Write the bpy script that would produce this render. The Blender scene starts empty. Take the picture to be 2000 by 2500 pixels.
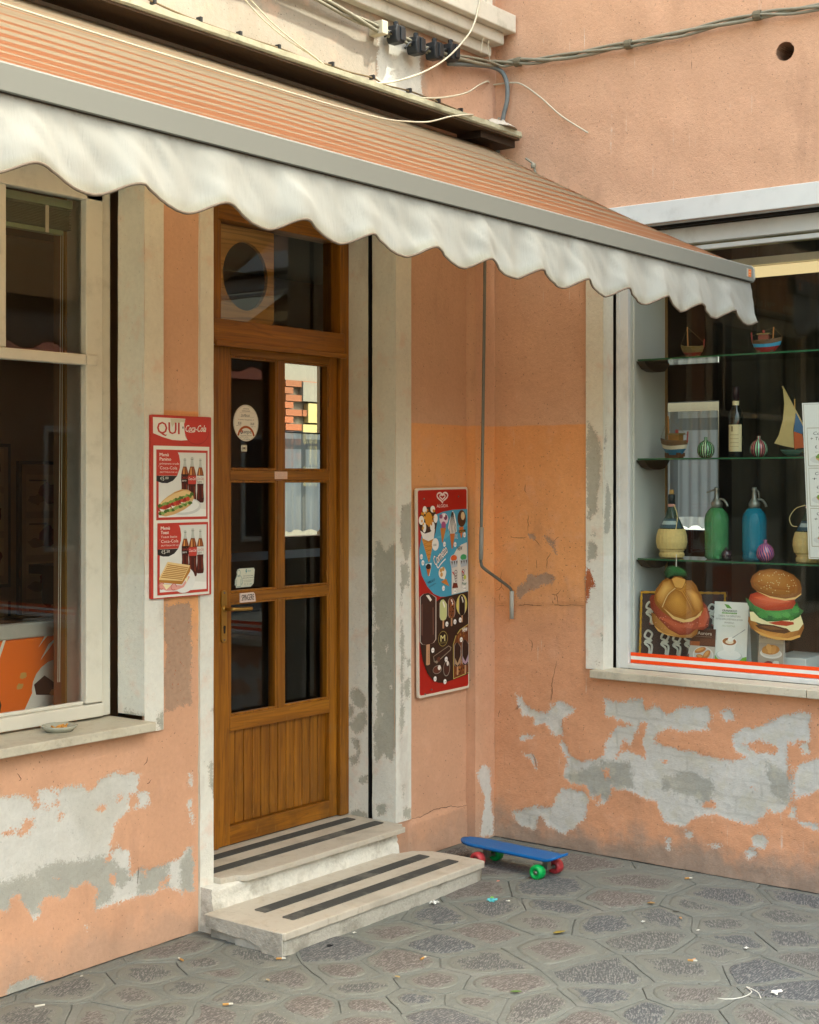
import bpy, bmesh, math, random
import numpy as np
from mathutils import Vector, Matrix, noise as mnoise
random.seed(7); RNG=np.random.RandomState(11)
SC=bpy.context.scene; COL=SC.collection
PI=math.pi
# ---------------------------------------------------------------- camera
cam=bpy.data.cameras.new('camera'); camo=bpy.data.objects.new('camera',cam); COL.objects.link(camo)
camo.location=(-5.985,-4.127,1.75)
camo.rotation_euler=(math.radians(90),0,math.radians(37.561-90))
cam.sensor_fit='HORIZONTAL'; cam.sensor_width=36; cam.lens=64.37; cam.shift_y=-0.0375
cam.clip_start=.05; cam.clip_end=500; SC.camera=camo
# ---------------------------------------------------------------- sky, sun, exposure
SUN=Vector((.45,-1.0,1.75)).normalized()
w=bpy.data.worlds.new('World'); SC.world=w; w.use_nodes=True
wn=w.node_tree; wn.nodes.clear()
sky=wn.nodes.new('ShaderNodeTexSky'); sky.sky_type='NISHITA'; sky.sun_disc=False
sky.sun_elevation=math.asin(SUN.z); sky.sun_rotation=math.atan2(SUN.x,SUN.y)
sky.air_density=1.7; sky.dust_density=9.0; sky.ozone_density=.6
bg=wn.nodes.new('ShaderNodeBackground'); bg.inputs[1].default_value=.15
wo=wn.nodes.new('ShaderNodeOutputWorld'); wn.links.new(sky.outputs[0],bg.inputs[0]); wn.links.new(bg.outputs[0],wo.inputs[0])
sl=bpy.data.lights.new('sun','SUN'); sl.energy=1.5; sl.angle=math.radians(2.0); sl.color=(1,.93,.82)
slo=bpy.data.objects.new('sun',sl); COL.objects.link(slo); slo.rotation_euler=SUN.to_track_quat('Z','Y').to_euler()
slo.location=(2,-10,15)
vs=SC.view_settings; vs.view_transform='Standard'; vs.look='None'; vs.gamma=1; vs.use_curve_mapping=False
vs.exposure=2.45
vs.use_white_balance=True; vs.white_balance_temperature=6150; vs.white_balance_tint=0
SC.cycles.use_denoising=True; SC.cycles.max_bounces=7; SC.cycles.transparent_max_bounces=24
SC.cycles.caustics_reflective=False; SC.cycles.caustics_refractive=False; SC.cycles.sample_clamp_indirect=6
# ---------------------------------------------------------------- helpers
def lin(c):
    if isinstance(c,str):
        c=c.lstrip('#'); c=[int(c[i:i+2],16)/255 for i in(0,2,4)]
        c=[(x/12.92 if x<=.04045 else ((x+.055)/1.055)**2.4) for x in c]
    return (*c[:3],1.0)
class G:
    """small node-graph builder"""
    def __init__(s,name):
        s.mat=bpy.data.materials.new(name); s.mat.use_nodes=True; s.t=s.mat.node_tree; s.t.nodes.clear()
        s.o=s.n('ShaderNodeOutputMaterial'); s.b=None
    def n(s,ty,**k):
        x=s.t.nodes.new(ty)
        for a,b in k.items(): setattr(x,a,b)
        return x
    def put(s,sock,v):
        if isinstance(v,bpy.types.NodeSocket): s.t.links.new(v,sock)
        elif isinstance(v,str): sock.default_value=lin(v)
        elif isinstance(v,(tuple,list)) and sock.type=='RGBA': sock.default_value=lin(v)
        else: sock.default_value=v
    def m(s,op,a,b=0.,c=None):
        x=s.n('ShaderNodeMath',operation=op); s.put(x.inputs[0],a); s.put(x.inputs[1],b)
        if c is not None: s.put(x.inputs[2],c)
        return x.outputs[0]
    def step(s,x,lo,hi):
        q=s.n('ShaderNodeMapRange',interpolation_type='SMOOTHSTEP'); s.put(q.inputs[0],x); s.put(q.inputs[1],lo); s.put(q.inputs[2],hi); return q.outputs[0]
    def lerp(s,x,lo,hi,a,b):
        q=s.n('ShaderNodeMapRange'); s.put(q.inputs[0],x); s.put(q.inputs[1],lo); s.put(q.inputs[2],hi); s.put(q.inputs[3],a); s.put(q.inputs[4],b); return q.outputs[0]
    def mix(s,f,a,b,bt='MIX'):
        x=s.n('ShaderNodeMix',data_type='RGBA',blend_type=bt); s.put(x.inputs[0],f); s.put(x.inputs[6],a); s.put(x.inputs[7],b); return x.outputs[2]
    def pos(s): return s.n('ShaderNodeNewGeometry').outputs['Position']
    def xyz(s,v=None):
        x=s.n('ShaderNodeSeparateXYZ'); s.put(x.inputs[0],v if v is not None else s.pos()); return x.outputs
    def obj(s): return s.n('ShaderNodeTexCoord').outputs['Object']
    def vec(s,v,sc,off=(0,0,0)):
        x=s.n('ShaderNodeMapping'); s.put(x.inputs[0],v); x.inputs['Scale'].default_value=sc; x.inputs['Location'].default_value=off; return x.outputs[0]
    def noise(s,scale,detail=3,rough=.55,v=None,dist=0.):
        x=s.n('ShaderNodeTexNoise'); s.put(x.inputs['Vector'],v if v is not None else s.pos())
        x.inputs['Scale'].default_value=scale; x.inputs['Detail'].default_value=detail; x.inputs['Roughness'].default_value=rough; x.inputs['Distortion'].default_value=dist
        return x.outputs[0]
    def voro(s,scale,v=None,feat='F1'):
        x=s.n('ShaderNodeTexVoronoi',feature=feat); s.put(x.inputs['Vector'],v if v is not None else s.pos()); x.inputs['Scale'].default_value=scale; return x.outputs['Distance']
    def attr(s,nm,out='Fac'): return s.n('ShaderNodeAttribute',attribute_name=nm).outputs[out]
    def rnd(s): return s.n('ShaderNodeObjectInfo').outputs['Random']
    def bump(s,h,dist=.01,st=1.,nrm=None):
        x=s.n('ShaderNodeBump'); x.inputs['Strength'].default_value=st; x.inputs['Distance'].default_value=dist; s.put(x.inputs['Height'],h)
        if nrm is not None: s.put(x.inputs['Normal'],nrm)
        return x.outputs[0]
    def var(s,c,f,amt):   # brightness variation of a colour by a 0..1 field
        x=s.n('ShaderNodeHueSaturation'); s.put(x.inputs['Color'],c); s.put(x.inputs['Value'],s.lerp(f,0,1,1-amt,1+amt)); return x.outputs[0]
    def done(s,color,rough=.7,nrm=None,metal=0.,spec=.4,**k):
        b=s.n('ShaderNodeBsdfPrincipled'); s.put(b.inputs['Base Color'],color); s.put(b.inputs['Roughness'],rough); s.put(b.inputs['Metallic'],metal); s.put(b.inputs['Specular IOR Level'],spec)
        if nrm is not None: s.put(b.inputs['Normal'],nrm)
        for a,v in k.items(): s.put(b.inputs[a],v)
        s.t.links.new(b.outputs[0],s.o.inputs[0]); return s.mat
WPOS={}
def qY(x0,x1,y,z0,z1): return MB().add([(x0,y,z0),(x1,y,z0),(x1,y,z1),(x0,y,z1)],[(0,1,2,3)])
def setp(o,label=None,cat=None,group=None,kind=None):
    for a,b in(('label',label),('category',cat),('group',group),('kind',kind)):
        if b: o[a]=b
    return o
def empty(name,loc,label=None,cat=None,group=None,kind=None):
    o=bpy.data.objects.new(name,None); COL.objects.link(o); o.location=loc; o.empty_display_size=.05
    WPOS[o]=Vector(loc); return setp(o,label,cat,group,kind)
class MB:
    def __init__(s): s.v=[]; s.f=[]; s.at={}
    def add(s,v,f):
        k=len(s.v); s.v+=[tuple(p) for p in v]; s.f+=[tuple(i+k for i in q) for q in f]; return s
    def box(s,x0,x1,y0,y1,z0,z1):
        x0,x1=min(x0,x1),max(x0,x1); y0,y1=min(y0,y1),max(y0,y1); z0,z1=min(z0,z1),max(z0,z1)
        return s.add([(x,y,z) for z in(z0,z1) for y in(y0,y1) for x in(x0,x1)],[(0,2,3,1),(4,5,7,6),(0,1,5,4),(2,6,7,3),(0,4,6,2),(1,3,7,5)])
    def prism(s,poly,lo,hi,ax='y'):
        """extrude 2-D poly: ax y -> (x,z), ax x -> (y,z), ax z -> (x,y)"""
        n=len(poly); fn={'y':lambda a,b,c:(a,c,b),'x':lambda a,b,c:(c,a,b),'z':lambda a,b,c:(a,b,c)}[ax]
        v=[fn(a,b,lo) for a,b in poly]+[fn(a,b,hi) for a,b in poly]
        return s.add(v,[tuple(range(n)),tuple(range(2*n-1,n-1,-1))]+[(i,(i+1)%n,n+(i+1)%n,n+i) for i in range(n)])
    def tube(s,pts,r,n=8,cap=True):
        P=[Vector(p) for p in pts]; rr=r if isinstance(r,(list,tuple)) else [r]*len(P)
        k=len(s.v); prev=None
        for i,p in enumerate(P):
            t=(P[min(i+1,len(P)-1)]-P[max(i-1,0)]); t=t.normalized() if t.length>1e-9 else Vector((0,0,1))
            if prev is None: a=t.cross(Vector((0,0,1)) if abs(t.z)<.9 else Vector((1,0,0))).normalized()
            else:
                a=prev-t*prev.dot(t); a=a.normalized() if a.length>1e-6 else t.orthogonal().normalized()
            prev=a; b=t.cross(a)
            for j in range(n):
                q=2*PI*j/n; s.v.append(tuple(p+(a*math.cos(q)+b*math.sin(q))*rr[i]))
        for i in range(len(P)-1):
            for j in range(n): s.f.append((k+i*n+j,k+i*n+(j+1)%n,k+(i+1)*n+(j+1)%n,k+(i+1)*n+j))
        if cap: s.f.append(tuple(k+j for j in range(n-1,-1,-1))); s.f.append(tuple(k+(len(P)-1)*n+j for j in range(n)))
        return s
    def lathe(s,prof,c,n=24,ax='z'):
        k=len(s.v); fn={'z':lambda a,b,h:(c[0]+a,c[1]+b,c[2]+h),'y':lambda a,b,h:(c[0]+a,c[1]+h,c[2]+b),'x':lambda a,b,h:(c[0]+h,c[1]+a,c[2]+b)}[ax]
        for r,h in prof:
            for j in range(n): q=2*PI*j/n; s.v.append(fn(r*math.cos(q),r*math.sin(q),h))
        m=len(prof)
        for i in range(m-1):
            for j in range(n): s.f.append((k+i*n+j,k+i*n+(j+1)%n,k+(i+1)*n+(j+1)%n,k+(i+1)*n+j))
        s.f.append(tuple(k+j for j in range(n-1,-1,-1))); s.f.append(tuple(k+(m-1)*n+j for j in range(n))); return s
    def grid(s,P):
        h=len(P); wd=len(P[0]); k=len(s.v)
        for r in P: s.v+=[tuple(p) for p in r]
        for i in range(h-1):
            for j in range(wd-1): s.f.append((k+i*wd+j,k+i*wd+j+1,k+(i+1)*wd+j+1,k+(i+1)*wd+j))
        return s
def mk(name,mb,mat,parent=None,label=None,cat=None,group=None,kind=None,smooth=False,bevel=0,origin=None,attrs=None,fix=True):
    me=bpy.data.meshes.new(name)
    v=np.array(mb.v,dtype=float)
    if parent is not None: org=WPOS[parent]
    elif origin is not None: org=Vector(origin)
    else:
        lo=v.min(0); hi=v.max(0); org=Vector(((lo[0]+hi[0])/2,(lo[1]+hi[1])/2,lo[2]))
    v=v-np.array(org)
    me.from_pydata(v.tolist(),[],mb.f); 
    if attrs:
        for a,vals in attrs.items():
            at=me.attributes.new(a,'FLOAT','POINT'); at.data.foreach_set('value',np.asarray(vals,dtype=np.float32))
    if fix:
        bm=bmesh.new(); bm.from_mesh(me); bmesh.ops.recalc_face_normals(bm,faces=bm.faces); bm.to_mesh(me); bm.free()
    me.materials.append(mat)
    if smooth: me.polygons.foreach_set('use_smooth',[True]*len(me.polygons))
    me.update()
    o=bpy.data.objects.new(name,me); COL.objects.link(o)
    if parent is not None: o.parent=parent
    else: o.location=org
    WPOS[o]=org
    if bevel:
        b=o.modifiers.new('bevel','BEVEL'); b.width=bevel; b.segments=2; b.limit_method='ANGLE'; b.angle_limit=.6
    return setp(o,label,cat,group,kind)
def copy_tree(o,parent=None):
    c=o.copy(); COL.objects.link(c); c.parent=parent
    for ch in o.children: copy_tree(ch,c)
    return c
def spline(pts,sub=6):
    P=[Vector(p) for p in pts]; out=[]
    for i in range(len(P)-1):
        a,b,c,d=P[max(i-1,0)],P[i],P[i+1],P[min(i+2,len(P)-1)]
        for k in range(sub):
            t=k/sub; out.append(.5*((2*b)+(c-a)*t+(2*a-5*b+4*c-d)*t*t+(3*b-a-3*c+d)*t**3))
    out.append(P[-1]); return out
def rrect(x0,x1,z0,z1,r,n=4):
    o=[]
    for cx,cz,a in((x1-r,z1-r,0),(x0+r,z1-r,90),(x0+r,z0+r,180),(x1-r,z0+r,270)):
        for k in range(n+1): q=math.radians(a+90*k/n); o.append((cx+r*math.cos(q),cz+r*math.sin(q)))
    return o
def sdf(U,Z,polys,clampd=.12):
    """signed distance (inside positive) to the union of polygons"""
    out=np.full(U.shape,-clampd)
    for p in polys:
        p=np.array(p); lo=p.min(0)-clampd; hi=p.max(0)+clampd
        s=(U>lo[0])&(U<hi[0])&(Z>lo[1])&(Z<hi[1])
        if not s.any(): continue
        u,z=U[s],Z[s]; d=np.full(u.shape,9.); ins=np.zeros(u.shape,bool); n=len(p)
        for i in range(n):
            a,b=p[i],p[(i+1)%n]; e=b-a; L=max(e@e,1e-12)
            t=np.clip(((u-a[0])*e[0]+(z-a[1])*e[1])/L,0,1)
            d=np.minimum(d,np.hypot(u-a[0]-t*e[0],z-a[1]-t*e[1]))
            cnd=((a[1]>z)!=(b[1]>z))
            with np.errstate(divide='ignore',invalid='ignore'): ins^=cnd&(u<(b[0]-a[0])*(z-a[1])/(b[1]-a[1])+a[0])
        out[s]=np.maximum(out[s],np.where(ins,d,-d))
    return np.clip(out,-clampd,clampd)
def lines(a,b,res,extra=()):
    n=max(1,int(round((b-a)/res))); L=list(np.linspace(a,b,n+1))
    for e in extra:
        if a<e<b:
            i=int(np.argmin([abs(x-e) for x in L]))
            if i in(0,len(L)-1): L.append(e)
            else: L[i]=e
    return sorted(set(round(x,5) for x in L))
def sheet(us,zs,fn,holes=(),disp=None,fields=None):
    """dense wall sheet: fn(u,z,d)->xyz ; rectangular holes; fields dict name->fn(U,Z)"""
    U,Z=np.meshgrid(us,zs); D=disp(U,Z) if disp else np.zeros(U.shape)
    mb=MB(); h,wd=U.shape
    mb.v=[fn(U[i,j],Z[i,j],D[i,j]) for i in range(h) for j in range(wd)]
    for i in range(h-1):
        zc=(zs[i]+zs[i+1])/2
        for j in range(wd-1):
            uc=(us[j]+us[j+1])/2
            if any(a<uc<b and c<zc<d for a,b,c,d in holes): continue
            mb.f.append((i*wd+j,i*wd+j+1,(i+1)*wd+j+1,(i+1)*wd+j))
    at={k:f(U,Z).ravel() for k,f in (fields or {}).items()}
    return mb,at
def und(U,Z,s,a,seed=0.):
    f=np.vectorize(lambda u,z:mnoise.noise(Vector((u*s+seed,z*s,seed*.37))),otypes=[float]); return f(U,Z)*a
# text -------------------------------------------------------------
_tc={}
def text2d(s):
    if s in _tc: return _tc[s]
    cu=bpy.data.curves.new('txt','FONT'); cu.body=s; cu.size=1; cu.resolution_u=2; cu.fill_mode='FRONT'
    ob=bpy.data.objects.new('txt',cu); COL.objects.link(ob)
    dg=bpy.context.evaluated_depsgraph_get(); me=ob.evaluated_get(dg).to_mesh()
    v=[(a.co.x,a.co.y) for a in me.vertices]; f=[tuple(p.vertices) for p in me.polygons]
    ob.evaluated_get(dg).to_mesh_clear(); bpy.data.objects.remove(ob); bpy.data.curves.remove(cu)
    x0=min(a for a,b in v); x1=max(a for a,b in v); y0=min(b for a,b in v); y1=max(b for a,b in v)
    _tc[s]=([(a-x0,b) for a,b in v],f,x1-x0,y0,y1); return _tc[s]
class Art:
    """flat print made of coloured layers, 2-D canvas in metres"""
    def __init__(s,fn,step=.000022): s.fn=fn; s.step=step; s.L=0; s.v=[]; s.f=[]; s.c=[]
    def poly(s,pts,col,up=True):
        if up: s.L+=1
        k=len(s.v); s.v+=[s.fn(a,b,s.L*s.step) for a,b in pts]; s.f.append(tuple(range(k,k+len(pts)))); s.c.append(lin(col))
    def grad(s,pts,c0,c1,cx,cy,n=8,pw=1.3):
        a0,a1=np.array(lin(c0)),np.array(lin(c1))
        for i in range(n):
            t=i/(n-1); k=1-t*.86; s.poly([(cx+(x-cx)*k,cy+(y-cy)*k) for x,y in pts],tuple((a0+(a1-a0)*t**(1/pw))[:3]))
    def rect(s,x0,y0,x1,y1,col): s.poly([(x0,y0),(x1,y0),(x1,y1),(x0,y1)],col)
    def ell(s,cx,cy,rx,ry,col,n=22,rot=0,up=True):
        c,q=math.cos(rot),math.sin(rot)
        s.poly([(cx+rx*math.cos(2*PI*i/n)*c-ry*math.sin(2*PI*i/n)*q,cy+rx*math.cos(2*PI*i/n)*q+ry*math.sin(2*PI*i/n)*c) for i in range(n)],col,up)
    def blob(s,cx,cy,rx,ry,col,j=.12,n=18,rot=0,up=True):
        c,q=math.cos(rot),math.sin(rot); P=[]
        for i in range(n):
            a=2*PI*i/n; r=1+random.uniform(-j,j); X=rx*r*math.cos(a); Y=ry*r*math.sin(a); P.append((cx+X*c-Y*q,cy+X*q+Y*c))
        s.poly(P,col,up)
    def ring(s,cx,cy,rx,ry,wd,col,a0=0,a1=360,n=24):
        s.L+=1; k=len(s.v)
        for i in range(n+1):
            a=math.radians(a0+(a1-a0)*i/n)
            for r in(0,wd): s.v.append(s.fn(cx+(rx-r)*math.cos(a),cy+(ry-r)*math.sin(a),s.L*s.step))
        for i in range(n): s.f.append((k+2*i,k+2*i+1,k+2*i+3,k+2*i+2)); s.c.append(lin(col))
    def stroke(s,pts,wd,col,sub=0):
        P=[Vector((a,b,0)) for a,b in pts]
        if sub: P=spline(P,sub)
        s.L+=1; k=len(s.v)
        for i,p in enumerate(P):
            t=(P[min(i+1,len(P)-1)]-P[max(i-1,0)]).normalized(); nn=Vector((-t.y,t.x,0))*wd/2
            for q in(p+nn,p-nn): s.v.append(s.fn(q.x,q.y,s.L*s.step))
        for i in range(len(P)-1): s.f.append((k+2*i,k+2*i+1,k+2*i+3,k+2*i+2)); s.c.append(lin(col))
    def text(s,st,x,y,h,col,width=None,shear=0.,rot=0.,center=False,bold=0):
        v,f,wd,y0,y1=text2d(st); sc=h/.7; sx=(width/wd) if width else sc
        ox=-wd*sx/2 if center else 0; c,q=math.cos(rot),math.sin(rot)
        for db in ([0] if not bold else [-bold,bold]):
            s.L+=1; k=len(s.v)
            for a,b in v:
                X=a*sx+ox+b*sc*shear+db; Y=b*sc; s.v.append(s.fn(x+X*c-Y*q,y+X*q+Y*c,s.L*s.step))
            for t in f: s.f.append(tuple(i+k for i in t)); s.c.append(lin(col))
    def build(s,name,parent=None,mat=None,**kw):
        mb=MB(); mb.v=s.v; mb.f=s.f; o=mk(name,mb,mat or M['print'],parent,fix=False,**kw); me=o.data
        at=me.color_attributes.new('Col','FLOAT_COLOR','CORNER'); arr=[]
        for p,c in zip(me.polygons,s.c): arr+=list(c)*p.loop_total
        at.data.foreach_set('color',arr); return o
LW_PEEL=[[(-2.936,0.679),(-2.854,0.673),(-2.806,0.671),(-2.764,0.658),(-2.752,0.63),(-2.746,0.675),(-2.714,0.675),(-2.66,0.666),(-2.649,0.644),(-2.612,0.67),(-2.575,0.67),(-2.537,0.658),(-2.522,0.631),(-2.491,0.638),(-2.46,0.663),(-2.429,0.679),(-2.382,0.68),(-2.334,0.672),(-2.269,0.657),(-2.281,0.634),(-2.281,0.606),(-2.261,0.587),(-2.228,0.585),(-2.21,0.563),(-2.22,0.543),(-2.253,0.533),(-2.302,0.533),(-2.334,0.532),(-2.35,0.517),(-2.382,0.507),(-2.39,0.475),(-2.394,0.452),(-2.414,0.431),(-2.41,0.4),(-2.366,0.4),(-2.33,0.384),(-2.318,0.357),(-2.322,0.333),(-2.314,0.301),(-2.302,0.283),(-2.269,0.307),(-2.22,0.293),(-2.169,0.295),(-2.101,0.294),(-2.058,0.31),(-2.023,0.332),(-1.996,0.33),(-1.989,0.155),(-2.04,0.176),(-2.053,0.15),(-2.064,0.178),(-2.127,0.204),(-2.178,0.197),(-2.244,0.202),(-2.302,0.206),(-2.35,0.201),(-2.429,0.201),(-2.476,0.2),(-2.48,0.228),(-2.468,0.255),(-2.457,0.271),(-2.491,0.293),(-2.522,0.309),(-2.56,0.305),(-2.597,0.302),(-2.612,0.281),(-2.634,0.275),(-2.663,0.293),(-2.7,0.292),(-2.728,0.281),(-2.732,0.256),(-2.757,0.256),(-2.785,0.269),(-2.806,0.308),(-2.813,0.327),(-2.834,0.334),(-2.854,0.322),(-2.861,0.286),(-2.889,0.293),(-2.936,0.32)],[(-2.764,0.252),(-2.728,0.255),(-2.732,0.239),(-2.753,0.232)],[(-2.854,0.03),(-2.764,0.034),(-2.707,0.007),(-2.721,-0.018),(-2.848,-0.012),(-2.868,-0.001)],[(-2.014,0.61),(-1.998,0.614),(-1.996,0.556),(-2.01,0.571)],[(-2.023,0.502),(-2.005,0.512),(-1.992,0.413),(-2.014,0.443)],[(-2.53,0.153),(-2.507,0.148),(-2.514,0.141)],[(-2.39,0.426),(-2.377,0.423),(-2.382,0.418)]]
LW_ISLE=[[(-2.324,0.592),(-2.273,0.586),(-2.271,0.539),(-2.318,0.534)],[(-2.477,0.571),(-2.432,0.565),(-2.439,0.545),(-2.468,0.551)],[(-2.649,0.58),(-2.623,0.577),(-2.627,0.552),(-2.649,0.559)],[(-2.792,0.585),(-2.753,0.584),(-2.753,0.544),(-2.792,0.542)],[(-2.889,0.558),(-2.827,0.557),(-2.792,0.551),(-2.757,0.53),(-2.827,0.536),(-2.882,0.544)],[(-2.753,0.636),(-2.649,0.613),(-2.649,0.606),(-2.736,0.614),(-2.753,0.607)],[(-2.39,0.597),(-2.35,0.587),(-2.354,0.569),(-2.382,0.576)],[(-2.753,0.676),(-2.732,0.655),(-2.75,0.624)],[(-2.429,0.371),(-2.398,0.398),(-2.404,0.365),(-2.437,0.354)],[(-2.663,0.354),(-2.642,0.351),(-2.649,0.339)],[(-2.414,0.31),(-2.382,0.315),(-2.386,0.279),(-2.41,0.282)],[(-2.261,0.296),(-2.232,0.302),(-2.236,0.272)],[(-2.169,0.232),(-2.114,0.246),(-2.127,0.217),(-2.165,0.213)]]
LW_DAMP=[[(-2.936,0.399),(-2.75,0.379),(-2.728,0.406),(-2.612,0.408),(-2.522,0.387),(-2.429,0.386),(-2.382,0.346),(-2.318,0.302),(-2.31,0.275),(-2.334,0.262),(-2.39,0.262),(-2.39,0.226),(-2.491,0.2),(-2.936,0.298)],[(-2.277,0.312),(-2.127,0.293),(-2.118,0.202),(-2.277,0.206)],[(-2.854,0.03),(-2.764,0.034),(-2.707,0.007),(-2.721,-0.018),(-2.848,-0.012),(-2.868,-0.001)],[(-2.066,0.287),(-1.987,0.335),(-1.987,0.141),(-2.058,0.157)]]
PIER_BARE=[[(-2.138,1.286),(-2.107,1.275),(-2.075,1.288),(-2.04,1.277),(-2.013,1.285),(-2.005,1.204),(-2.002,1.086),(-2.007,0.969),(-2.002,0.874),(-2.028,0.892),(-2.048,0.877),(-2.075,0.892),(-2.103,0.872),(-2.13,0.887),(-2.142,0.874),(-2.146,0.984),(-2.134,1.098),(-2.144,1.186)]]
RW_PEEL=[[(-0.67,0.736),(-0.754,0.719),(-0.876,0.755),(-0.89,0.702),(-0.943,0.731),(-0.996,0.688),(-1.075,0.731),(-1.203,0.743),(-1.229,0.694),(-1.191,0.661),(-1.216,0.646),(-1.114,0.627),(-0.983,0.628),(-0.943,0.588),(-0.937,0.557),(-1.009,0.542),(-1.114,0.535),(-1.165,0.53),(-1.216,0.518),(-1.329,0.519),(-1.39,0.541),(-1.329,0.571),(-1.316,0.622),(-1.366,0.661),(-1.451,0.681),(-1.523,0.728),(-1.63,0.767),(-1.679,0.76),(-1.671,0.648),(-1.618,0.637),(-1.571,0.598),(-1.583,0.543),(-1.595,0.489),(-1.601,0.422),(-1.583,0.353),(-1.523,0.311),(-1.487,0.328),(-1.475,0.304),(-1.427,0.263),(-1.403,0.242),(-1.329,0.255),(-1.229,0.27),(-1.139,0.246),(-1.094,0.198),(-1.009,0.198),(-0.97,0.222),(-0.943,0.29),(-0.89,0.295),(-0.808,0.32),(-0.712,0.32),(-0.684,0.243),(-0.642,0.225),(-0.6,0.269),(-0.572,0.314),(-0.485,0.316),(-0.449,0.342),(-0.471,0.426),(-0.427,0.496),(-0.449,0.511),(-0.485,0.452),(-0.529,0.426),(-0.614,0.436),(-0.67,0.461),(-0.684,0.536),(-0.712,0.576),(-0.754,0.61),(-0.822,0.629),(-0.74,0.645),(-0.684,0.658)],[(-0.178,0.713),(-0.204,0.713),(-0.219,0.676),(-0.265,0.649),(-0.354,0.632),(-0.383,0.679),(-0.442,0.699),(-0.507,0.672),(-0.493,0.646),(-0.442,0.616),(-0.449,0.542),(-0.435,0.528),(-0.383,0.547),(-0.354,0.576),(-0.287,0.575),(-0.28,0.612),(-0.219,0.613),(-0.189,0.674)],[(-0.204,0.497),(-0.242,0.526),(-0.283,0.52),(-0.257,0.496),(-0.219,0.486)],[(-0.201,0.433),(-0.234,0.424),(-0.294,0.418),(-0.294,0.361),(-0.272,0.397),(-0.234,0.418)],[(-0.158,0.134),(-0.204,0.147),(-0.294,0.178),(-0.383,0.184),(-0.442,0.285),(-0.557,0.288),(-0.586,0.255),(-0.572,0.166),(-0.514,0.109),(-0.457,0.069),(-0.369,0.088),(-0.324,0.144),(-0.28,0.062),(-0.234,0.068),(-0.174,0.092)],[(-1.583,0.347),(-1.618,0.352),(-1.606,0.305),(-1.585,0.308)],[(-1.409,0.192),(-1.451,0.215),(-1.481,0.197),(-1.475,0.162),(-1.427,0.155)],[(-1.378,0.13),(-1.427,0.149),(-1.439,0.117),(-1.39,0.098)],[(-1.088,0.18),(-1.127,0.174),(-1.12,0.143),(-1.09,0.151)],[(-0.996,0.131),(-1.016,0.128),(-1.009,0.079),(-0.996,0.083)],[(-1.191,0.13),(-1.273,0.139),(-1.241,0.123)],[(-1.618,0.531),(-1.717,0.57),(-1.802,0.569),(-1.802,0.448),(-1.717,0.437),(-1.618,0.391),(-1.601,0.445)],[(-1.254,0.725),(-1.316,0.748),(-1.329,0.703),(-1.291,0.685)],[(-1.63,0.616),(-1.665,0.636),(-1.676,0.599),(-1.642,0.584)],[(-1.63,0.292),(-1.711,0.292),(-1.711,0.27),(-1.642,0.277)],[(-1.734,0.771),(-1.914,0.81),(-1.914,0.68),(-1.757,0.674)]]
RW_ISLE=[[(-0.733,0.462),(-0.767,0.557),(-0.808,0.525),(-0.863,0.645),(-0.896,0.637),(-0.876,0.533),(-0.89,0.477),(-0.836,0.492),(-0.788,0.505)],[(-0.663,0.399),(-0.691,0.409),(-0.701,0.373),(-0.677,0.358)],[(-1.171,0.309),(-1.216,0.332),(-1.248,0.319),(-1.229,0.293),(-1.178,0.288)],[(-1.366,0.593),(-1.451,0.625),(-1.535,0.594),(-1.523,0.57),(-1.439,0.566)],[(-1.403,0.41),(-1.433,0.418),(-1.429,0.405)],[(-0.963,0.477),(-0.996,0.48),(-0.983,0.466)],[(-0.6,0.256),(-0.649,0.281),(-0.645,0.238)],[(-1.571,0.618),(-1.601,0.622),(-1.592,0.466),(-1.577,0.475)]]
RW_DAMP=[[(-0.449,0.342),(-0.67,0.437),(-0.808,0.453),(-0.836,0.336),(-0.712,0.32),(-0.684,0.243),(-0.6,0.269)],[(-0.97,0.412),(-1.152,0.446),(-1.241,0.399),(-1.203,0.301),(-1.139,0.328),(-0.983,0.343)],[(-1.475,0.531),(-1.595,0.489),(-1.583,0.353),(-1.5,0.387)],[(-1.378,0.726),(-1.506,0.738),(-1.5,0.703),(-1.39,0.698)]]
RW_BARE=[[(-0.198,1.234),(-0.231,1.258),(-0.268,1.303),(-0.312,1.295),(-0.356,1.309),(-0.41,1.29),(-0.385,1.258),(-0.319,1.243),(-0.261,1.209),(-0.209,1.182),(-0.19,1.199)],[(-0.246,1.501),(-0.286,1.489),(-0.294,1.471),(-0.253,1.473)],[(-0.341,1.488),(-0.37,1.485),(-0.406,1.461),(-0.417,1.406),(-0.385,1.43)]]
CHASE_PEEL=[[(-0.153,0.337),(-0.097,0.367),(-0.041,0.333),(-0.03,0.189),(-0.007,-0.001),(-0.131,0.023),(-0.086,0.186),(-0.131,0.296)]]
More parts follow.
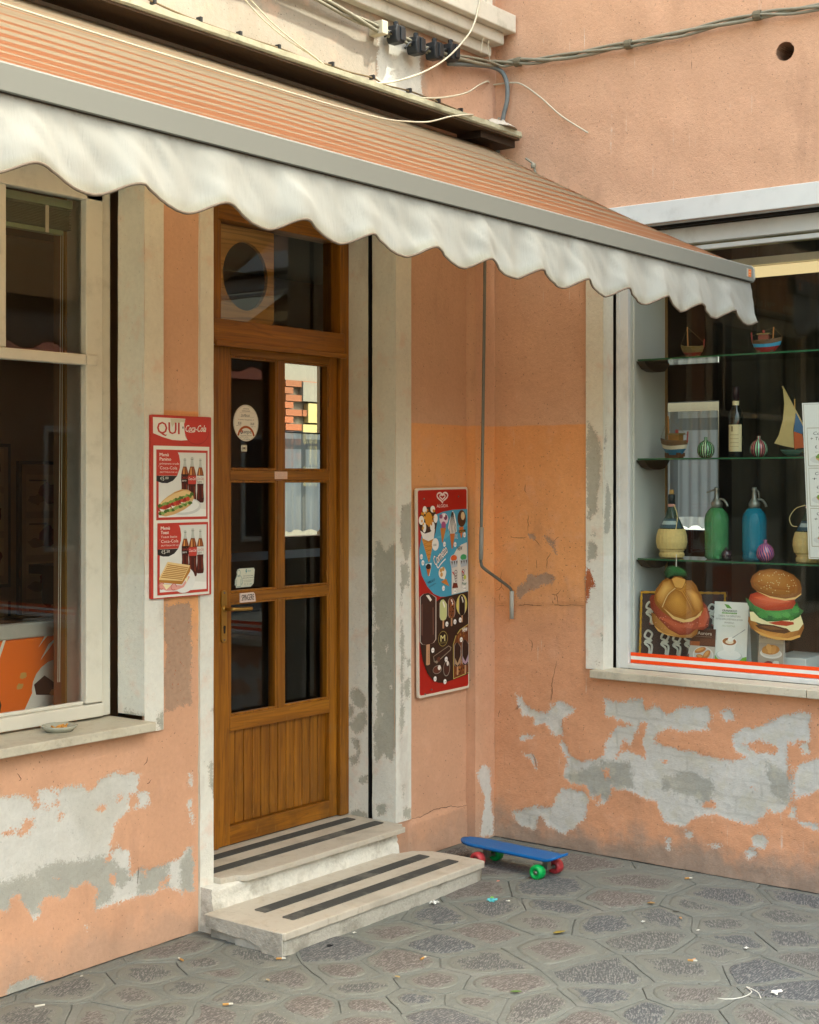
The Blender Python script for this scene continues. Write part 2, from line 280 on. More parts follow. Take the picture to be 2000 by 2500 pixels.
DREV_PEEL=[[(0.113,1.426),(0.102,1.476),(0.075,1.469),(0.048,1.425),(-0.009,1.479),(-0.023,1.382),(-0.02,1.126),(-0.027,0.919),(-0.031,0.574),(0.017,0.472),(0.061,0.494),(0.106,0.461),(0.121,0.557),(0.097,0.77),(0.121,0.978),(0.12,1.258)],[(0.261,0.777),(0.215,0.788),(0.168,0.753),(0.169,0.693),(0.215,0.696),(0.252,0.728)],[(0.27,0.719),(0.233,0.694),(0.252,0.643),(0.27,0.655)],[(0.27,0.616),(0.224,0.652),(0.179,0.692),(0.159,0.638),(0.188,0.593),(0.224,0.568)],[(0.252,0.551),(0.206,0.548),(0.197,0.486),(0.233,0.503)],[(0.27,0.456),(0.215,0.477),(0.206,0.442),(0.252,0.423)],[(0.206,0.365),(0.16,0.392),(0.159,0.35),(0.197,0.338)],[(0.27,0.201),(0.215,0.222),(0.16,0.209),(0.16,0.188),(0.27,0.179)],[(0.106,0.258),(0.053,0.272),(0.053,0.231),(0.097,0.204)]]
DREV_ISLE=[[(0.106,1.077),(0.093,1.078),(0.097,1.063)],[(0.079,0.688),(0.066,0.689),(0.07,0.675)],[(0.03,0.817),(0.017,0.815),(0.024,0.805)],[(0.053,0.997),(0.035,0.984),(0.048,0.969)],[(0.12,0.908),(0.102,0.902),(0.106,0.874)]]
DFRONT_PEEL=[[(-0.688,1.637),(-0.606,1.65),(-0.608,1.523),(-0.62,1.425),(-0.654,1.385),(-0.677,1.435),(-0.699,1.47)],[(-0.694,1.38),(-0.631,1.356),(-0.643,1.272),(-0.682,1.247),(-0.697,1.122),(-0.671,1.036),(-0.677,0.911),(-0.682,0.772),(-0.671,0.632),(-0.697,0.565)],[(-0.671,0.827),(-0.631,0.837),(-0.637,0.746),(-0.665,0.743)],[(-0.665,0.938),(-0.62,0.927),(-0.637,0.893)],[(-0.682,0.354),(-0.654,0.356),(-0.677,0.297)],[(-0.677,0.249),(-0.608,0.243),(-0.62,0.189),(-0.677,0.214)]]
WFRONT_PEEL=[[(-0.58,1.881),(-0.615,1.914),(-0.653,1.894),(-0.663,1.827),(-0.657,1.734),(-0.638,1.674),(-0.645,1.607),(-0.591,1.573),(-0.584,1.693)],[(-0.588,1.458),(-0.615,1.466),(-0.641,1.44),(-0.634,1.386),(-0.591,1.378)],[(-0.618,1.513),(-0.638,1.51),(-0.63,1.486),(-0.618,1.489)],[(-0.591,2.042),(-0.607,2.015),(-0.653,1.934),(-0.661,1.9),(-0.584,1.888)],[(-0.664,1.034),(-0.691,1.055),(-0.71,1.037),(-0.703,0.976),(-0.672,0.994)],[(-0.626,0.904),(-0.653,0.909),(-0.645,0.886)],[(-0.68,1.787),(-0.708,1.8),(-0.705,1.707),(-0.714,1.575),(-0.695,1.561),(-0.677,1.581),(-0.68,1.674)]]
WFRONT_BRICK=[[(-0.577,1.357),(-0.607,1.338),(-0.611,1.312),(-0.624,1.279),(-0.622,1.252),(-0.598,1.241),(-0.601,1.197),(-0.576,1.169)]]
LFRONT_PEEL=[[(-2.185,0.875),(-2.166,0.877),(-2.148,0.857),(-2.146,0.808),(-2.184,0.813)],[(-1.93,0.64),(-1.907,0.653),(-1.893,0.64),(-1.891,0.505),(-1.911,0.564),(-1.922,0.611)],[(-1.907,0.854),(-1.891,0.858),(-1.893,0.841)],[(-2.018,0.516),(-2.003,0.557),(-1.997,0.451),(-2.018,0.472)]]
STONES=[(-1.499,-0.628),(-1.515,-0.847),(-1.313,-0.888),(-1.792,-0.849),(-1.989,-0.755),(-2.165,-0.668),(-2.081,-0.914),(-1.875,-1.076),(-1.602,-1.096),(-1.777,-1.279),(-2.38,-0.671),(-2.337,-0.897),(-2.191,-1.045),(-2.059,-1.132),(-1.944,-1.296),(-2.577,-0.72),(-2.487,-0.864),(-2.124,-1.283),(-2.314,-1.129),(-2.254,-0.379),(-2.067,-0.408),(-1.835,-0.589),(-1.25,-0.639),(-1.037,-0.751),(-0.907,-1.237),(-0.977,-1.442),(-0.732,-1.362),(-0.633,-1.573),(-0.49,-1.442),(-0.803,-1.744),(-0.684,-1.861),(-0.953,-1.715),(-1.229,-1.688),(-1.45,-1.515),(-1.05,-1.953),(-1.651,-1.645),(-1.494,-1.849),(-1.86,-1.491),(-1.683,-1.807),(-1.645,-1.953),(-1.856,-1.693),(-1.195,-2.147),(-0.873,-2.014),(-0.406,-1.702),(-0.35,-1.468),(-0.864,-0.955),(-1.37,-2.213),(-1.509,-2.116),(-1.037,-0.965),(-2.429,-0.273),(-2.248,-0.363),(-2.622,-0.35),(-2.435,-0.405),(-2.81,-0.384),(-2.687,-0.568),(-2.703,-0.138),(-2.925,-0.258)]
CABLE_LEFT=[(-1.908,-0.11,3.76),(-1.454,-0.11,3.76),(-1.136,-0.11,3.738),(-0.973,-0.11,3.731),(-0.761,-0.11,3.724),(-0.576,-0.11,3.722),(-0.415,-0.11,3.737),(-0.144,-0.11,3.775)]
CABLE_RIGHT=[(-0.035,-0.215,3.783),(-0.035,-0.368,3.767),(-0.035,-0.594,3.761),(-0.035,-0.822,3.758),(-0.035,-1.041,3.755),(-0.035,-1.242,3.765),(-0.035,-1.454,3.768),(-0.035,-1.622,3.756),(-0.035,-1.872,3.743)]
CONDUIT=[(-0.45,-0.1,3.702),(-0.233,-0.1,3.745),(-0.094,-0.1,3.766),(-0.035,-0.122,3.75),(-0.035,-0.151,3.687),(-0.035,-0.151,3.607),(-0.035,-0.132,3.54),(-0.035,-0.113,3.463),(-0.035,-0.096,3.361),(-0.035,-0.089,3.266)]
CLAMPS=[(-0.869,-0.12,3.731),(-0.722,-0.12,3.716),(-0.583,-0.12,3.725),(-0.455,-0.12,3.749)]
WCABLE1=[(-0.326,-0.2,4.068),(-0.343,-0.2,3.987),(-0.393,-0.2,3.869),(-0.491,-0.2,3.764),(-0.635,-0.2,3.652),(-0.819,-0.2,3.552),(-1.023,-0.2,3.473),(-1.149,-0.2,3.444),(-1.218,-0.2,3.433)]
WCABLE2A=[(-0.871,-0.16,3.451),(-0.705,-0.16,3.478),(-0.548,-0.16,3.515),(-0.386,-0.16,3.57)]
WCABLE2B=[(-0.02,-0.049,3.703),(-0.02,-0.158,3.695),(-0.02,-0.229,3.675),(-0.02,-0.335,3.595),(-0.02,-0.45,3.49),(-0.02,-0.598,3.387)]
WCABLE3=[(-0.943,-0.25,3.312),(-0.825,-0.25,3.333),(-0.734,-0.25,3.361),(-0.64,-0.25,3.394),(-0.513,-0.25,3.427)]
CORD=[(-2.309,-0.075,3.527),(-2.176,-0.075,3.515),(-2.049,-0.075,3.509),(-1.826,-0.075,3.508),(-1.565,-0.075,3.512),(-1.389,-0.075,3.502),(-1.284,-0.075,3.514),(-1.149,-0.075,3.513),(-0.981,-0.075,3.523),(-0.895,-0.075,3.511),(-0.716,-0.075,3.521),(-0.528,-0.075,3.517),(-0.316,-0.075,3.51)]
CORDCLIPS=[(-2.268,-0.075,3.522),(-2.032,-0.075,3.514),(-1.815,-0.075,3.512),(-1.59,-0.075,3.513),(-1.257,-0.075,3.518),(-0.981,-0.075,3.523),(-0.716,-0.075,3.521),(-0.496,-0.075,3.518),(-0.316,-0.075,3.512)]
PAIR1=[(-1.86,-0.13,3.641),(-1.744,-0.13,3.582),(-1.601,-0.13,3.535),(-1.451,-0.13,3.504),(-1.361,-0.13,3.479)]
PAIR2=[(-1.843,-0.135,3.651),(-1.703,-0.135,3.583),(-1.569,-0.135,3.537),(-1.431,-0.135,3.499),(-1.346,-0.135,3.471)]
STRING=[(-0.181,-0.14,4.08),(-0.188,-0.14,3.98),(-0.222,-0.14,3.873),(-0.243,-0.14,3.79)]
STRING2=[(-0.16,-0.14,4.085),(-0.153,-0.14,3.949),(-0.181,-0.14,3.844),(-0.167,-0.14,3.769)]
BUTTS=[(-2.26,-0.211),(-2.485,-0.67),(-2.032,-0.493),(-1.711,-0.903),(-0.14,-1.177),(-2.877,-0.185),(-1.136,-1.695)]
LEAFGREEN=[(-1.801,-1.368)]
LEAFTAN=[(-0.583,-1.232),(-1.151,-1.139),(-1.124,-1.695),(-0.693,-1.422),(-2.23,-0.615),(-1.928,-0.953),(-0.625,-1.366)]
SCRAPS=[(-0.944,-0.685),(-1.495,-0.46),(-1.12,-0.515),(-0.823,-1.324),(-0.877,-1.787),(-1.263,-2.074),(-1.808,-0.537),(-1.626,-0.505),(-2.597,-0.061),(-0.782,-1.543),(-0.682,-0.536),(-0.91,-0.74)]
STRINGLITTER=[(-1.387,-1.86),(-1.434,-1.898),(-1.421,-1.959),(-1.373,-1.996),(-1.303,-2.002),(-1.265,-1.965),(-1.291,-2.018),(-1.339,-2.052)]
CRACKS_R=[[(-0.066,1.135),(-0.134,1.143),(-0.194,1.143),(-0.239,1.152),(-0.297,1.15),(-0.349,1.154),(-0.406,1.159),(-0.449,1.159),(-0.506,1.164),(-0.562,1.162)],[(-0.156,1.476),(-0.186,1.475),(-0.209,1.476),(-0.227,1.474),(-0.247,1.482)],[(-0.286,1.471),(-0.305,1.462),(-0.321,1.442)],[(-0.388,1.406),(-0.374,1.393),(-0.365,1.374),(-0.362,1.331)],[(-0.406,1.464),(-0.421,1.48),(-0.432,1.485)],[(-0.104,1.303),(-0.095,1.277),(-0.1,1.233),(-0.085,1.217),(-0.067,1.21)],[(-0.1,1.23),(-0.115,1.215)],[(-0.441,1.231),(-0.428,1.217),(-0.415,1.209),(-0.425,1.189),(-0.421,1.161)],[(-0.388,1.209),(-0.417,1.206)],[(-0.092,1.198),(-0.083,1.179),(-0.09,1.162)],[(-0.253,0.986),(-0.27,0.975),(-0.274,0.955),(-0.267,0.923)],[(-0.379,0.698),(-0.385,0.741),(-0.393,0.803),(-0.415,0.891)],[(-0.183,0.636),(-0.201,0.656),(-0.21,0.667)],[(-0.305,1.372),(-0.306,1.329)],[(-0.253,1.588),(-0.255,1.538),(-0.252,1.507)],[(-0.239,1.737),(-0.235,1.706),(-0.246,1.694)],[(-0.272,0.434),(-0.294,0.405),(-0.299,0.355)],[(-0.089,0.626),(-0.078,0.599)],[(-0.174,0.634),(-0.197,0.659)],[(-0.383,0.773),(-0.391,0.742),(-0.383,0.698)]]
CRACKS_L=[[(-0.602,0.189),(-0.532,0.183),(-0.466,0.193),(-0.429,0.199),(-0.356,0.194),(-0.303,0.192),(-0.228,0.176),(-0.169,0.176)],[(-2.232,0.716),(-2.236,0.698),(-2.251,0.688)],[(-2.827,0.748),(-2.81,0.728),(-2.819,0.722)],[(-2.211,0.629),(-2.224,0.619),(-2.236,0.616)],[(-2.279,0.315),(-2.276,0.293),(-2.279,0.25)]]
# ---------------------------------------------------------------- materials
M={}
def plaster(name,low,up,line=2.02,peelc='#cac7bf',dampc='#a5a399',barec='#a98a72',grime=1.,streak=0.,bumpk=.8,brick=False,pink=False,mid=None):
    g=G(name); P=g.pos(); x,y,z=g.xyz(P)
    n1=g.noise(2.2,4,.6); n2=g.noise(9,4,.6); n3=g.noise(60,3,.6); n4=g.noise(230,2,.6)
    ln=g.m('ADD',z,g.m('MULTIPLY',g.m('SUBTRACT',n2,.5),.012))
    if mid: low=g.mix(g.step(g.m('ADD',z,g.m('MULTIPLY',g.m('SUBTRACT',n2,.5),.3)),1.0,1.3),low,mid)
    c=g.mix(g.step(ln,line-.004,line+.004),low,up)
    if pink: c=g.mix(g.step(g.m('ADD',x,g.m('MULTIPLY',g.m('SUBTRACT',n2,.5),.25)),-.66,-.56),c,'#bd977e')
    c=g.var(c,n1,.16); c=g.var(c,n3,.10)
    c=g.mix(g.m('MULTIPLY',g.step(n2,.52,.72),.3),c,'#d9a98c')
    c=g.mix(g.m('MULTIPLY',g.step(g.noise(4.,5,.65,g.vec(P,(1,1,.35))),.55,.75),.3),c,'#8a6a55')
    # dark specks and pin holes
    sp=g.step(g.noise(95,1,.5),.71,.75); c=g.mix(g.m('MULTIPLY',sp,.55 if name!='white_paint' else .2),c,'#4a3a30')
    if streak:
        st=g.step(g.noise(14,3,.6,g.vec(P,(3.2,3.2,.12))),.66,.72); st=g.m('MULTIPLY',st,g.step(n2,.45,.62))
        c=g.mix(g.m('MULTIPLY',st,streak),c,'#d8cdbd')
        st2=g.step(g.noise(11,3,.6,g.vec(P,(3.6,3.6,.16),(5,3,0))),.70,.74); st2=g.m('MULTIPLY',st2,g.step(n2,.5,.6))
        c=g.mix(g.m('MULTIPLY',st2,streak),c,'#54402f')
    if grime:
        gz=g.m('ADD',z,g.m('MULTIPLY',g.m('SUBTRACT',g.noise(5,5,.65),.5),.42))
        c=g.mix(g.m('MULTIPLY',g.step(gz,.2,.03),.75*grime),c,g.var('#8b8378',n3,.3))
    rag=g.m('ADD',g.m('MULTIPLY',g.m('SUBTRACT',g.noise(22,5,.65),.5),.055),g.m('MULTIPLY',g.m('SUBTRACT',g.noise(120,3,.75),.5),.06))
    pk=g.step(g.m('ADD',g.attr('peel'),rag),-.0045,.0045)
    dm=g.step(g.m('ADD',g.attr('damp'),g.m('MULTIPLY',rag,1.4)),-.012,.012)
    gc=g.mix(dm,peelc,dampc); gc=g.var(gc,n2,.16); gc=g.mix(g.m('MULTIPLY',g.step(n1,.48,.68),.3),gc,'#aba594'); gc=g.var(gc,n3,.12)
    gc=g.mix(g.m('MULTIPLY',g.step(g.noise(30,4,.7),.6,.72),.5),gc,'#7d7a70')
    br=g.step(g.m('ADD',g.attr('bare'),rag),-.0015,.0015)
    bc=g.var(barec,n3,.25); bc=g.mix(g.m('MULTIPLY',g.step(g.noise(75,2,.6),.66,.7),.7),bc,'#a9572f')
    if brick:
        bt=g.n('ShaderNodeTexBrick'); cb=g.n('ShaderNodeCombineXYZ'); g.put(cb.inputs[0],g.m('ADD',y,g.m('MULTIPLY',g.noise(9,3),.03))); g.put(cb.inputs[1],g.m('ADD',z,g.m('MULTIPLY',g.noise(9,3,.5,g.vec(P,(1,1,1),(3,1,2))),.03))); g.put(bt.inputs['Vector'],cb.outputs[0]); bt.inputs['Scale'].default_value=1; bt.inputs['Brick Width'].default_value=.24; bt.inputs['Row Height'].default_value=.075; bt.inputs['Mortar Size'].default_value=.010; bt.inputs['Mortar Smooth'].default_value=1.
        gc=g.mix(g.m('MULTIPLY',g.m('MULTIPLY',bt.outputs['Fac'],g.step(n1,.4,.65)),.28),gc,'#8b8779'); gc=g.mix(g.m('MULTIPLY',g.step(g.noise(13,4,.65),.5,.62),.4),gc,'#c3bda6')
    pw_=g.step(g.m('ADD',g.m('ADD',g.attr('peel'),.006),rag),-.0015,.0015); c=g.mix(g.m('MULTIPLY',pw_,.18),c,'#d8b8a0')
    c=g.mix(br,c,bc); c=g.mix(pk,c,gc)
    hgt=g.m('ADD',g.m('MULTIPLY',n3,.35),g.m('MULTIPLY',n4,.25)); hgt=g.m('ADD',hgt,g.m('MULTIPLY',n2,.5)); hgt=g.m('SUBTRACT',hgt,g.m('MULTIPLY',g.m('MAXIMUM',pk,br),.12))
    return g.done(c,.88,g.bump(hgt,.006,bumpk),spec=.25)
M['wall']=plaster('salmon_plaster','#cc9d7d','#cda384',grime=.45,mid='#e0a36c',streak=.0)
M['wallR']=plaster('orange_plaster','#d29a74','#cca183',mid='#db9c66',streak=.75,bumpk=1.,brick=True)
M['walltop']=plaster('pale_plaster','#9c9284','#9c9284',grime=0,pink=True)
M['white']=plaster('white_paint','#dcd9cd','#d8d4c4',line=1.4,peelc='#aeab9c',dampc='#98957f',barec='#a5603c',grime=.8)
def simple(name,c,rough=.6,metal=0.,nz=40,amt=.1,bump=.0,spec=.4,dirt=0.,dirtc='#6b6355',**k):
    g=G(name); n=g.noise(nz,4,.6); cc=g.var(c,n,amt)
    if dirt: cc=g.mix(g.m('MULTIPLY',g.step(g.noise(7,5,.68),.5,.7),dirt),cc,dirtc)
    return g.done(cc,g.lerp(n,0,1,max(rough-.08,.02),rough+.08),g.bump(n,.003,bump) if bump else None,metal,spec,**k)
M['frame']=simple('cream_frame_paint','#d2cdbd',.5,nz=12,amt=.07,bump=.15,dirt=.3,dirtc='#9d9684')
M['frameg']=simple('grey_white_frame','#cfcfcb',.5,nz=12,amt=.06,bump=.15,dirt=.25,dirtc='#97938a')
M['panelw']=simple('white_lacquer','#c9cbc6',.35,nz=3,amt=.05)
M['black']=simple('black_void','#14110d',.8,amt=.3)
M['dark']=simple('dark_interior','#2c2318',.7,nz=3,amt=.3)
M['darkbrown']=simple('dark_timber','#33261a',.6,nz=8,amt=.2)
M['ceiling']=simple('interior_ceiling','#4a463a',.8)
M['interior']=simple('interior_wall_paint','#94704c',.8,nz=2,amt=.25)
M['alu']=simple('anodised_aluminium','#75756e',.62,.0,nz=3,amt=.03,spec=.5)
M['plasticgrey']=simple('grey_plastic','#8f8d86',.5,nz=20,amt=.08)
M['steel']=simple('galvanised_steel','#73746c',.45,.6,nz=40,amt=.15)
M['blackplastic']=simple('black_plastic','#26282b',.5,amt=.2)
M['cable']=simple('dusty_grey_cable','#85806f',.7,nz=60,amt=.2,dirt=.5,dirtc='#a59f8e')
M['whitecable']=simple('white_cable','#c4bba5',.55,amt=.1)
M['browncord']=simple('brown_cord','#6e5c42',.8,amt=.2)
M['conduit']=simple('grey_conduit','#6c7272',.6,nz=40,amt=.1,dirt=.3)
M['brass']=simple('worn_brass','#b08a45',.32,.9,nz=40,amt=.15)
M['ledge']=simple('weathered_concrete','#a39f86',.9,nz=30,amt=.25,bump=.6,dirt=.6,dirtc='#5f5c46')
M['rubble']=simple('pale_rubble','#b5ada0',.95,nz=90,amt=.35,bump=1.)
M['slot']=M['black']
def marble(name,base,amt=.08):
    g=G(name); n=g.noise(6,5,.65); v=g.step(g.noise(9,6,.7,None,1.2),.52,.58)
    c=g.var(base,n,amt); c=g.mix(g.m('MULTIPLY',v,.25),c,'#a8977c'); c=g.mix(g.m('MULTIPLY',g.step(g.noise(40,4,.7),.56,.72),.45),c,'#8a8275'); c=g.mix(g.m('MULTIPLY',g.step(g.noise(3.5,5,.7,g.vec(g.pos(),(1,1,1),(2,8,1))),.48,.66),.35),c,'#857d70')
    return g.done(c,g.lerp(n,0,1,.35,.6),g.bump(g.noise(120,2),.002,.3),spec=.4)
M['marble']=marble('beige_marble','#bdb5a6'); M['sillm']=marble('sill_marble','#c3bba6')
M['strip']=simple('dark_antislip','#41423f',.8,nz=120,amt=.25,bump=.4,dirt=.6,dirtc='#77736a')
def concrete(name,c,d):
    g=G(name); n=g.noise(14,5,.65); n2=g.noise(80,3,.6)
    cc=g.var(c,n,.2); cc=g.mix(g.m('MULTIPLY',g.step(g.noise(6,5,.65),.5,.68),.8),cc,d); cc=g.var(cc,n2,.14)
    return g.done(cc,.92,g.bump(g.m('ADD',n,g.m('MULTIPLY',n2,.5)),.01,.8),spec=.2)
M['conc']=concrete('step_concrete','#b1aca0','#8a867a'); M['riser']=concrete('flaking_white_plaster','#d2cec2','#a29c8e')
def wood(name,ax,c1='#9a6213',c2='#7a4807',sc=1.):
    g=G(name); P=g.pos(); st={'z':(34,34,1.6),'x':(1.6,34,34)}[ax]
    v=g.vec(P,tuple(k*sc for k in st)); n=g.noise(1,4,.6,v,.6); n2=g.noise(3.2,2,.6,v)
    rg=g.m('FRACT',g.m('MULTIPLY',g.noise(.6,2,.5,v,.3),9))
    c=g.mix(g.step(n,.3,.72),c1,c2); c=g.mix(g.m('MULTIPLY',g.step(rg,.62,.9),.35),c,'#5b330b'); c=g.var(c,n2,.12); c=g.var(c,g.rnd(),.10)
    c=g.mix(g.m('MULTIPLY',g.step(g.noise(6,5,.7),.62,.75),.35),c,'#7c6038')
    zz=g.xyz(P)[2]; c=g.mix(g.m('MULTIPLY',g.m('MULTIPLY',g.step(g.noise(4,5,.7,g.vec(P,(1,1,.5))),.42,.62),g.step(zz,.75,.2)),.5),c,'#55360f'); c=g.mix(g.m('MULTIPLY',g.step(g.noise(26,4,.7,g.vec(P,(1,1,.3))),.63,.72),.4),c,'#9a7340')
    return g.done(c,g.lerp(n2,0,1,.32,.55),g.bump(n,.002,.4),spec=.4)
M['woodv']=wood('varnished_wood_upright','z'); M['woodh']=wood('varnished_wood_level','x')
M['board']=wood('plywood_board','x','#cf9a4c','#b07c35',.5)
def glass(name,tint='#ffffff',fres=1.45,rough=0.,dust=.03):
    g=G(name); tr=g.n('ShaderNodeBsdfTransparent'); g.put(tr.inputs[0],tint)
    gl=g.n('ShaderNodeBsdfGlossy'); gl.inputs['Roughness'].default_value=rough
    fr=g.n('ShaderNodeFresnel'); fr.inputs[0].default_value=fres
    mx=g.n('ShaderNodeMixShader'); g.put(mx.inputs[0],g.m('MULTIPLY',fr.outputs[0],1.3)); g.t.links.new(tr.outputs[0],mx.inputs[1]); g.t.links.new(gl.outputs[0],mx.inputs[2])
    df=g.n('ShaderNodeBsdfDiffuse'); g.put(df.inputs[0],'#9a978a')
    m2=g.n('ShaderNodeMixShader'); g.put(m2.inputs[0],g.m('MULTIPLY',g.step(g.noise(3,5,.7),.35,.8),dust)); g.t.links.new(mx.outputs[0],m2.inputs[1]); g.t.links.new(df.outputs[0],m2.inputs[2])
    g.t.links.new(m2.outputs[0],g.o.inputs[0]); return g.mat
M['pane']=glass('window_glass','#fafcf8'); M['shelfglass']=glass('green_shelf_glass','#c4dcc9',1.5,.02,.12)
def prn():
    g=G('printed_sheet'); c=g.attr('Col','Color'); n=g.noise(60,3,.6); c=g.var(c,n,.05); return g.done(c,.42,spec=.35)
M['print']=prn()
def stone():
    g=G('porphyry_stone'); P=g.obj(); r=g.rnd(); e=g.attr('edge')
    ang=g.n('ShaderNodeVectorRotate',rotation_type='Z_AXIS'); g.put(ang.inputs['Vector'],g.pos()); g.put(ang.inputs['Angle'],g.m('ADD',-.75,g.m('MULTIPLY',r,.9)))
    v=g.vec(ang.outputs[0],(32,180,40)); ch=g.noise(1,3,.65,v); fine=g.noise(170,2,.7)
    c=g.mix(g.step(r,.25,.75),'#585957','#635d59'); c=g.mix(g.step(g.m('FRACT',g.m('MULTIPLY',r,7.3)),.5,.9),c,'#525558')
    c=g.var(c,ch,.35); c=g.mix(g.m('MULTIPLY',g.step(g.m('ADD',ch,g.m('MULTIPLY',fine,.5)),.74,.88),.5),c,'#9c9992'); c=g.var(c,fine,.4)
    k=g.m('ADD',e,g.m('MULTIPLY',g.m('SUBTRACT',g.noise(20,5,.7),.5),.17)); k=g.m('ADD',k,g.m('MULTIPLY',g.m('SUBTRACT',ch,.5),.06))
    k=g.m('ADD',k,g.m('MULTIPLY',g.m('SUBTRACT',g.m('FRACT',g.m('MULTIPLY',r,3.7)),.6),.055))
    c=g.mix(g.step(k,.020,.006),c,g.var('#73746c',g.noise(14,5,.6),.16))
    return g.done(c,.8,g.bump(g.m('ADD',ch,g.m('MULTIPLY',fine,.6)),.006,.7),spec=.35)
M['stone']=stone()
def mortar():
    g=G('paving_mortar'); n=g.noise(5,5,.62); n2=g.noise(50,4,.65); n3=g.noise(220,2,.6)
    sm=g.noise(7,4,.6,g.vec(g.pos(),(1,3.2,1)),1.5)
    c=g.var('#72746e',n,.18); c=g.var(c,n2,.13); c=g.var(c,n3,.1); c=g.mix(g.m('MULTIPLY',g.step(sm,.52,.7),.45),c,'#6a685f'); c=g.mix(g.m('MULTIPLY',g.step(g.noise(3,4,.6),.55,.7),.35),c,'#8a8780')
    c=g.mix(g.m('MULTIPLY',g.step(g.noise(160,1,.5),.74,.78),.6),c,'#c9c4b8'); c=g.mix(g.m('MULTIPLY',g.step(g.noise(130,1,.5,g.vec(g.pos(),(1,1,1),(9,4,0))),.74,.78),.7),c,'#3b3833')
    return g.done(c,.88,g.bump(g.m('ADD',g.m('ADD',n2,g.m('MULTIPLY',n3,.5)),g.m('MULTIPLY',sm,1.2)),.008,.7),spec=.25)
M['mortar']=mortar(); M['joint']=simple('dirty_joint','#4c4740',.95,nz=60,amt=.3)
def awn():
    g=G('striped_awning_cloth'); v=g.attr('v'); s=g.m('MULTIPLY',v,11.0); fr=g.m('FRACT',s)
    wd=g.lerp(g.m('FLOOR',s),1,10,.07,.93)
    k=g.step(g.m('SUBTRACT',wd,fr),-.012,.012)
    k=g.m('MULTIPLY',k,g.step(v,.090,.092))
    c=g.mix(k,'#9d9482','#9a6b52'); n=g.noise(3,5,.65); c=g.var(c,n,.1); c=g.mix(g.m('MULTIPLY',g.step(g.noise(40,4,.7),.66,.74),.35),c,'#a08f78')
    c=g.mix(g.m('MULTIPLY',g.step(g.noise(22,2,.5),.78,.8),.8),c,'#e8e4da')
    b=g.n('ShaderNodeBsdfDiffuse'); g.put(b.inputs[0],c); g.put(b.inputs['Normal'],g.bump(g.noise(700,1),.001,.3)); tl=g.n('ShaderNodeBsdfTranslucent'); g.put(tl.inputs[0],g.mix(.7,c,'#f4e2c0'))
    mx=g.n('ShaderNodeMixShader'); mx.inputs[0].default_value=.62; g.t.links.new(b.outputs[0],mx.inputs[1]); g.t.links.new(tl.outputs[0],mx.inputs[2]); g.t.links.new(mx.outputs[0],g.o.inputs[0]); return g.mat
M['awning']=awn()
def val():
    g=G('cream_valance_cloth'); n=g.noise(5,5,.6); c=g.var('#a9aaa5',n,.03)
    t=g.attr('t'); rim=g.m('ADD',t,g.m('MULTIPLY',g.m('SUBTRACT',g.noise(9,4,.6),.5),.22))
    c=g.mix(g.m('MULTIPLY',g.step(rim,.2,.02),.4),c,'#8d8868'); c=g.mix(g.m('MULTIPLY',g.step(g.m('ADD',t,g.m('MULTIPLY',g.m('SUBTRACT',g.noise(60,3),.5),.1)),.93,1.),.55),c,'#6e6958')
    b=g.n('ShaderNodeBsdfDiffuse'); g.put(b.inputs[0],c); tl=g.n('ShaderNodeBsdfTranslucent'); g.put(tl.inputs[0],c)
    nb=g.bump(g.m('ADD',g.m('ABSOLUTE',g.m('SUBTRACT',g.noise(26,3,.55,g.vec(g.pos(),(1.3,.3,.28)),.4),.5)),g.m('MULTIPLY',g.noise(600,1),.06)),.010,.38); g.put(b.inputs['Normal'],nb)
    mx=g.n('ShaderNodeMixShader'); mx.inputs[0].default_value=.25; g.t.links.new(b.outputs[0],mx.inputs[1]); g.t.links.new(tl.outputs[0],mx.inputs[2]); g.t.links.new(mx.outputs[0],g.o.inputs[0]); return g.mat
M['valance']=val(); M['piping']=simple('tan_piping','#6f6254',.9,nz=200,amt=.2)
def lace():
    g=G('white_lace'); u=g.attr('u'); v=g.attr('vv')
    gr=g.m('ADD',g.m('SINE',g.m('MULTIPLY',u,95.)),g.m('MULTIPLY',g.noise(60,2),.6)); lc=g.mix(g.m('MAXIMUM',g.m('MULTIPLY',g.step(u,.27,.275),g.step(u,.33,.325)),g.m('MULTIPLY',g.step(v,.60,.605),g.step(v,.68,.675))),'#bdbdb8','#7c7e7b')
    b=g.n('ShaderNodeBsdfDiffuse'); g.put(b.inputs[0],lc); tl=g.n('ShaderNodeBsdfTranslucent'); g.put(tl.inputs[0],lc)
    mx=g.n('ShaderNodeMixShader'); mx.inputs[0].default_value=.6; g.t.links.new(b.outputs[0],mx.inputs[1]); g.t.links.new(tl.outputs[0],mx.inputs[2])
    tr=g.n('ShaderNodeBsdfTransparent'); m2=g.n('ShaderNodeMixShader'); g.put(m2.inputs[0],g.lerp(gr,-1,1.4,.78,.93)); g.t.links.new(tr.outputs[0],m2.inputs[1]); g.t.links.new(mx.outputs[0],m2.inputs[2]); g.t.links.new(m2.outputs[0],g.o.inputs[0]); return g.mat
M['lace']=lace()
def emit(name,c,st):
    g=G(name); e=g.n('ShaderNodeEmission'); g.put(e.inputs[0],c); e.inputs[1].default_value=st; g.t.links.new(e.outputs[0],g.o.inputs[0]); return g.mat
M['lamp']=emit('warm_strip_lamp','#ffdca2',.17)
def brickm():
    g=G('old_brick'); c=g.var(g.mix(g.rnd(),'#7d4a30','#6b452f'),g.noise(40,4),.25); return g.done(c,.9,g.bump(g.noise(60,3),.005,.6),spec=.2)
M['brick']=brickm(); M['yblock']=simple('yellow_block','#8f8456',.9,nz=20,amt=.15,bump=.3); M['gblock']=simple('grey_block','#66645a',.9,nz=20,amt=.2,bump=.3)
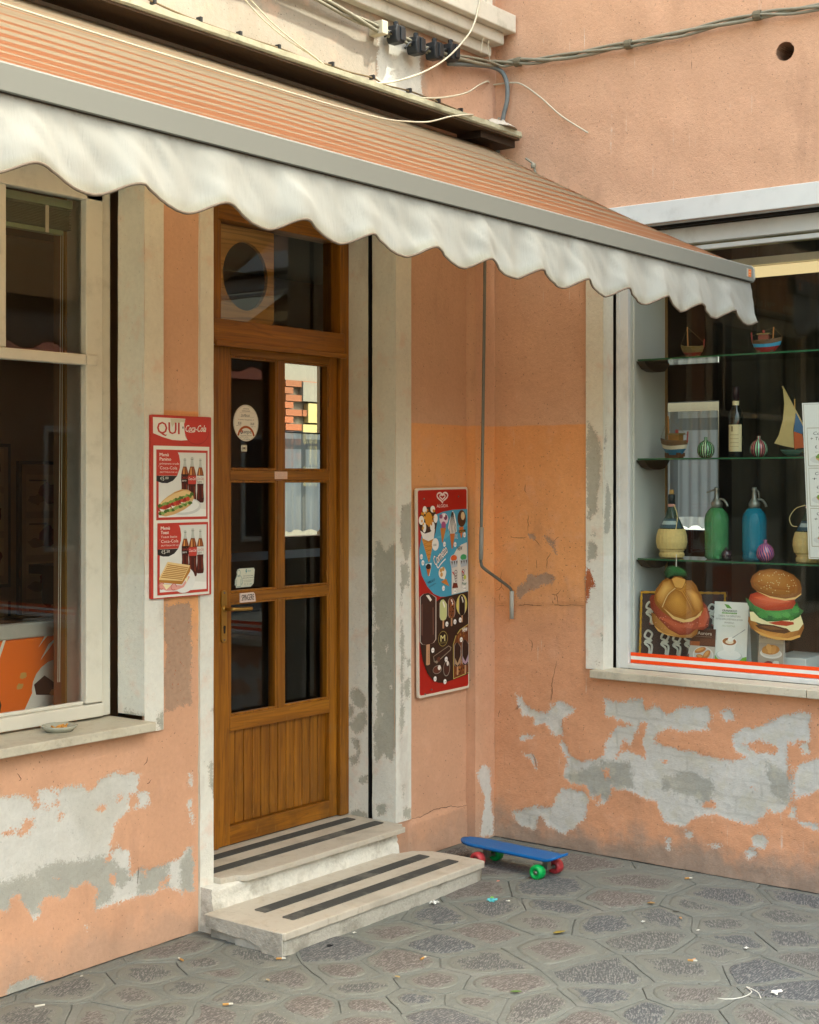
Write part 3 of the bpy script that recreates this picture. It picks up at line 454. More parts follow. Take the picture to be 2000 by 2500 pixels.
M['farwall']=simple('ochre_facade','#8f6d50',.9,nz=1.5,amt=.12); M['roof']=simple('clay_roof','#8f4d33',.85,nz=10,amt=.2); M['stonew']=simple('white_stone','#cfcabc',.8,nz=14,amt=.15,bump=.4,dirt=.5,dirtc='#8f8b78')

# ---------------------------------------------------------------- ground
def clip(poly,a,b):
    """keep the half nearer to a than b"""
    m=((a[0]+b[0])/2,(a[1]+b[1])/2); nx,ny=b[0]-a[0],b[1]-a[1]; out=[]
    for i in range(len(poly)):
        p,q=poly[i],poly[(i+1)%len(poly)]; dp=(p[0]-m[0])*nx+(p[1]-m[1])*ny; dq=(q[0]-m[0])*nx+(q[1]-m[1])*ny
        if dp<=0: out.append(p)
        if (dp<0)!=(dq<0): t=dp/(dp-dq); out.append((p[0]+(q[0]-p[0])*t,p[1]+(q[1]-p[1])*t))
    return out
seeds=[s for s in STONES]
for k in range(6000):
    c=(random.uniform(-4.3,.3),random.uniform(-3.6,.15))
    if min(math.hypot((c[0]-s[0]),(c[1]-s[1])) for s in seeds)>.27: seeds.append(c)
def inset(poly,d):
    cx=sum(p[0] for p in poly)/len(poly); cy=sum(p[1] for p in poly)/len(poly); out=[]
    n=len(poly)
    for i in range(n):
        a,b,c=Vector(poly[i-1]),Vector(poly[i]),Vector(poly[(i+1)%n])
        e1=(b-a).normalized(); e2=(c-b).normalized(); n1=Vector((-e1.y,e1.x)); n2=Vector((-e2.y,e2.x)); bis=(n1+n2)
        bis=bis.normalized() if bis.length>1e-6 else n1
        out.append(tuple(b+bis*min(d/max(.35,bis.dot(n1)),d*2.2)))
    return out
def dens(poly,st,j):
    out=[]
    for i in range(len(poly)):
        p,q=poly[i],poly[(i+1)%len(poly)]; L=math.hypot(q[0]-p[0],q[1]-p[1]); n=max(1,int(L/st))
        for k in range(n):
            t=k/n; x=p[0]+(q[0]-p[0])*t; y=p[1]+(q[1]-p[1])*t
            out.append((x+mnoise.noise(Vector((x*14,y*14,1)))*j,y+mnoise.noise(Vector((x*14,y*14,7)))*j))
    return out
def smoothp(poly,k=2):
    for _ in range(k): 
        n=len(poly); poly=[tuple(.25*np.array(poly[i-1])+.5*np.array(poly[i])+.25*np.array(poly[(i+1)%n])) for i in range(n)]
    return poly
gm=MB(); S_=60.
gm.add([(-S_,-S_,-.007),(S_,-S_,-.007),(S_,S_,-.007),(-S_,S_,-.007)],[(0,1,2,3)])
pav=mk('pavement',gm,M['mortar'],kind='structure',origin=(0,0,0))
pads=MB(); stones=[]
for i,s in enumerate(seeds):
    poly=[(s[0]-.6,s[1]-.6),(s[0]+.6,s[1]-.6),(s[0]+.6,s[1]+.6),(s[0]-.6,s[1]+.6)]
    for t in sorted(seeds,key=lambda q:(q[0]-s[0])**2+(q[1]-s[1])**2)[1:22]: poly=clip(poly,s,t)
    if s[0]<-2.02: poly=clip(poly,(0,-.1),(0,.080))
    if s[0]>-.69 and len(poly)>2: poly=clip(poly,(0,-.1),(0,.080))
    if len(poly)>2: poly=clip(poly,(-.1,0),(.082,0))
    if len(poly)<3: continue
    pd=dens(inset(poly,random.choice([.0003,.0009,.0018])),.05,.006)
    cx=sum(p[0] for p in pd)/len(pd); cy=sum(p[1] for p in pd)/len(pd); n=len(pd); hz=random.uniform(-.0015,.0015)
    rings=[[(p[0],p[1],-.009) for p in pd],[(cx+(p[0]-cx)*.995,cy+(p[1]-cy)*.995,hz-.0012) for p in pd],[(cx+(p[0]-cx)*.975,cy+(p[1]-cy)*.975,hz) for p in pd]]
    k=len(pads.v)
    for r in rings: pads.v+=r
    for a in range(2):
        for b in range(n): pads.f.append((k+a*n+b,k+a*n+(b+1)%n,k+(a+1)*n+(b+1)%n,k+(a+1)*n+b))
    pads.f.append(tuple(k+2*n+b for b in range(n)))
    if s[0]>-.03 or s[1]>-.03: continue
    big=i<len(STONES)
    ins=random.uniform(.012,.03) if big else random.uniform(.02,.045)
    sp=dens(smoothp(dens(inset(poly,ins),.03,.012),2),.03,.005)
    if len(sp)>=5: stones.append((math.hypot(s[0]+2.2,s[1]+1.4),sp,hz))
mk('mortar_bed',pads,M['mortar'],pav,kind='structure')
stones.sort(key=lambda q:q[0])
for d,sp,hz in stones[:190]:
    cx=sum(p[0] for p in sp)/len(sp); cy=sum(p[1] for p in sp)/len(sp); n=len(sp); mb=MB(); ed=[]
    up=random.uniform(.0012,.0032); tx,ty=random.uniform(-.012,.012),random.uniform(-.012,.012)
    for f,zz,e in((1.0,-.004,0.),(.985,up*.5,.003),(.9,up,.010),(.72,up*1.4,.03),(.4,up*1.7,.06)):
        for p in sp:
            dx,dy=(p[0]-cx)*f,(p[1]-cy)*f; mb.v.append((cx+dx,cy+dy,hz+zz+tx*dx+ty*dy)); ed.append(e)
    for a in range(4):
        for b in range(n): mb.f.append((a*n+b,a*n+(b+1)%n,(a+1)*n+(b+1)%n,(a+1)*n+b))
    mb.f.append(tuple(4*n+b for b in range(n)))
    mk('paving_stone',mb,M['stone'],pav,attrs={'edge':ed},smooth=True)
# ---------------------------------------------------------------- shop building (wall with the door)
DX0,DX1=-1.894,-.734      # door opening
WX1=-2.255                # right edge of the display opening
shop=empty('shop_building',(-2.2,0,0),'salmon plastered shop front with peeling paint and the wooden door','building')
fineL=lines(-3.2,0,.012,(DX0,DX1,WX1,-1.967,-2.158,-.618)); usL=[-9,-6,-5,-4.4]+lines(-4.4,-3.2,.1)[1:-1]+fineL
zsL=lines(0,2.3,.012,(.857,))+lines(2.3,3.42,.05)[1:]
def dispL(U,Z):
    pk=np.clip(np.maximum(sdf(U,Z,LW_PEEL,.03),sdf(U,Z,PIER_BARE,.03))*120,0,1)
    low=np.where((U>-.618)&(U<-.167),np.clip((.185+.03*(U+.4)-Z)*60,0,1)*.008,0)
    return und(U,Z,7,.0035)+und(U,Z,26,.0015,3.)-pk*.0025+low
lf={'peel':lambda U,Z:np.minimum(sdf(U,Z,LW_PEEL),-sdf(U,Z,LW_ISLE)),'damp':lambda U,Z:sdf(U,Z,LW_DAMP),'bare':lambda U,Z:sdf(U,Z,PIER_BARE)}
mb,at=sheet(usL,zsL,lambda u,z,d:(u,-d,z),[(DX0,DX1,-1,2.95),(-4.2,WX1,.857,2.92)],dispL,lf)
mk('wall',mb,M['wall'],shop,attrs=at,smooth=True,fix=False)
# thicker upper storey wall
zsU=lines(3.36,4.3,.03)+[5,6,7,9]; usU=[-9,-6,-4.5]+lines(-4,0,.04)
one=lambda c:(lambda U,Z:np.full(U.shape,c))
up_patch=[[(-.93,3.44),(-.93,3.74),(-.62,3.77),(-.60,3.42)]]
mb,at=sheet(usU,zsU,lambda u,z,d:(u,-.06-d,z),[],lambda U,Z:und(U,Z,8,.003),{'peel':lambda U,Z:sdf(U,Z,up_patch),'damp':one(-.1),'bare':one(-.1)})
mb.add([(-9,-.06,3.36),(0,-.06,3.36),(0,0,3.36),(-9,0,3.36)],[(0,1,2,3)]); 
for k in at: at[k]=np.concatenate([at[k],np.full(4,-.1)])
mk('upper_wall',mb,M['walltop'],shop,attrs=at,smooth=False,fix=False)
# boxed pipe chase in the corner
us=lines(-.167,-.001,.012); zs=lines(0,3.36,.014)
mb,at=sheet(us,zs,lambda u,z,d:(u,-.055-d,z),[],lambda U,Z:und(U,Z,9,.003,5.)+np.where(U<-.155,-.004,0),{'peel':lambda U,Z:sdf(U,Z,CHASE_PEEL),'damp':one(-.1),'bare':one(-.1)})
us2=lines(-.055,.0,.014); mb2,at2=sheet(us2,zs,lambda u,z,d:(-.167-d,u,z),[],lambda U,Z:und(U,Z,9,.002,8.),{'peel':one(-.1),'damp':one(-.1),'bare':one(-.1)})
mb.add(mb2.v,[f[::-1] for f in mb2.f])
for k in at: at[k]=np.concatenate([at[k],at2[k]])
mk('pipe_chase',mb,M['wall'],shop,attrs=at,smooth=True,fix=False)
def board(name,parent,fn,us,zs,peels,isles=(),bricks=(),thick=None,seed=0.,mat=None,amp=.0012):
    mb,at=sheet(us,zs,fn,[],lambda U,Z:und(U,Z,12,amp,seed)-np.clip(sdf(U,Z,peels,.03)*120,0,1)*.002,
      {'peel':lambda U,Z:np.minimum(sdf(U,Z,peels),-sdf(U,Z,isles)) if isles else sdf(U,Z,peels),'damp':one(-.1),'bare':lambda U,Z:sdf(U,Z,bricks)})
    return mk(name,mb,mat or M['white'],parent,attrs=at,smooth=True,fix=False)
def edge_strip(name,parent,mat,x0,x1,y0,y1,z0,z1): return mk(name,MB().box(x0,x1,y0,y1,z0,z1),mat,parent)
# door surround: front bands and reveals
PR=.010
def band(name,parent,u0,u1,z0,z1,peels,seed,side=True,res=.012,axis='L'):
    us=lines(u0,u1,res); zs=lines(z0,z1,res)
    if axis=='L': fn=lambda u,z,d:(u,-PR-d,z)
    else: fn=lambda u,z,d:(-PR-d,u,z)
    o=board(name,parent,fn,us,zs,peels,seed=seed)
    return o
ds=empty('door_surround',(-1.3,0,0)); ds.parent=shop; ds.location=Vector((-1.3,0,0))-WPOS[shop]; WPOS[ds]=Vector((-1.3,0,0))
band('jamb_face',ds,-1.967,DX0,.0,2.95,LFRONT_PEEL,1.)
band('jamb_face',ds,DX1,-.618,.19,3.0,DFRONT_PEEL,2.)
band('lintel_face',ds,-1.967,-.618,2.953,3.05,[],3.)
for (x0,x1,z0,z1) in((-1.967,DX0,0,2.95),(DX1,-.618,.19,2.95)):   # thin returns of the proud bands
    e=MB(); xs=x0 if x0<-1.5 else x1
    e.box(xs-.0005,xs+.0005,-PR+.001,.004,z0,z1); mk('band_edge',e,M['frame'],ds)
mb,at=sheet(lines(-PR,.128,.012),lines(.19,2.95,.012),lambda u,z,d:(DX1-d,u,z),[],lambda U,Z:und(U,Z,12,.002,4.)+und(U,Z,40,.001,4.)-np.clip(sdf(U,Z,DREV_PEEL,.03)*120,0,1)*.002,
  {'peel':lambda U,Z:np.minimum(sdf(U,Z,DREV_PEEL),-sdf(U,Z,DREV_ISLE)),'damp':one(-.1),'bare':one(-.1)}); mb.f=[f[::-1] for f in mb.f]
mk('reveal',mb,M['white'],ds,attrs=at,smooth=True,fix=False)
mb,at=sheet(lines(.152,.30,.012),lines(.19,2.95,.012),lambda u,z,d:(DX1-d,u,z),[],lambda U,Z:und(U,Z,12,.002,6.)-np.clip(sdf(U,Z,DREV_PEEL,.03)*120,0,1)*.002,
  {'peel':lambda U,Z:sdf(U,Z,DREV_PEEL),'damp':one(-.1),'bare':one(-.1)}); mb.f=[f[::-1] for f in mb.f]
mk('reveal',mb,M['white'],ds,attrs=at,smooth=True,fix=False)
mb=MB().box(DX1+.05,DX1+.06,.12,.16,.19,2.95).box(DX1+.001,DX1+.05,.1275,.1285,.19,2.95).box(DX1+.001,DX1+.05,.1515,.1525,.19,2.95); mk('shutter_guide',mb,M['black'],ds)
mk('reveal',MB().box(DX0-.05,DX0,-PR+.002,.30,0,2.95),M['frame'],ds)
mk('soffit',MB().box(DX0-.05,DX1+.05,-PR+.002,.30,2.951,3.0),M['frame'],ds)
# display-window surround on the shop wall
dw=empty('window_surround',(-2.2,0,.85)); dw.parent=shop; dw.location=Vector((-2.2,0,.85))-WPOS[shop]; WPOS[dw]=Vector((-2.2,0,.85))
band('jamb_face',dw,WX1,-2.158,.81,3.0,LFRONT_PEEL,7.)
mk('band_edge',MB().box(-2.1585,-2.1575,-PR+.001,.004,.81,3.0),M['frame'],dw)
mb,at=sheet(lines(-PR,.137,.012),lines(.872,2.92,.02),lambda u,z,d:(WX1-d,u,z),[],lambda U,Z:und(U,Z,12,.002,9.),{'peel':lambda U,Z:sdf(U,Z,[[(-.02,.86),(.1,.86),(.1,.885),(0,.882)]]),'damp':one(-.1),'bare':one(-.1)}); mb.f=[f[::-1] for f in mb.f]
mk('reveal',mb,M['white'],dw,attrs=at,smooth=True,fix=False)
mk('shutter_guide',MB().box(WX1+.04,WX1+.05,.13,.17,.86,2.92).box(WX1+.001,WX1+.04,.1365,.1375,.86,2.92),M['black'],dw)
mk('soffit',MB().box(-4.2,WX1+.04,0,.2,2.921,2.97),M['frame'],dw)
# canopy ledge above the awning
lz=MB(); xs=lines(-6,-.035,.05)
P=[]
for x in xs:
    a=.004*mnoise.noise(Vector((x*9,0,0))); b=.004*mnoise.noise(Vector((x*11,3,0)))
    P.append([(x,-.05,3.412),(x,-.232+a,3.410),(x,-.238+a,3.418+b),(x,-.236+b,3.440+b),(x,-.05,3.450)])
lz.grid(P); n=len(xs); lz.f+=[(0,1,2,3,4),tuple((n-1)*5+i for i in range(4,-1,-1))]
mk('canopy_ledge',lz,M['ledge'],shop); mk('ledge_soffit_shade',MB().box(-6,-.04,-.228,-.061,3.400,3.4085),simple('shade_brown_soffit','#4a3826',.9,nz=20,amt=.25),shop)  # dark sheet below the slab: the shade under the ledge is put into its colour
mk('ledge_bracket',MB().box(-.33,-.04,-.20,-.062,3.368,3.3995),M['darkbrown'],shop)
mk('ledge_hook',MB().tube([(-1.72,-.06,3.37),(-1.72,-.10,3.35),(-1.715,-.11,3.31),(-1.70,-.115,3.29)],.007,6),M['blackplastic'],shop)
# upper window sill above the cables
us_=empty('upper_window',(-.9,-.06,3.8)); us_.parent=shop; us_.location=Vector((-.9,-.06,3.8))-WPOS[shop]; WPOS[us_]=Vector((-.9,-.06,3.8))
mk('sill_moulding',MB().box(-2.0,-.10,-.105,-.05,3.815,3.87),M['stonew'],us_,bevel=.006)
mk('sill_moulding',MB().box(-2.05,-.055,-.15,-.05,3.871,3.93),M['stonew'],us_,bevel=.008)
mk('sill_slab',MB().box(-2.1,-.012,-.19,-.05,3.931,4.02),M['stonew'],us_,bevel=.006)
mk('shutter_panel',MB().box(-1.9,-.13,-.13,-.05,4.021,5.4),M['stonew'],us_)
for k in range(30): mk('shutter_batten',MB().box(-1.88+k*.058,-1.83+k*.058,-.142,-.131,4.022,5.39),M['stonew'],us_)
# interior of the shop
mk('interior_back_wall',MB().box(-6,1.70,3.0,3.12,.1,3.2).box(2.30,2.45,3.0,3.12,.1,3.2).box(1.70,2.30,3.0,3.12,.1,1.35).box(1.70,2.30,3.0,3.12,2.75,3.2),M['interior'],shop)
mk('interior_side_wall',MB().box(-6,-5.9,.361,2.999,.191,3.199),M['interior'],shop); mk('interior_side_wall',MB().box(2.36,2.449,.361,2.999,.191,3.199),M['interior'],shop)
mk('interior_ceiling',MB().box(-6,2.45,.02,3.12,3.2,3.3),M['ceiling'],shop)
mk('interior_floor',MB().box(-6,2.45,.31,3.12,.1,.19),M['dark'],shop)
mk('interior_front_wall',MB().box(-.76,2.45,.31,.36,.1,3.2).box(-2.38,-1.62,.31,.36,.1,3.2).box(-6,-1.0,.31,.36,2.95,3.2).box(-6,-2.38,.31,.36,.1,.83),M['interior'],shop)
mk('interior_pier',MB().lathe([(.09,.19),(.09,3.2)],(-1.05,2.75,0),16),simple('dull_blue_column','#4c5048',.7),shop,smooth=True)
mk('counter',MB().box(-.9,1.5,1.7,2.3,.19,1.25).box(-.95,1.55,1.65,2.35,1.25,1.30),M['darkbrown'],shop)
# ---------------------------------------------------------------- side building (wall with the display window)
side=empty('side_building',(0,-1.5,0),'orange plastered building with patched wall and the display window','building')
WY0,WY1=-.673,-5.2
usR=[-8.8,-7.5,-6,-5.3]+lines(-5.2,-2.3,.1)+lines(-2.3,0,.012,(WY0,-.58))[1:]; zsR=lines(0,2.3,.012,(.84,))+lines(2.3,4.3,.03,(2.924,3.552,3.652))[1:]+[5,6,6.65]
HY,HZ=-1.565,3.602
def dispR(U,Z):
    pk=np.clip(np.maximum(sdf(U,Z,RW_PEEL,.03),sdf(U,Z,RW_BARE,.03))*120,0,1)
    ridge=np.clip((Z-(1.155+.012*np.sin(U*9)))*200,0,1)*np.clip((2.0-Z)*3,0,1)*np.clip((U+.62)*20,0,1)*.007
    return und(U,Z,6,.005,2.)+und(U,Z,24,.002,6.)-pk*.003+ridge+np.clip((.12-Z)*8,0,1)*und(U,Z,14,.006,9.)
rf={'peel':lambda U,Z:np.minimum(sdf(U,Z,RW_PEEL),-sdf(U,Z,RW_ISLE)),'damp':lambda U,Z:sdf(U,Z,RW_DAMP),'bare':lambda U,Z:np.maximum(sdf(U,Z,RW_BARE),sdf(U,Z,WFRONT_BRICK))}
hq=.05; usR=sorted(set([u for u in usR if not(HY-hq-.008<u<HY-hq+.008 or HY+hq-.008<u<HY+hq+.008)]+[HY-hq,HY+hq]))
def dR(U,Z):
    d=dispR(U,Z); k=np.clip((np.maximum(abs(U-HY),abs(Z-HZ))-hq)*25,0,1); return d*k
mb,at=sheet(usR,zsR,lambda u,z,d:(-d,u,z),[(WY1,WY0,.84,2.924),(HY-hq,HY+hq,HZ-hq,HZ+hq)],dR,rf); mb.f=[f[::-1] for f in mb.f]
mk('wall',mb,M['wallR'],side,attrs=at,smooth=True,fix=False)
n=32; v=[]; f=[]
for k in range(n):
    a=2*PI*k/n; c,s=math.cos(a),math.sin(a); q=hq/max(abs(c),abs(s)); r=.041*(1+.05*mnoise.noise(Vector((c*3,s*3,0)))); v+=[(0,HY+c*q,HZ+s*q),(0,HY+c*r,HZ+s*r),(.14,HY+c*r*.97,HZ+s*r*.97)]
for k in range(n):
    j=(k+1)%n; f+=[(3*k,3*k+1,3*j+1,3*j)]
mk('hole_collar',MB().add(v,f+[(3*k+1,3*k+2,3*((k+1)%n)+2,3*((k+1)%n)+1) for k in range(n)]),M['wallR'],side,attrs={'peel':[-.1]*3*n,'damp':[-.1]*3*n,'bare':[-.1]*3*n})
f=[(3*k+1,3*k+2,3*((k+1)%n)+2,3*((k+1)%n)+1) for k in range(n)]+[tuple(3*k+2 for k in range(n))]
mk('vent_hole_lining',MB().add(v,f),simple('rusty_clay_duct','#7a4630',.8,nz=30,amt=.25),side)
mk('side_wall',MB().box(0.01,6,-8.8,-8.79,0,6.65).box(0,6,0,.02,3.3,6.65).box(6,6.02,-8.8,0,0,6.65),M['wallR'],side,attrs=None)
mk('roof',MB().box(-.0,6.1,-8.9,.02,6.652,6.70),M['roof'],side)
sw=empty('window_surround',(0,-.62,.85)); sw.parent=side; sw.location=Vector((0,-.62,.85))-WPOS[side]; WPOS[sw]=Vector((0,-.62,.85))
o=band('jamb_face',sw,WY0,-.58,.868,2.924,WFRONT_PEEL,11.,axis='R'); o.data.flip_normals()
# bare brick showing: shared bare field on the jamb
U=np.array([v.co.y+WPOS[sw].y for v in o.data.vertices]); Z=np.array([v.co.z+WPOS[sw].z for v in o.data.vertices])
o.data.attributes['bare'].data.foreach_set('value',sdf(U,Z,WFRONT_BRICK).astype(np.float32))
mk('band_edge',MB().box(-PR+.001,.004,-.5805,-.5795,.868,2.924),M['frame'],sw)
mb,at=sheet(lines(-PR,.084,.012),lines(.868,2.924,.02),lambda u,z,d:(u,WY0-d,z),[],lambda U,Z:und(U,Z,12,.001,9.),{'peel':lambda U,Z:sdf(U,Z,[[(0,1.5),(.05,1.52),(.06,1.7),(.02,1.75)],[(.0,1.9),(.03,1.95),(.02,2.02)]]),'damp':one(-.1),'bare':one(-.1)})
mk('reveal',mb,M['white'],sw,attrs=at,smooth=True,fix=False)
mk('shutter_guide',MB().box(.084,.112,WY0+.03,WY0+.04,.87,2.93).box(.0835,.0845,WY0+.001,WY0+.03,.87,2.93),M['black'],sw)
mk('lintel_face',MB().box(-.012,.06,WY1,-.58,2.926,3.022),M['frameg'],sw,bevel=.003)
mk('shutter_slot',MB().box(.065,.10,WY1,-.66,2.915,2.99),M['black'],sw)
# interior seen through the display window
mk('interior_back_wall',MB().box(2.2,2.3,-6,-.20,.1,3.2).box(2.2,2.3,.20,.305,.1,3.2).box(2.2,2.3,-.20,.20,.1,1.45).box(2.2,2.3,-.20,.20,2.24,3.2),M['dark'],side)
mk('interior_side_wall',MB().box(.47,2.199,.19,.30,.191,3.199),M['dark'],side); mk('interior_side_wall',MB().box(.131,2.199,-6.1,-6.0,.191,3.199),M['dark'],side)
mk('interior_ceiling',MB().box(.12,2.3,-6,.3,3.2,3.3),M['ceiling'],side)
mk('interior_floor',MB().box(.06,2.3,-6,.3,.1,.19),M['dark'],side)
mk('interior_front_wall',MB().box(.114,.13,-6,.3,.1,.83).box(.114,.13,WY0+.02,.3,.83,3.2).box(.135,.15,-6,.3,2.96,3.2),M['dark'],side)
ckm=simple('crack_shadow','#4a3526',.95,nz=60,amt=.3)
def crack(pts,fn,parent,wd=.0022):
    P=[Vector((a,b,0)) for a,b in pts]; Q=[]
    for i in range(len(P)-1):
        n=max(2,int((P[i+1]-P[i]).length/.008))
        for k in range(n):
            p=P[i].lerp(P[i+1],k/n); Q.append(p+Vector((mnoise.noise(p*60),mnoise.noise(p*60+Vector((9,9,9))),0))*.004)
    Q.append(P[-1]); n=len(Q); mb=MB(); L=[];R_=[]
    for i,p in enumerate(Q):
        t=(Q[min(i+1,n-1)]-Q[max(i-1,0)]).normalized(); w_=wd*(.35+.65*math.sin(PI*i/(n-1)))*(1+.6*mnoise.noise(p*90)); nn=Vector((-t.y,t.x,0))*w_/2; L.append(fn(p+nn)); R_.append(fn(p-nn))
    mb.v=L+R_; mb.f=[(i,i+1,n+i+1,n+i) for i in range(n-1)]; mk('crack',mb,ckm,parent)
A1=lambda v:np.array([[v]])
for c in CRACKS_R: crack(c,lambda p:(-float(dR(A1(p.x),A1(p.y))[0,0])-.0012,p.x,p.y),side)
for c in CRACKS_L: crack(c,lambda p:(p.x,-float(dispL(A1(p.x),A1(p.y))[0,0])-.0012,p.y),shop,.0026)
# out-of-view block added to shade this corner; only the glass can reflect it
far=empty('sun_block_building',(3.5,-10,0),'tall ochre building block added out of view to shade the corner from the sun','building')
mk('wall',MB().box(-1.0,8,-13,-7,0,15.4),M['farwall'],far)
mk('roof',MB().prism([(-1.1,15.4),(8.1,15.4),(3.5,15.42)],-13.1,-6.95,'y'),M['roof'],far)
for r in range(4):
    for c in range(4):
        x=-.2+c*2.1; z=1.2+r*3.4; wq=mk('window',MB().box(x-.08,x+1.08,-7.0,-6.96,z-.08,z+1.78),M['stonew'],far); mk('pane',MB().box(x,x+1,-6.958,-6.95,z,z+1.7),M['black'],wq); WPOS[wq]=WPOS[far]
house=empty('sky_block_house',(-8.7,-13,0),'low brown house block added out of view to keep sky reflections off the glass','building')  # unseen house added to block the bright horizon in the pane reflections
mk('wall',MB().box(-14,-3.6,-15,-11,0,3.3),M['farwall'],house); mk('roof',MB().prism([(-15.3,3.3),(-10.7,3.3),(-13,4.2)],-14.2,-3.4,'x'),M['roof'],house)
for c in range(5):
    for r in range(1):
        x=-13+c*2.0; z=.9+r*3.0; wq=mk('window',MB().box(x-.08,x+.98,-11.0,-10.96,z-.08,z+1.58),M['stonew'],house); WPOS[wq]=WPOS[house]; mk('pane',MB().box(x,x+.9,-10.958,-10.95,z,z+1.5),M['black'],wq)
def glassm(c): 
    k='glass_'+c.lstrip('#'); m=bpy.data.materials.get(k)
    if m: return m
    g=G(k); b=g.n('ShaderNodeBsdfPrincipled'); g.put(b.inputs['Base Color'],c); b.inputs['Roughness'].default_value=.06; b.inputs['Transmission Weight'].default_value=.66; b.inputs['IOR'].default_value=1.3; g.t.links.new(b.outputs[0],g.o.inputs[0]); return g.mat
# ---------------------------------------------------------------- steps
st=empty('threshold_step',(-1.35,-.05,.09),'upper marble threshold with two dark strips under the wooden door','step')
poly=[(-1.893,.30),(-1.893,-.045),(-1.86,-.05),(-1.82,-.062),(-1.795,-.098)]
poly+=[(-1.795+(1.01)*k/26,-.102+.0035*mnoise.noise(Vector((k*.9,0,2)))) for k in range(1,26)]+[(-.778,-.10),(-.772,-.06),(-.736,-.05),(-.736,.30)]
mk('slab',MB().prism(poly,.172,.195,'z'),M['marble'],st,bevel=.003)
mb=MB(); xs=lines(-1.965,-.80,.02); P=[]
for z,oy in((.0,-.085),(.088,-.082),(.093,-.079),(.115,-.076),(.128,-.070),(.14,-.074),(.155,-.068),(.1715,-.072)):
    P.append([(x,oy+.007*mnoise.noise(Vector((x*7,z*40,1)))+.004*mnoise.noise(Vector((x*30,z*90,4))),z) for x in xs])
P.append([(x,.12,.1716) for x in xs]); mb.grid(P); r=len(xs); P=P[:-1]; mb.add([P[i][0] for i in range(len(P))]+[(xs[0],.2,p[0][2]) for p in P],[(i,i+1,len(P)+i+1,len(P)+i) for i in range(len(P)-1)]); mb.add([P[i][-1] for i in range(len(P))]+[(xs[-1],.2,p[0][2]) for p in P],[(i,i+1,len(P)+i+1,len(P)+i) for i in range(len(P)-1)])
mk('riser',mb,M['riser'],st,smooth=True)
for y0,y1,x0,x1 in((.17,.225,-1.892,-.80),(.025,.08,-1.892,-.775)):
    mk('antislip_strip',MB().prism(rrect(x0,x1,y0,y1,.007),.1955,.1985,'z'),M['strip'],st)
st2=empty('street_step',(-1.36,-.28,0),'lower stone step with two dark strips, chipped corner, on the paving','step')
top=[(-2.012,-.075),(-2.014,-.25),(-2.010,-.475),(-2.0,-.487)]
top+=[(-2.0+1.29*k/30,-.488+.004*mnoise.noise(Vector((k*.8,5,0)))) for k in range(1,30)]+[(-.705,-.482),(-.698,-.44),(-.70,-.30),(-.71,-.2),(-.76,-.125),(-.84,-.10),(-.85,-.08)]
mk('tread',MB().prism(top,.060,.090,'z'),M['marble'],st2,bevel=.004)
bt=[(a+(.006 if a<-1.4 else -.012),b+.008) for a,b in top[1:-3]]
fr=MB(); P=[]
for z,k in((-.006,.012),(.02,.006),(.045,.004),(.0598,.0)):
    P.append([(a+.003*mnoise.noise(Vector((a*20,z*60,0))),b+k*.4+.004*mnoise.noise(Vector((a*16,z*50,6))),z) for a,b in bt])
fr.grid(P); mk('base',fr,M['conc'],st2,smooth=True)
mk('side_face',MB().prism([(-.486,.089),(-.09,.089),(-.09,.045),(-.16,.040),(-.24,.035),(-.30,.038),(-.37,.022),(-.385,.004),(-.41,-.004),(-.486,-.004)],-2.0165,-2.013,'x'),M['conc'],st2)
mk('footing',MB().prism([(-.45,-.004),(-.09,-.004),(-.09,.045),(-.2,.036),(-.34,.03),(-.45,.05)],-1.99,-1.2,'x'),M['conc'],st2,bevel=.005)
for y0,y1,x0,x1 in((-.255,-.195,-1.86,-.80),(-.405,-.345,-1.865,-.79)):
    mk('antislip_strip',MB().prism(rrect(x0,x1,y0,y1,.007),.0905,.0935,'z'),M['strip'],st2)
# ---------------------------------------------------------------- the wooden door
Y=.285
door=empty('shop_door',(-1.2,Y,.197),'varnished wooden shop door with six glass panes and plank base','door')
LX0,LX1=-1.578,-.80
def wd(n,x0,x1,z0,z1,y0,y1,m,par=door,bv=.003): return mk(n,MB().box(x0,x1,y0,y1,z0,z1),M[m],par,bevel=bv)
wd('frame_post',LX1+.003,DX1-.001,.198,2.95,Y-.018,Y+.09,'woodv'); wd('frame_post',-1.64,LX0-.003,.198,2.95,Y-.012,Y+.09,'woodv')
mk('frame_filler',MB().box(DX0,-1.641,Y+.002,Y+.06,.196,2.95),M['frame'],door)
tb=wd('transom_bar',-1.64,LX1+.002,2.324,2.432,Y-.045,Y+.085,'woodh'); WPOS[tb]=WPOS[door]
wd('bead',-1.64,LX1+.002,2.316,2.340,Y-.058,Y-.0455,'woodh',tb)
wd('frame_head',-1.64,LX1+.002,2.86,2.95,Y-.01,Y+.085,'woodh')
wd('stile',LX0,-1.502,.2,2.323,Y,Y+.062,'woodv'); wd('stile',-.852,LX1,.2,2.323,Y,Y+.062,'woodv')
ZR=[(.2,.277),(.682,.746),(1.232,1.272),(1.755,1.797),(2.288,2.323)]
for a,b in ZR: wd('rail',-1.5015,-.8525,a,b,Y+.0005,Y+.06,'woodh')
for k in range(1,4): wd('mullion',-1.204,-1.162,ZR[k][1]+.0005,ZR[k+1][0]-.0005,Y+.001,Y+.06,'woodv')
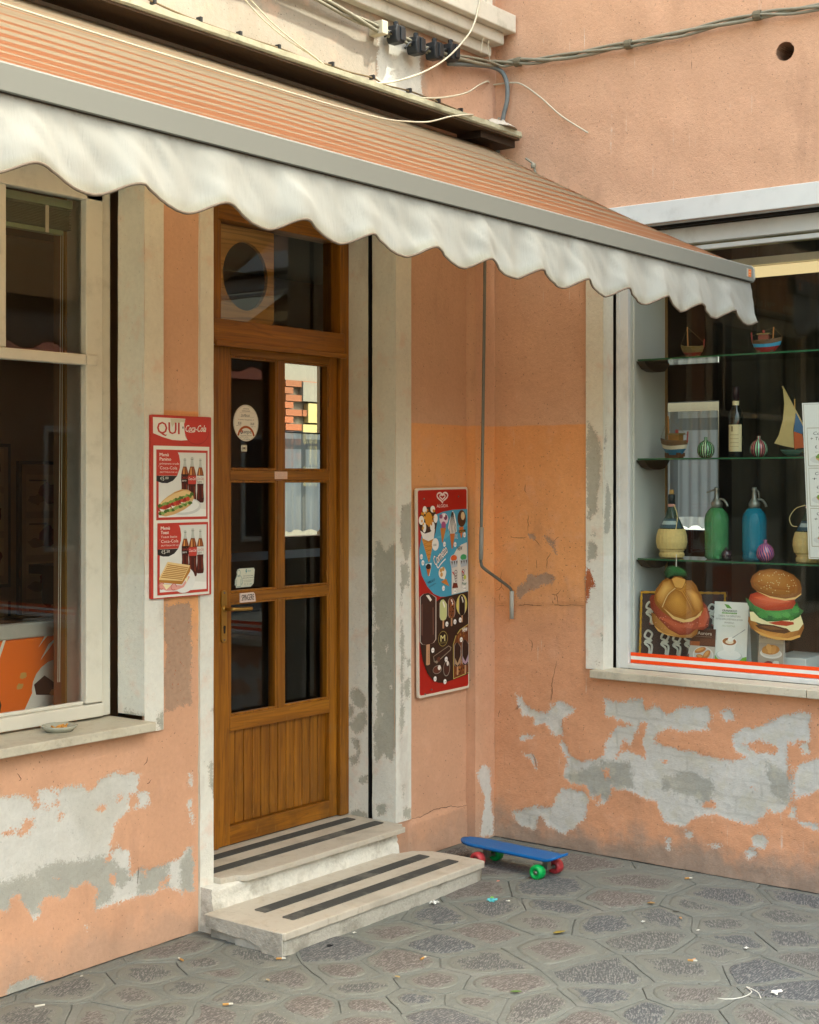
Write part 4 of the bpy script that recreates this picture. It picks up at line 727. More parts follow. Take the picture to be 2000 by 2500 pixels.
for k in range(1,4):
    z0,z1=ZR[k][1],ZR[k+1][0]
    for x0,x1 in((-1.5015,-1.2045),(-1.1615,-.8525)):
        p=mk('pane',qY(x0+.001,x1-.001,Y+.046,z0+.001,z1-.001),M['pane'],door); WPOS[p]=WPOS[door]
        b=.011
        g=MB().box(x0,x0+b,Y+.004,Y+.022,z0,z1).box(x1-b,x1,Y+.004,Y+.022,z0,z1).box(x0+b,x1-b,Y+.004,Y+.022,z0,z0+b).box(x0+b,x1-b,Y+.004,Y+.022,z1-b,z1)
        mk('glazing_bead',g,M['woodv'],p,bevel=.003)
n=12; pw=(.65)/n
for k in range(n): wd('plank',-1.502+k*pw+.0018,-1.502+(k+1)*pw-.0018,.2775,.6815,Y+.024+random.uniform(-.0008,.0008),Y+.05,'woodv',door,.005)
mk('panel_backing',MB().box(-1.502,-.852,Y+.0505,Y+.058,.2775,.6815),M['darkbrown'],door)
# light above the door: glass in front of a plywood sheet with an oval hole
mk('pane',qY(-1.6,-.80,Y+.035,2.433,2.859),M['pane'],door)
wd('muntin',-1.564,-1.545,2.433,2.859,Y+.01,Y+.034,'woodv')
n=40; v=[];f=[]; cx,cz,rx,rz=-1.335,2.648,.140,.150
x0,x1,z0,z1=-1.541,-1.154,2.434,2.93
for y in(Y+.07,Y+.088):
    for k in range(n):
        a=2*PI*k/n; c,s=math.cos(a),math.sin(a); v.append((cx+rx*c,y,cz+rz*s))
    for k in range(n):
        a=2*PI*k/n; c,s=math.cos(a),math.sin(a); q=min(((x1-cx) if c>0 else (cx-x0))/max(abs(c),1e-6),((z1-cz) if s>0 else (cz-z0))/max(abs(s),1e-6)); v.append((cx+c*q,y,cz+s*q))
for k in range(n):
    j=(k+1)%n; f+=[(k,j,n+j,n+k),(2*n+k,3*n+k,3*n+j,2*n+j),(k,2*n+k,2*n+j,j),(n+k,n+j,3*n+j,3*n+k)]
mk('plywood_sheet',MB().add(v,f),M['board'],door)
# handle
hp=mk('handle_plate',MB().prism(rrect(-1.5615,-1.5295,1.066,1.288,.014),Y-.009,Y-.0005,'y'),M['brass'],door,bevel=.002); WPOS[hp]=WPOS[door]
mk('lever',MB().tube(spline([(-1.545,Y-.005,1.21),(-1.545,Y-.045,1.21),(-1.535,Y-.058,1.21),(-1.50,Y-.06,1.208),(-1.43,Y-.058,1.206)],5),.0085,10),M['brass'],hp,smooth=True)
mk('lever_rose',MB().lathe([(.0,-.016),(.013,-.015),(.014,-.009),(.014,0)],(-1.545,Y-.001,1.21),16,'y'),M['brass'],hp,smooth=True)
mk('keyhole',MB().prism([(-1.545+.0065*math.cos(q*PI/6),1.132+.0065*math.sin(q*PI/6)) for q in range(-1,8)]+[(-1.549,1.105),(-1.541,1.105)],Y-.0105,Y-.0092,'y'),M['black'],hp)
for z in(1.277,1.078): mk('screw',MB().lathe([(.0001,-.002),(.004,-.0015),(.004,0)],(-1.5455,Y-.009,z),10,'y'),M['steel'],hp)
# stickers on the door
def wallfn(x0,z0,y): return lambda a,b,d:(x0+a,y-d,z0+b)
r=.078; cx,cz=-1.358,2.004
a=Art(wallfn(cx,cz,Y+.0455)); a.ell(0,0,r,r*1.02,'#efe8d8',40); a.ring(0,0,r*.96,r*.98,.0012,'#8f8a80',0,360,40)
a.text('chiusura',0,.060,.006,'#2b2b2b',.036,center=True); a.text('settimanale',0,.050,.006,'#2b2b2b',.05,center=True)
for q in((-.038,.026,.05,.045),): a.stroke([(q[0],q[1]),(q[0],q[3]),(q[2],q[3]),(q[2],q[1]),(q[0],q[1])],.0008,'#a8a294')
a.text('DoMEnicA',-.030,.027,.012,'#22252c',.052,shear=.15); a.text('orario di apertura',0,.012,.005,'#2b2b2b',.078,center=True)
a.poly([(-.048,.016),(-.042,.016),(-.045,.012)],'#c05a1e'); a.poly([(.044,.016),(.05,.016),(.047,.012)],'#c05a1e')
a.text('8.00',-.05,-.008,.013,'#22252c',.02,shear=.1); a.text('20.00',.026,-.008,.011,'#22252c',.024,shear=.1)
a.text('dalle ore',-.062,-.014,.0035,'#333333',.03); a.text('alle ore',.034,-.016,.0035,'#333333',.026)
a.ring(.0,-.062,.054,.050,.010,'#b85a1a',8,172); a.text('aepe',-.018,-.045,.017,'#2f3138',.052); a.ring(-.028,-.038,.008,.010,.004,'#2f3138',150,400,14); a.ell(-.026,-.036,.004,.006,'#c05a1e')
a.text('associazione esercenti',-.035,-.056,.0045,'#6a675f',.07); a.text('pubblici esercizi',-.035,-.063,.0045,'#6a675f',.048); a.text('T 041.5200719',-.02,-.072,.0045,'#4a4740',.042)
a.build('opening_hours_sticker',label='round white opening hours sticker on the upper left door pane',cat='sticker')
a=Art(wallfn(-1.388,1.880,Y+.0455)); a.rect(0,0,.036,.028,'#e5dcc6'); a.ell(.018,.014,.004,.006,'#22201c')
for k in(1,2): 
    a.ring(.018,.014,.005+.004*k,.007+.002*k,.0018,'#22201c',-45,45,8); a.ring(.018,.014,.005+.004*k,.007+.002*k,.0018,'#22201c',135,225,8)
a.rect(.003,.0245,.033,.0255,'#555049'); a.rect(.003,.0025,.033,.0035,'#555049')
a.build('contactless_sticker',label='tiny cream sticker with a wave symbol below the round sticker',cat='sticker')
a=Art(wallfn(-1.428,1.289,Y+.0455)); c='#d6d8c4'
a.poly([(.008,.0),(.10,-.0),(.118,.014),(.125,.074),(.118,.082),(.03,.082),(.018,.079),(.012,.068),(.014,.055),(.002,.035),(0,.012),(.007,.009)],c)
a.ring(.025,.064,.0105,.0135,.0018,'#2b7f86',0,360,20); a.stroke([(.012,.006),(.012,.036)],.0016,'#2b7f86'); a.stroke([(.038,.006),(.038,.036)],.0016,'#2b7f86'); a.stroke([(.012,.004),(.038,.005)],.0018,'#2b7f86'); a.stroke([(.016,.052),(.006,.04),(.003,.014),(.012,.013)],.0018,'#2b7f86',3); a.stroke([(.034,.052),(.044,.04),(.047,.016),(.038,.015)],.0018,'#2b7f86',3); a.stroke([(.016,.052),(.025,.047),(.034,.052)],.0018,'#2b7f86',3)
a.poly([(.07,.078),(.066,.067),(.071,.068),(.068,.056),(.077,.07),(.072,.07),(.075,.078)],'#2b8a94'); a.text('Sisal',.079,.067,.007,'#2b8a94',.02,shear=.2)
a.text('E severamente vietato',.052,.047,.005,'#2e332c',.064); a.text('il gioco ai minori di anni 18',.048,.038,.005,'#2e332c',.074); a.text('per ulteriori informazioni chiedere',.052,.028,.003,'#6f7465',.066); a.text('al personale del punto',.058,.023,.003,'#6f7465',.046)
a.text('adm',.093,.010,.006,'#2b7f86',.014); a.ring(.063,.013,.004,.004,.0008,'#808672',0,360,10); a.ring(.08,.013,.003,.003,.0008,'#808672',0,360,10)
a.build('age_warning_sticker',label='white cut-out sticker with a teal figure on the middle left pane',cat='sticker')
a=Art(wallfn(-1.225,1.760,Y-.0008)); a.rect(0,0,.083,.033,'#d8b5a0'); a.text('ENTRATA',.0065,.0075,.018,'#a5745c',.07); a.text('ENTRATA',.0055,.0085,.018,'#e9c9b6',.07)
a.build('entrance_label',label='small pale pink door label reading ENTRATA',cat='label')
a=Art(wallfn(-1.445,1.228,Y-.0008)); a.poly([(0,0),(.099,.0),(.099,.012),(.094,.034),(.085,.041),(0,.041)],'#d9c6ba'); a.rect(.0035,0,.0045,.041,'#2c2a28'); a.text('SPINGERE',.012,.008,.026,'#2b2928',.077,bold=.0005); a.rect(.0955,.002,.0962,.018,'#2c2a28')
a.build('push_label',label='white door label with black letters reading SPINGERE',cat='label')
# ---------------------------------------------------------------- shop window at the left
win=empty('shop_window',(-3.2,.16,.86),'cream framed shop window at the left edge of the photo','window')
WF=.152
def fb(n,x0,x1,z0,z1,y0=WF,y1=WF+.05,p=win,m='frame',bv=.004): return mk(n,MB().box(x0,x1,y0,y1,z0,z1),M[m],p,bevel=bv)
fb('frame_post',-2.395,-2.315,.92,2.86,WF,WF+.05); fb('frame_post',-2.312,-2.268,.865,2.90,WF+.012,WF+.06); fb('frame_post',-4.15,-4.05,.865,2.9)
fb('transom',-4.05,-2.398,2.183,2.222,WF-.006,WF+.04); fb('transom_cap',-2.397,-2.345,2.183,2.222,WF-.006,WF-.0005)
fb('muntin',-2.79,-2.752,2.224,2.80,WF+.004,WF+.04); fb('bottom_rail',-4.05,-2.315,.866,.916,WF-.004,WF+.05); fb('bottom_bead',-4.05,-2.397,.9165,.930,WF+.012,WF+.03)
fb('head_rail',-4.05,-2.315,2.80,2.90)
mk('pane',qY(-4.05,-2.397,WF+.03,.93,2.182),M['pane'],win); mk('pane',qY(-4.05,-2.397,WF+.03,2.223,2.80),M['pane'],win)
mk('inner_jamb',MB().box(-2.385,-2.37,WF+.06,.275,.85,2.95),M['frame'],win); mk('inner_sill',MB().box(-4.05,-2.386,WF+.06,.40,.84,.86),M['frame'],win)
mk('inner_jamb_edge',MB().box(-2.392,-2.37,.276,.30,.85,2.95),simple('ochre_edge','#94702c',.6),win)
mk('sill',MB().box(-4.3,-2.25,-.07,WF+.05,.823,.857),M['sillm'],win,bevel=.004)
bl=empty('window_blind',(-2.7,.24,2.66),'stacked pale green venetian blind at the top of the left window','blind')
mk('head_rail',MB().box(-3.9,-2.40,.225,.262,2.77,2.80),simple('sage_metal','#8fa283',.5,.2),bl)
gs=simple('green_grey_slat','#5f6b58',.5,nz=9,amt=.12)
for k in range(13): mk('slat',MB().box(-3.9,-2.405,.226+.001*(k%3),.262,2.690+k*.0058,2.6925+k*.0058),gs,bl)
mk('bottom_rail',MB().box(-3.9,-2.44,.228,.258,2.668,2.685),simple('sage_rail','#839676',.5,.2),bl)
for x in(-2.52,-3.3): mk('ladder_tape',MB().box(x-.008,x+.008,.222,.2245,2.668,2.768),M['frame'],bl)
for x in(-2.447,-2.437): mk('pull_cord',MB().tube([(x,.235,2.67),(x-.002,.24,1.8),(x-.008+.004*random.random(),.245,1.0)],.0016,6),M['whitecable'],bl)
# ashtray
ash=empty('glass_ashtray',(-2.60,.055,.857),'ribbed glass ashtray full of cigarette ends on the left sill','ashtray')
mb=MB(); prof=[(.0005,.004),(.035,.004),(.044,.006),(.056,.020),(.062,.0225),(.064,.021),(.058,.012),(.047,.001),(.0005,.0)]
mb.lathe(prof,(-2.60,.055,.857),48); 
mb.v=[((x-(-2.60))*(1+.02*((i%48)%2))-2.60,(y-.055)*(1+.02*((i%48)%2))+.055,z) for i,(x,y,z) in enumerate(mb.v)]
mk('dish',mb,simple('pressed_glass','#a5a492',.15,nz=90,amt=.15,spec=.7),ash,smooth=True)
for k in range(13):
    q=random.uniform(0,6.28); rr=random.uniform(0,.035); t=random.uniform(0,6.28); p=Vector((-2.6+rr*math.cos(q),.055+rr*math.sin(q),.863+random.uniform(.002,.014))); d=Vector((math.cos(t),math.sin(t),random.uniform(-.1,.35)))*.011
    mk('cigarette_end',MB().tube([p-d,p+d],.0037,8),simple('filter_tan' ,'#c98d3e',.8) if k==0 else bpy.data.materials['filter_tan'],ash)
# freezer inside the left window
fz=empty('ice_cream_freezer',(-2.9,.9,.19),'orange and white chest freezer behind the left window','freezer')
mk('body',MB().box(-3.9,-2.05,.44,1.15,.2,1.15),simple('freezer_orange','#f5741c',.35,nz=2,amt=.04),fz,bevel=.01)
mk('top_band',MB().box(-3.905,-2.045,.435,1.155,1.151,1.21),simple('freezer_white','#b9b7ad',.4),fz,bevel=.008)
mk('lid',MB().box(-3.88,-2.07,.46,1.13,1.211,1.24),M['pane'],fz)
a=Art(wallfn(-2.76,.87,.4395)); a.poly([(-.03,0),(.19,0),(.20,.04),(.18,.09),(.15,.13),(.10,.165),(.04,.18),(-.03,.18)],'#38231b'); a.poly([(-.03,.03),(.10,.03),(.12,.09),(.06,.14),(-.03,.15)],'#cfc9a4'); a.blob(.05,.06,.05,.03,'#2c1a14')
a.ell(.47,.08,.13,.11,'#e3dccb'); a.poly([(.30,.0),(.52,.0),(.50,.07),(.42,.11),(.36,.10)],'#efe9dd'); a.poly([(.35,.10),(.40,.13),(.46,.09),(.44,.05),(.36,.06)],'#3a2119')
for q in((.285,.10),(.30,.14),(.44,.06),(.46,.12)): a.blob(q[0],q[1],.016,.012,'#d9a55a',.25)
for p in([(.14,.21),(.165,.29),(.172,.29),(.15,.21)],[(.165,.19),(.21,.29),(.225,.295),(.185,.20)],[(.37,.24),(.40,.28),(.43,.295),(.395,.265)],[(.38,.19),(.42,.25),(.47,.28),(.41,.22)]): a.poly(p,'#ece6d8')
a.build('decal',fz)
for i,(x0,x1,z0,z1,lb) in enumerate(((-.95,-.62,1.15,1.95,'framed menu poster on the brown wall inside the left window'),(-.52,-.22,1.0,1.85,'second framed menu poster deeper inside the left window'))):
    fp=empty('framed_menu',((x0+x1)/2,2.99,z0),lb,'poster')
    mk('frame',MB().box(x0-.02,x1+.02,2.965,2.995,z0-.02,z1+.02),M['darkbrown'],fp)
    a=Art(wallfn(x0,z0,2.9645)); a.rect(0,0,x1-x0,z1-z0,'#a58463')
    for k in range(3): a.rect(.03,.05+k*.26,x1-x0-.03,.27+k*.26,'#b9976f'); a.blob((x1-x0)*.65,.16+k*.26,.07,.06,'#7a2f22',.2); a.blob((x1-x0)*.35,.12+k*.26,.06,.03,'#8a5a2a',.2); a.rect(.05,.23+k*.26,.18,.24+k*.26,'#5a3a22')
    a.build('print',fp)
# ---------------------------------------------------------------- awning
aw=empty('awning',(-2.2,-.8,2.4),'striped orange and cream folding awning with scalloped white valance','awning')
AX0,AX1=-4.75,-.14; YT,ZT,YB,ZB=-.115,3.362,-1.435,2.672
mb=MB(); vv=[]; P=[]; nv=24; xs=lines(AX0,AX1,.11)
for i in range(nv+1):
    t=i/nv; row=[]
    for x in xs:
        sag=-.022*math.sin(PI*t)+.006*mnoise.noise(Vector((x*1.3,t*4,0)))*math.sin(PI*t)
        row.append((x,YT+(YB-YT)*t,ZT+(ZB-ZT)*t+sag)); vv.append(t)
    P.append(row)
mb.grid(P); o=mk('fabric',mb,M['awning'],aw,attrs={'v':vv},smooth=True)
so=o.modifiers.new('thick','SOLIDIFY'); so.thickness=.0015
mk('roller',MB().lathe([(.03,AX0+.01),(.03,AX1-.01)],(0,YT+.008,ZT-.032),20,'x'),M['awning'],aw,attrs={'v':[0.]*40},smooth=True)
mk('wall_rail',MB().box(AX0,AX1,-.062,-.005,3.29,3.335),M['alu'],aw)
mb=MB().prism([(-1.430,2.606),(-1.467,2.606),(-1.467,2.667),(-1.460,2.673),(-1.430,2.675)],AX0,-.112,'x'); fbb=mk('front_bar',mb,M['alu'],aw,bevel=.0015); WPOS[fbb]=WPOS[aw]
ec=mk('end_cap',MB().prism([(-1.426,2.603),(-1.464,2.603),(-1.474,2.616),(-1.470,2.662),(-1.457,2.676),(-1.426,2.678)],-.1115,-.098,'x'),M['plasticgrey'],fbb,bevel=.003)
a=Art(lambda s,t,d:(-.175+s,-1.4678-d,2.622+t)); a.rect(0,0,.045,.034,'#b5b0a2'); a.rect(.017,.001,.044,.033,'#d4680d'); a.text('2002',.02,.018,.007,'#f0d9b5',.02); a.text('100',.022,.007,.006,'#f0d9b5',.016)
for k in range(4): a.rect(.003,.006+k*.007,.014,.007+k*.007,'#7d786c')
a.build('maker_label',fbb)
# valance
per=.297; xn0=-3.598
def zb(x):
    ph=((x-xn0)/per)%1.0; d=min(ph,1-ph)   # 0 at the notch
    return 2.418+.043*(.5+.5*math.cos(2*PI*ph))**1.35
def vy(x,t):
    ph=((x-xn0)/per)*2*PI
    return -1.452-(.011*math.cos(ph)+.005*math.cos(ph*2+1)+.012*mnoise.noise(Vector((x*5,t*1.2,2))))*(1-t)**.8-.018*(1-t)-(.007*mnoise.noise(Vector((x*14+t*2,t*1.5,9)))+.0055*mnoise.noise(Vector((x*38+t*5,t*2.5,4))))*min(1,(1-t)*5)
mb=MB(); P=[]; tt=[]; xs=lines(AX0+.02,-.105,.0125); nt=14
for i in range(nt+1):
    t=i/nt; row=[]
    for x in xs:
        z0=zb(x); row.append((x+(.03*(1-t) if x>-.3 else 0)*max(0,(x+.3)/.2),vy(x,t),z0+(2.606-z0)*t)); tt.append(t)
    P.append(row)
mb.grid(P); o=mk('valance',mb,M['valance'],aw,attrs={'t':tt},smooth=True); WPOS[o]=WPOS[aw]
mk('piping',MB().tube([(p[0],p[1]-.001,p[2]) for p in P[0]],.0038,6),M['piping'],o,smooth=True)
mk('bar_groove',MB().box(AX0,-.11,-1.456,-1.440,2.6035,2.6068),M['darkbrown'],aw)
for x in(-4.2,-.75):
    ar=mk('folding_arm',MB().tube([(x,-.10,3.26),(x-(.55 if x<-2 else -.45)*-1,-.75,2.98)],.022,8),M['alu'],aw); WPOS[ar]=WPOS[aw]
    mk('forearm',MB().tube([(x-(.55 if x<-2 else -.45)*-1,-.75,2.97),(x,-1.43,2.64)],.02,8),M['alu'],ar)
# crank
ck=empty('awning_crank',(-.19,-.13,1.2),'thin grey crank rod with pale grips hanging in the corner','crank')
mk('rod',MB().tube(spline([(-.175,-.12,3.27),(-.18,-.12,2.77),(-.198,-.12,1.95),(-.212,-.12,1.42),(-.212,-.121,1.36),(-.200,-.125,1.335),(-.13,-.145,1.29),(-.058,-.165,1.245),(-.035,-.172,1.225),(-.028,-.174,1.20),(-.028,-.174,1.13)],5),.0075,10),M['steel'],ck,smooth=True)
mk('grip',MB().tube([(-.207,-.12,1.53),(-.2125,-.12,1.375)],.0105,12),M['plasticgrey'],ck,smooth=True); mk('grip',MB().tube([(-.028,-.174,1.215),(-.028,-.174,1.08)],.011,12),simple('pale_grip','#a9a79d',.5),ck,smooth=True)
# ---------------------------------------------------------------- cables
def cable(name,pts,r,mat,label,cat='cable',group=None,sub=6): return mk(name,MB().tube(spline(pts,sub),r,8),M[mat],smooth=True,label=label,cat=cat,group=group)
bun=empty('cable_bundle',(-.3,-.1,3.74),'twisted bundle of grey cables crossing both walls above the awning','cables')
full=spline([tuple(p) for p in CABLE_LEFT]+[(-.05,-.13,3.785)]+[tuple(p) for p in CABLE_RIGHT],10)
for k in range(3):
    pts=[p+Vector((0.5*math.cos(i*.16+k*2.09),.7*math.cos(i*.16+k*2.09),math.sin(i*.16+k*2.09)))*.012 for i,p in enumerate(full)]
    mk('cable',MB().tube(pts,[.0085,.007,.0065][k],8),M['cable'],bun,smooth=True)
for p in([(-.035,-1.454,3.768),(-.035,-.822,3.758),(-.035,-.215,3.783)]):
    mk('clip',MB().lathe([(.021,-.017),(.023,-.012),(.023,.012),(.021,.017)],p,12,'y'),simple('dirty_clip','#6c6552',.8),bun); 
    mk('clip_stud',MB().box(p[0],0,p[1]-.006,p[1]+.006,p[2]-.005,p[2]+.005),M['cable'],bun)
cl=CABLE_LEFT[3]; mk('clip',MB().box(cl[0]-.02,cl[0]+.02,-.14,-.062,cl[2]-.025,cl[2]+.035),M['whitecable'],bun,bevel=.004)
for i,p in enumerate(CLAMPS):
    j=empty('junction_clamp',p,['black junction clamp on the cables, leftmost of four','black junction clamp on the cables, second from left','black junction clamp on the cables, third from left','black junction clamp on the cables, rightmost of four'][i],'clamp','black clamps on the cable bundle')
    x,y,z=p; sl_=.10
    mk('body',MB().prism([(x-.035,z-.030),(x-.028,z-.042),(x+.02,z-.04),(x+.036,z-.02),(x+.036,z+.025),(x+.02,z+.04),(x-.03,z+.036),(x-.04,z+.01)],y-.028,y+.03,'y'),M['blackplastic'],j,bevel=.005)
    mk('bolt',MB().lathe([(.012,0),(.012,.018),(.008,.022)],(x-.005,y,z+.037),6),M['blackplastic'],j); mk('flange',MB().box(x-.01,x+.022,y-.036,y-.028,z-.03,z+.03),M['blackplastic'],j,bevel=.003)
    mk('tail',MB().tube(spline([(x-.03,y,z-.005),(x-.06,y-.01,z),(x-.085,y,z-.03)],5),.005,6),M['blackplastic'],j,smooth=True)
cable('conduit',CONDUIT,.0115,'conduit','grey bent conduit running down into the corner','conduit')
cable('telephone_cable',WCABLE1,.0044,'whitecable','white cable looping from the upper sill down to the ledge')
cable('stapled_cable',[*WCABLE2A,(-.2,-.10,3.655),(-.09,-.075,3.70),*WCABLE2B],.004,'whitecable','white cable rising from the ledge and ending in the side wall')
cable('slack_cable',[(-3.6,-.47,3.19),(-2.9,-.42,3.205),(-2.2,-.40,3.215),(-1.6,-.36,3.235),(-1.2,-.31,3.265),*WCABLE3,(-.44,-.232,3.445)],.0038,'whitecable','pale cable lying slack over the top of the awning')
bc=empty('clipped_cord',(-1.5,-.06,3.5),'thin brown cord clipped along the wall above the ledge','cord')
mk('cord',MB().tube(spline(CORD,5),.004,6),M['browncord'],bc,smooth=True)
for p in CORDCLIPS: mk('cord_clip',MB().box(p[0]-.006,p[0]+.006,-.085,-.058,p[2]-.006,p[2]+.012),M['blackplastic'],bc)
cable('twin_wire',PAIR1,.0028,'whitecable','thin yellowish wire slanting down to the ledge, left of its pair',group='twin wires'); cable('twin_wire',PAIR2,.0028,'whitecable','thin yellowish wire slanting down to the ledge, right of its pair',group='twin wires')
cable('hanging_string',STRING,.002,'whitecable','thin string hanging from the upper sill, left one','string'); cable('hanging_string',STRING2,.002,'whitecable','thin string hanging from the upper sill, right one','string')
# rubble on the ledge end
rb=MB(); 
for k in range(70):
    x=-.30+.27*random.random()**.7; hgt=max(0,.055-abs(x+.13)*.30); z=3.446+random.random()*hgt; y=-.20+random.random()*.13; r=random.uniform(.006,.016)
    c=[Vector((x,y,z))+Vector((random.uniform(-1,1),random.uniform(-1,1),random.uniform(-.6,.8)))*r for _ in range(6)]
    rb.add(c,[(0,1,2),(0,2,3),(0,3,4),(0,4,1),(5,2,1),(5,3,2),(5,4,3),(5,1,4)])
rb.lathe([(.12,0),(.085,.022),(.04,.042),(.004,.055)],(-.145,-.14,3.444),14)
mk('rubble_heap',rb,M['rubble'],label='small heap of pale rubble on the end of the ledge',cat='rubble')
# small fittings on the wall
mk('wall_valve',MB().tube([(-.035,-.26,3.31),(-.03,-.30,3.28),(-.02,-.31,3.22)],.006,6).lathe([(.012,0),(.014,.012),(.01,.02)],(-.03,-.30,3.26),10),M['cable'],label='small corroded valve on the side wall under the ledge',cat='valve')
# ---------------------------------------------------------------- menu sign (red) on the pier
W_,H_=.314,.692
sg=empty('menu_sign',(-2.077,-.02,1.308),'red and white drink and sandwich menu sign left of the door','sign')
mk('board',MB().prism(rrect(-2.234,-1.92,1.308,2.0,.006),-.023,-.0125,'y'),simple('sign_red_edge','#b03427',.4),sg)
a=Art(wallfn(-2.234,1.308,-.0232)); S=lambda X:(X-75)/660*W_; T=lambda Yv:(1-(Yv-58)/2010)*H_
def R(x0,y0,x1,y1,c): a.rect(S(x0),T(y1),S(x1),T(y0),c)
red='#b53a2c'; wht='#e0ddd0'
R(77,60,733,2066,red)
a.poly([(S(95),T(85)),(S(445),T(88)),(S(430),T(150)),(S(437),T(240)),(S(470),T(325)),(S(400),T(332)),(S(300),T(328)),(S(200),T(300)),(S(97),T(260))],wht)
a.poly([(S(282),T(92)),(S(440),T(95)),(S(440),T(130)),(S(400),T(125)),(S(370),T(140)),(S(340),T(130)),(S(300),T(185)),(S(288),T(150))],'#c9c2a8')
a.text('QUI',S(140),T(262),.045,red,S(380)-S(140),bold=.0012); a.ell(S(418),T(188),.003,.005,'#4b4843')
a.ell(S(570),T(215),(S(705)-S(435))/2,(T(85)-T(382))/2*1.0,'#b9382a',32); a.ring(S(570),T(222),(S(708)-S(432))/2,(T(85)-T(385))/2,.002,'#8e2a20',200,360,26)
a.text('Coca-Cola',S(440),T(232),.026,wht,S(672)-S(440),shear=.3,rot=.02,bold=.0006); a.stroke([(S(455),T(225)),(S(500),T(238)),(S(545),T(232))],.0016,wht,4)
R(100,395,712,2058,wht)
def bottle(cx,y0,y1,wdp,lab,labt,lt):
    """contour glass bottle silhouette between image rows y0 (top) and y1 (bottom)"""
    hh=y1-y0; pr=[(0,.13),(.03,.13),(.03,.17),(.05,.17),(.06,.13),(.12,.15),(.2,.22),(.3,.38),(.38,.47),(.5,.49),(.6,.44),(.7,.42),(.82,.47),(.92,.5),(.98,.46),(1,.36)]
    L=[(S(cx-b*wdp),T(y0+q*hh)) for q,b in pr]; Rr=[(S(cx+b*wdp),T(y0+q*hh)) for q,b in pr]
    a.poly(L+Rr[::-1],'#41150c')
    nk=[i for i,(q,b) in enumerate(pr) if q<=.2]; a.poly([L[i] for i in nk]+[Rr[i] for i in nk][::-1],'#b7b9ae')
    bd=[i for i,(q,b) in enumerate(pr) if .2<=q<=.38]; a.poly([L[i] for i in bd]+[Rr[i] for i in bd][::-1],'#7a3f1c')
    a.poly([(S(cx-.18*wdp),T(y0+.23*hh)),(S(cx-.05*wdp),T(y0+.22*hh)),(S(cx-.02*wdp),T(y0+.38*hh)),(S(cx-.25*wdp),T(y0+.38*hh))],'#c98a4a')
    a.poly([(S(cx+.1*wdp),T(y0+.2*hh)),(S(cx+.16*wdp),T(y0+.24*hh)),(S(cx+.28*wdp),T(y0+.38*hh)),(S(cx+.18*wdp),T(y0+.38*hh))],'#a9622c')
    a.poly([(S(cx-.48*wdp),T(y0+.39*hh)),(S(cx+.48*wdp),T(y0+.39*hh)),(S(cx+.46*wdp),T(y0+.57*hh)),(S(cx-.46*wdp),T(y0+.57*hh))],lab)
    a.text('Coca-Cola',S(cx-.45*wdp),T(y0+.485*hh),.011,lt,S(cx+.40*wdp)-S(cx-.45*wdp),shear=.3)
    if labt: a.text(labt,S(cx-.4*wdp),T(y0+.55*hh),.009,'#e6e2d8' if lab!='#cfccc2' else '#3a3a38',S(cx+.2*wdp)-S(cx-.4*wdp))
    a.poly([(S(cx-.3*wdp),T(y0+.6*hh)),(S(cx-.2*wdp),T(y0+.6*hh)),(S(cx-.18*wdp),T(y0+.9*hh)),(S(cx-.3*wdp),T(y0+.92*hh))],'#6b2414')
    a.poly([(S(cx+.2*wdp),T(y0+.62*hh)),(S(cx+.28*wdp),T(y0+.62*hh)),(S(cx+.3*wdp),T(y0+.9*hh)),(S(cx+.22*wdp),T(y0+.88*hh))],'#8a3a1c')
    a.rect(S(cx-.15*wdp),T(y0+.055*hh),S(cx+.15*wdp),T(y0+.045*hh),'#77756c')
def panel(y0,y1,l1,l2,l3,price,xo):
    R(130+xo,y0,694,y1,red); R(155+xo,y0+28,676,y1-30,'#d6d5cc')
    a.poly([(S(155+xo),T(y1-30)),(S(155+xo),T(y1-170)),(S(676),T(y1-110)),(S(676),T(y1-30))],'#e3e2da')
    a.poly([(S(130+xo),T(y0)),(S(350+xo),T(y0+2)),(S(375+xo),T(y0+60)),(S(386+xo),T(y0+130)),(S(383+xo),T(y0+200)),(S(355+xo),T(y0+284)),(S(132+xo),T(y0+284))],red)
    a.poly([(S(132+xo),T(y0+286)),(S(355+xo),T(y0+286)),(S(310+xo),T(y0+340)),(S(250+xo),T(y0+368)),(S(190+xo),T(y0+366)),(S(132+xo),T(y0+345))],'#26211e')
    a.text('Menù',S(166+xo),T(y0+72),.0125,wht,S(262)-S(166),bold=.0004); a.text(l1,S(166+xo),T(y0+120),.0125,wht,None if l1!='Panino' else S(288)-S(166),bold=.0004)
    a.text(l2,S(166+xo),T(y0+163),.0085,wht,(S(376)-S(166)) if len(l2)>12 else S(350)-S(176)); a.text('+',S(153+xo),T(y0+190),.006,wht); a.text('Coca-Cola',S(168+xo),T(y0+216),.0115,wht,S(354)-S(168)); a.text('(BOTTIGLIA 500 ml)',S(168+xo),T(y0+254),.0055,wht,S(356)-S(168))
    a.text('€',S(172+xo),T(y0+332),.011,wht); a.text('5',S(196+xo),T(y0+338),.015,wht); a.text(price,S(220+xo),T(y0+325),.010,wht,S(262)-S(222))
panel(437,1210,'Panino','primavera crudo','','.00',0)
bottle(610,528,1025,82,'#cfccc2','light','#b53a2c'); bottle(437,525,1000,84,'#2a1712','zero','#b53a2c'); bottle(517,512,1045,96,'#b53a2c','','#e6e2d8')
a.ell(S(420),T(1060),.095,.034,'#c9cac4',26); a.ell(S(415),T(1050),.085,.028,'#e2e2dc',26)
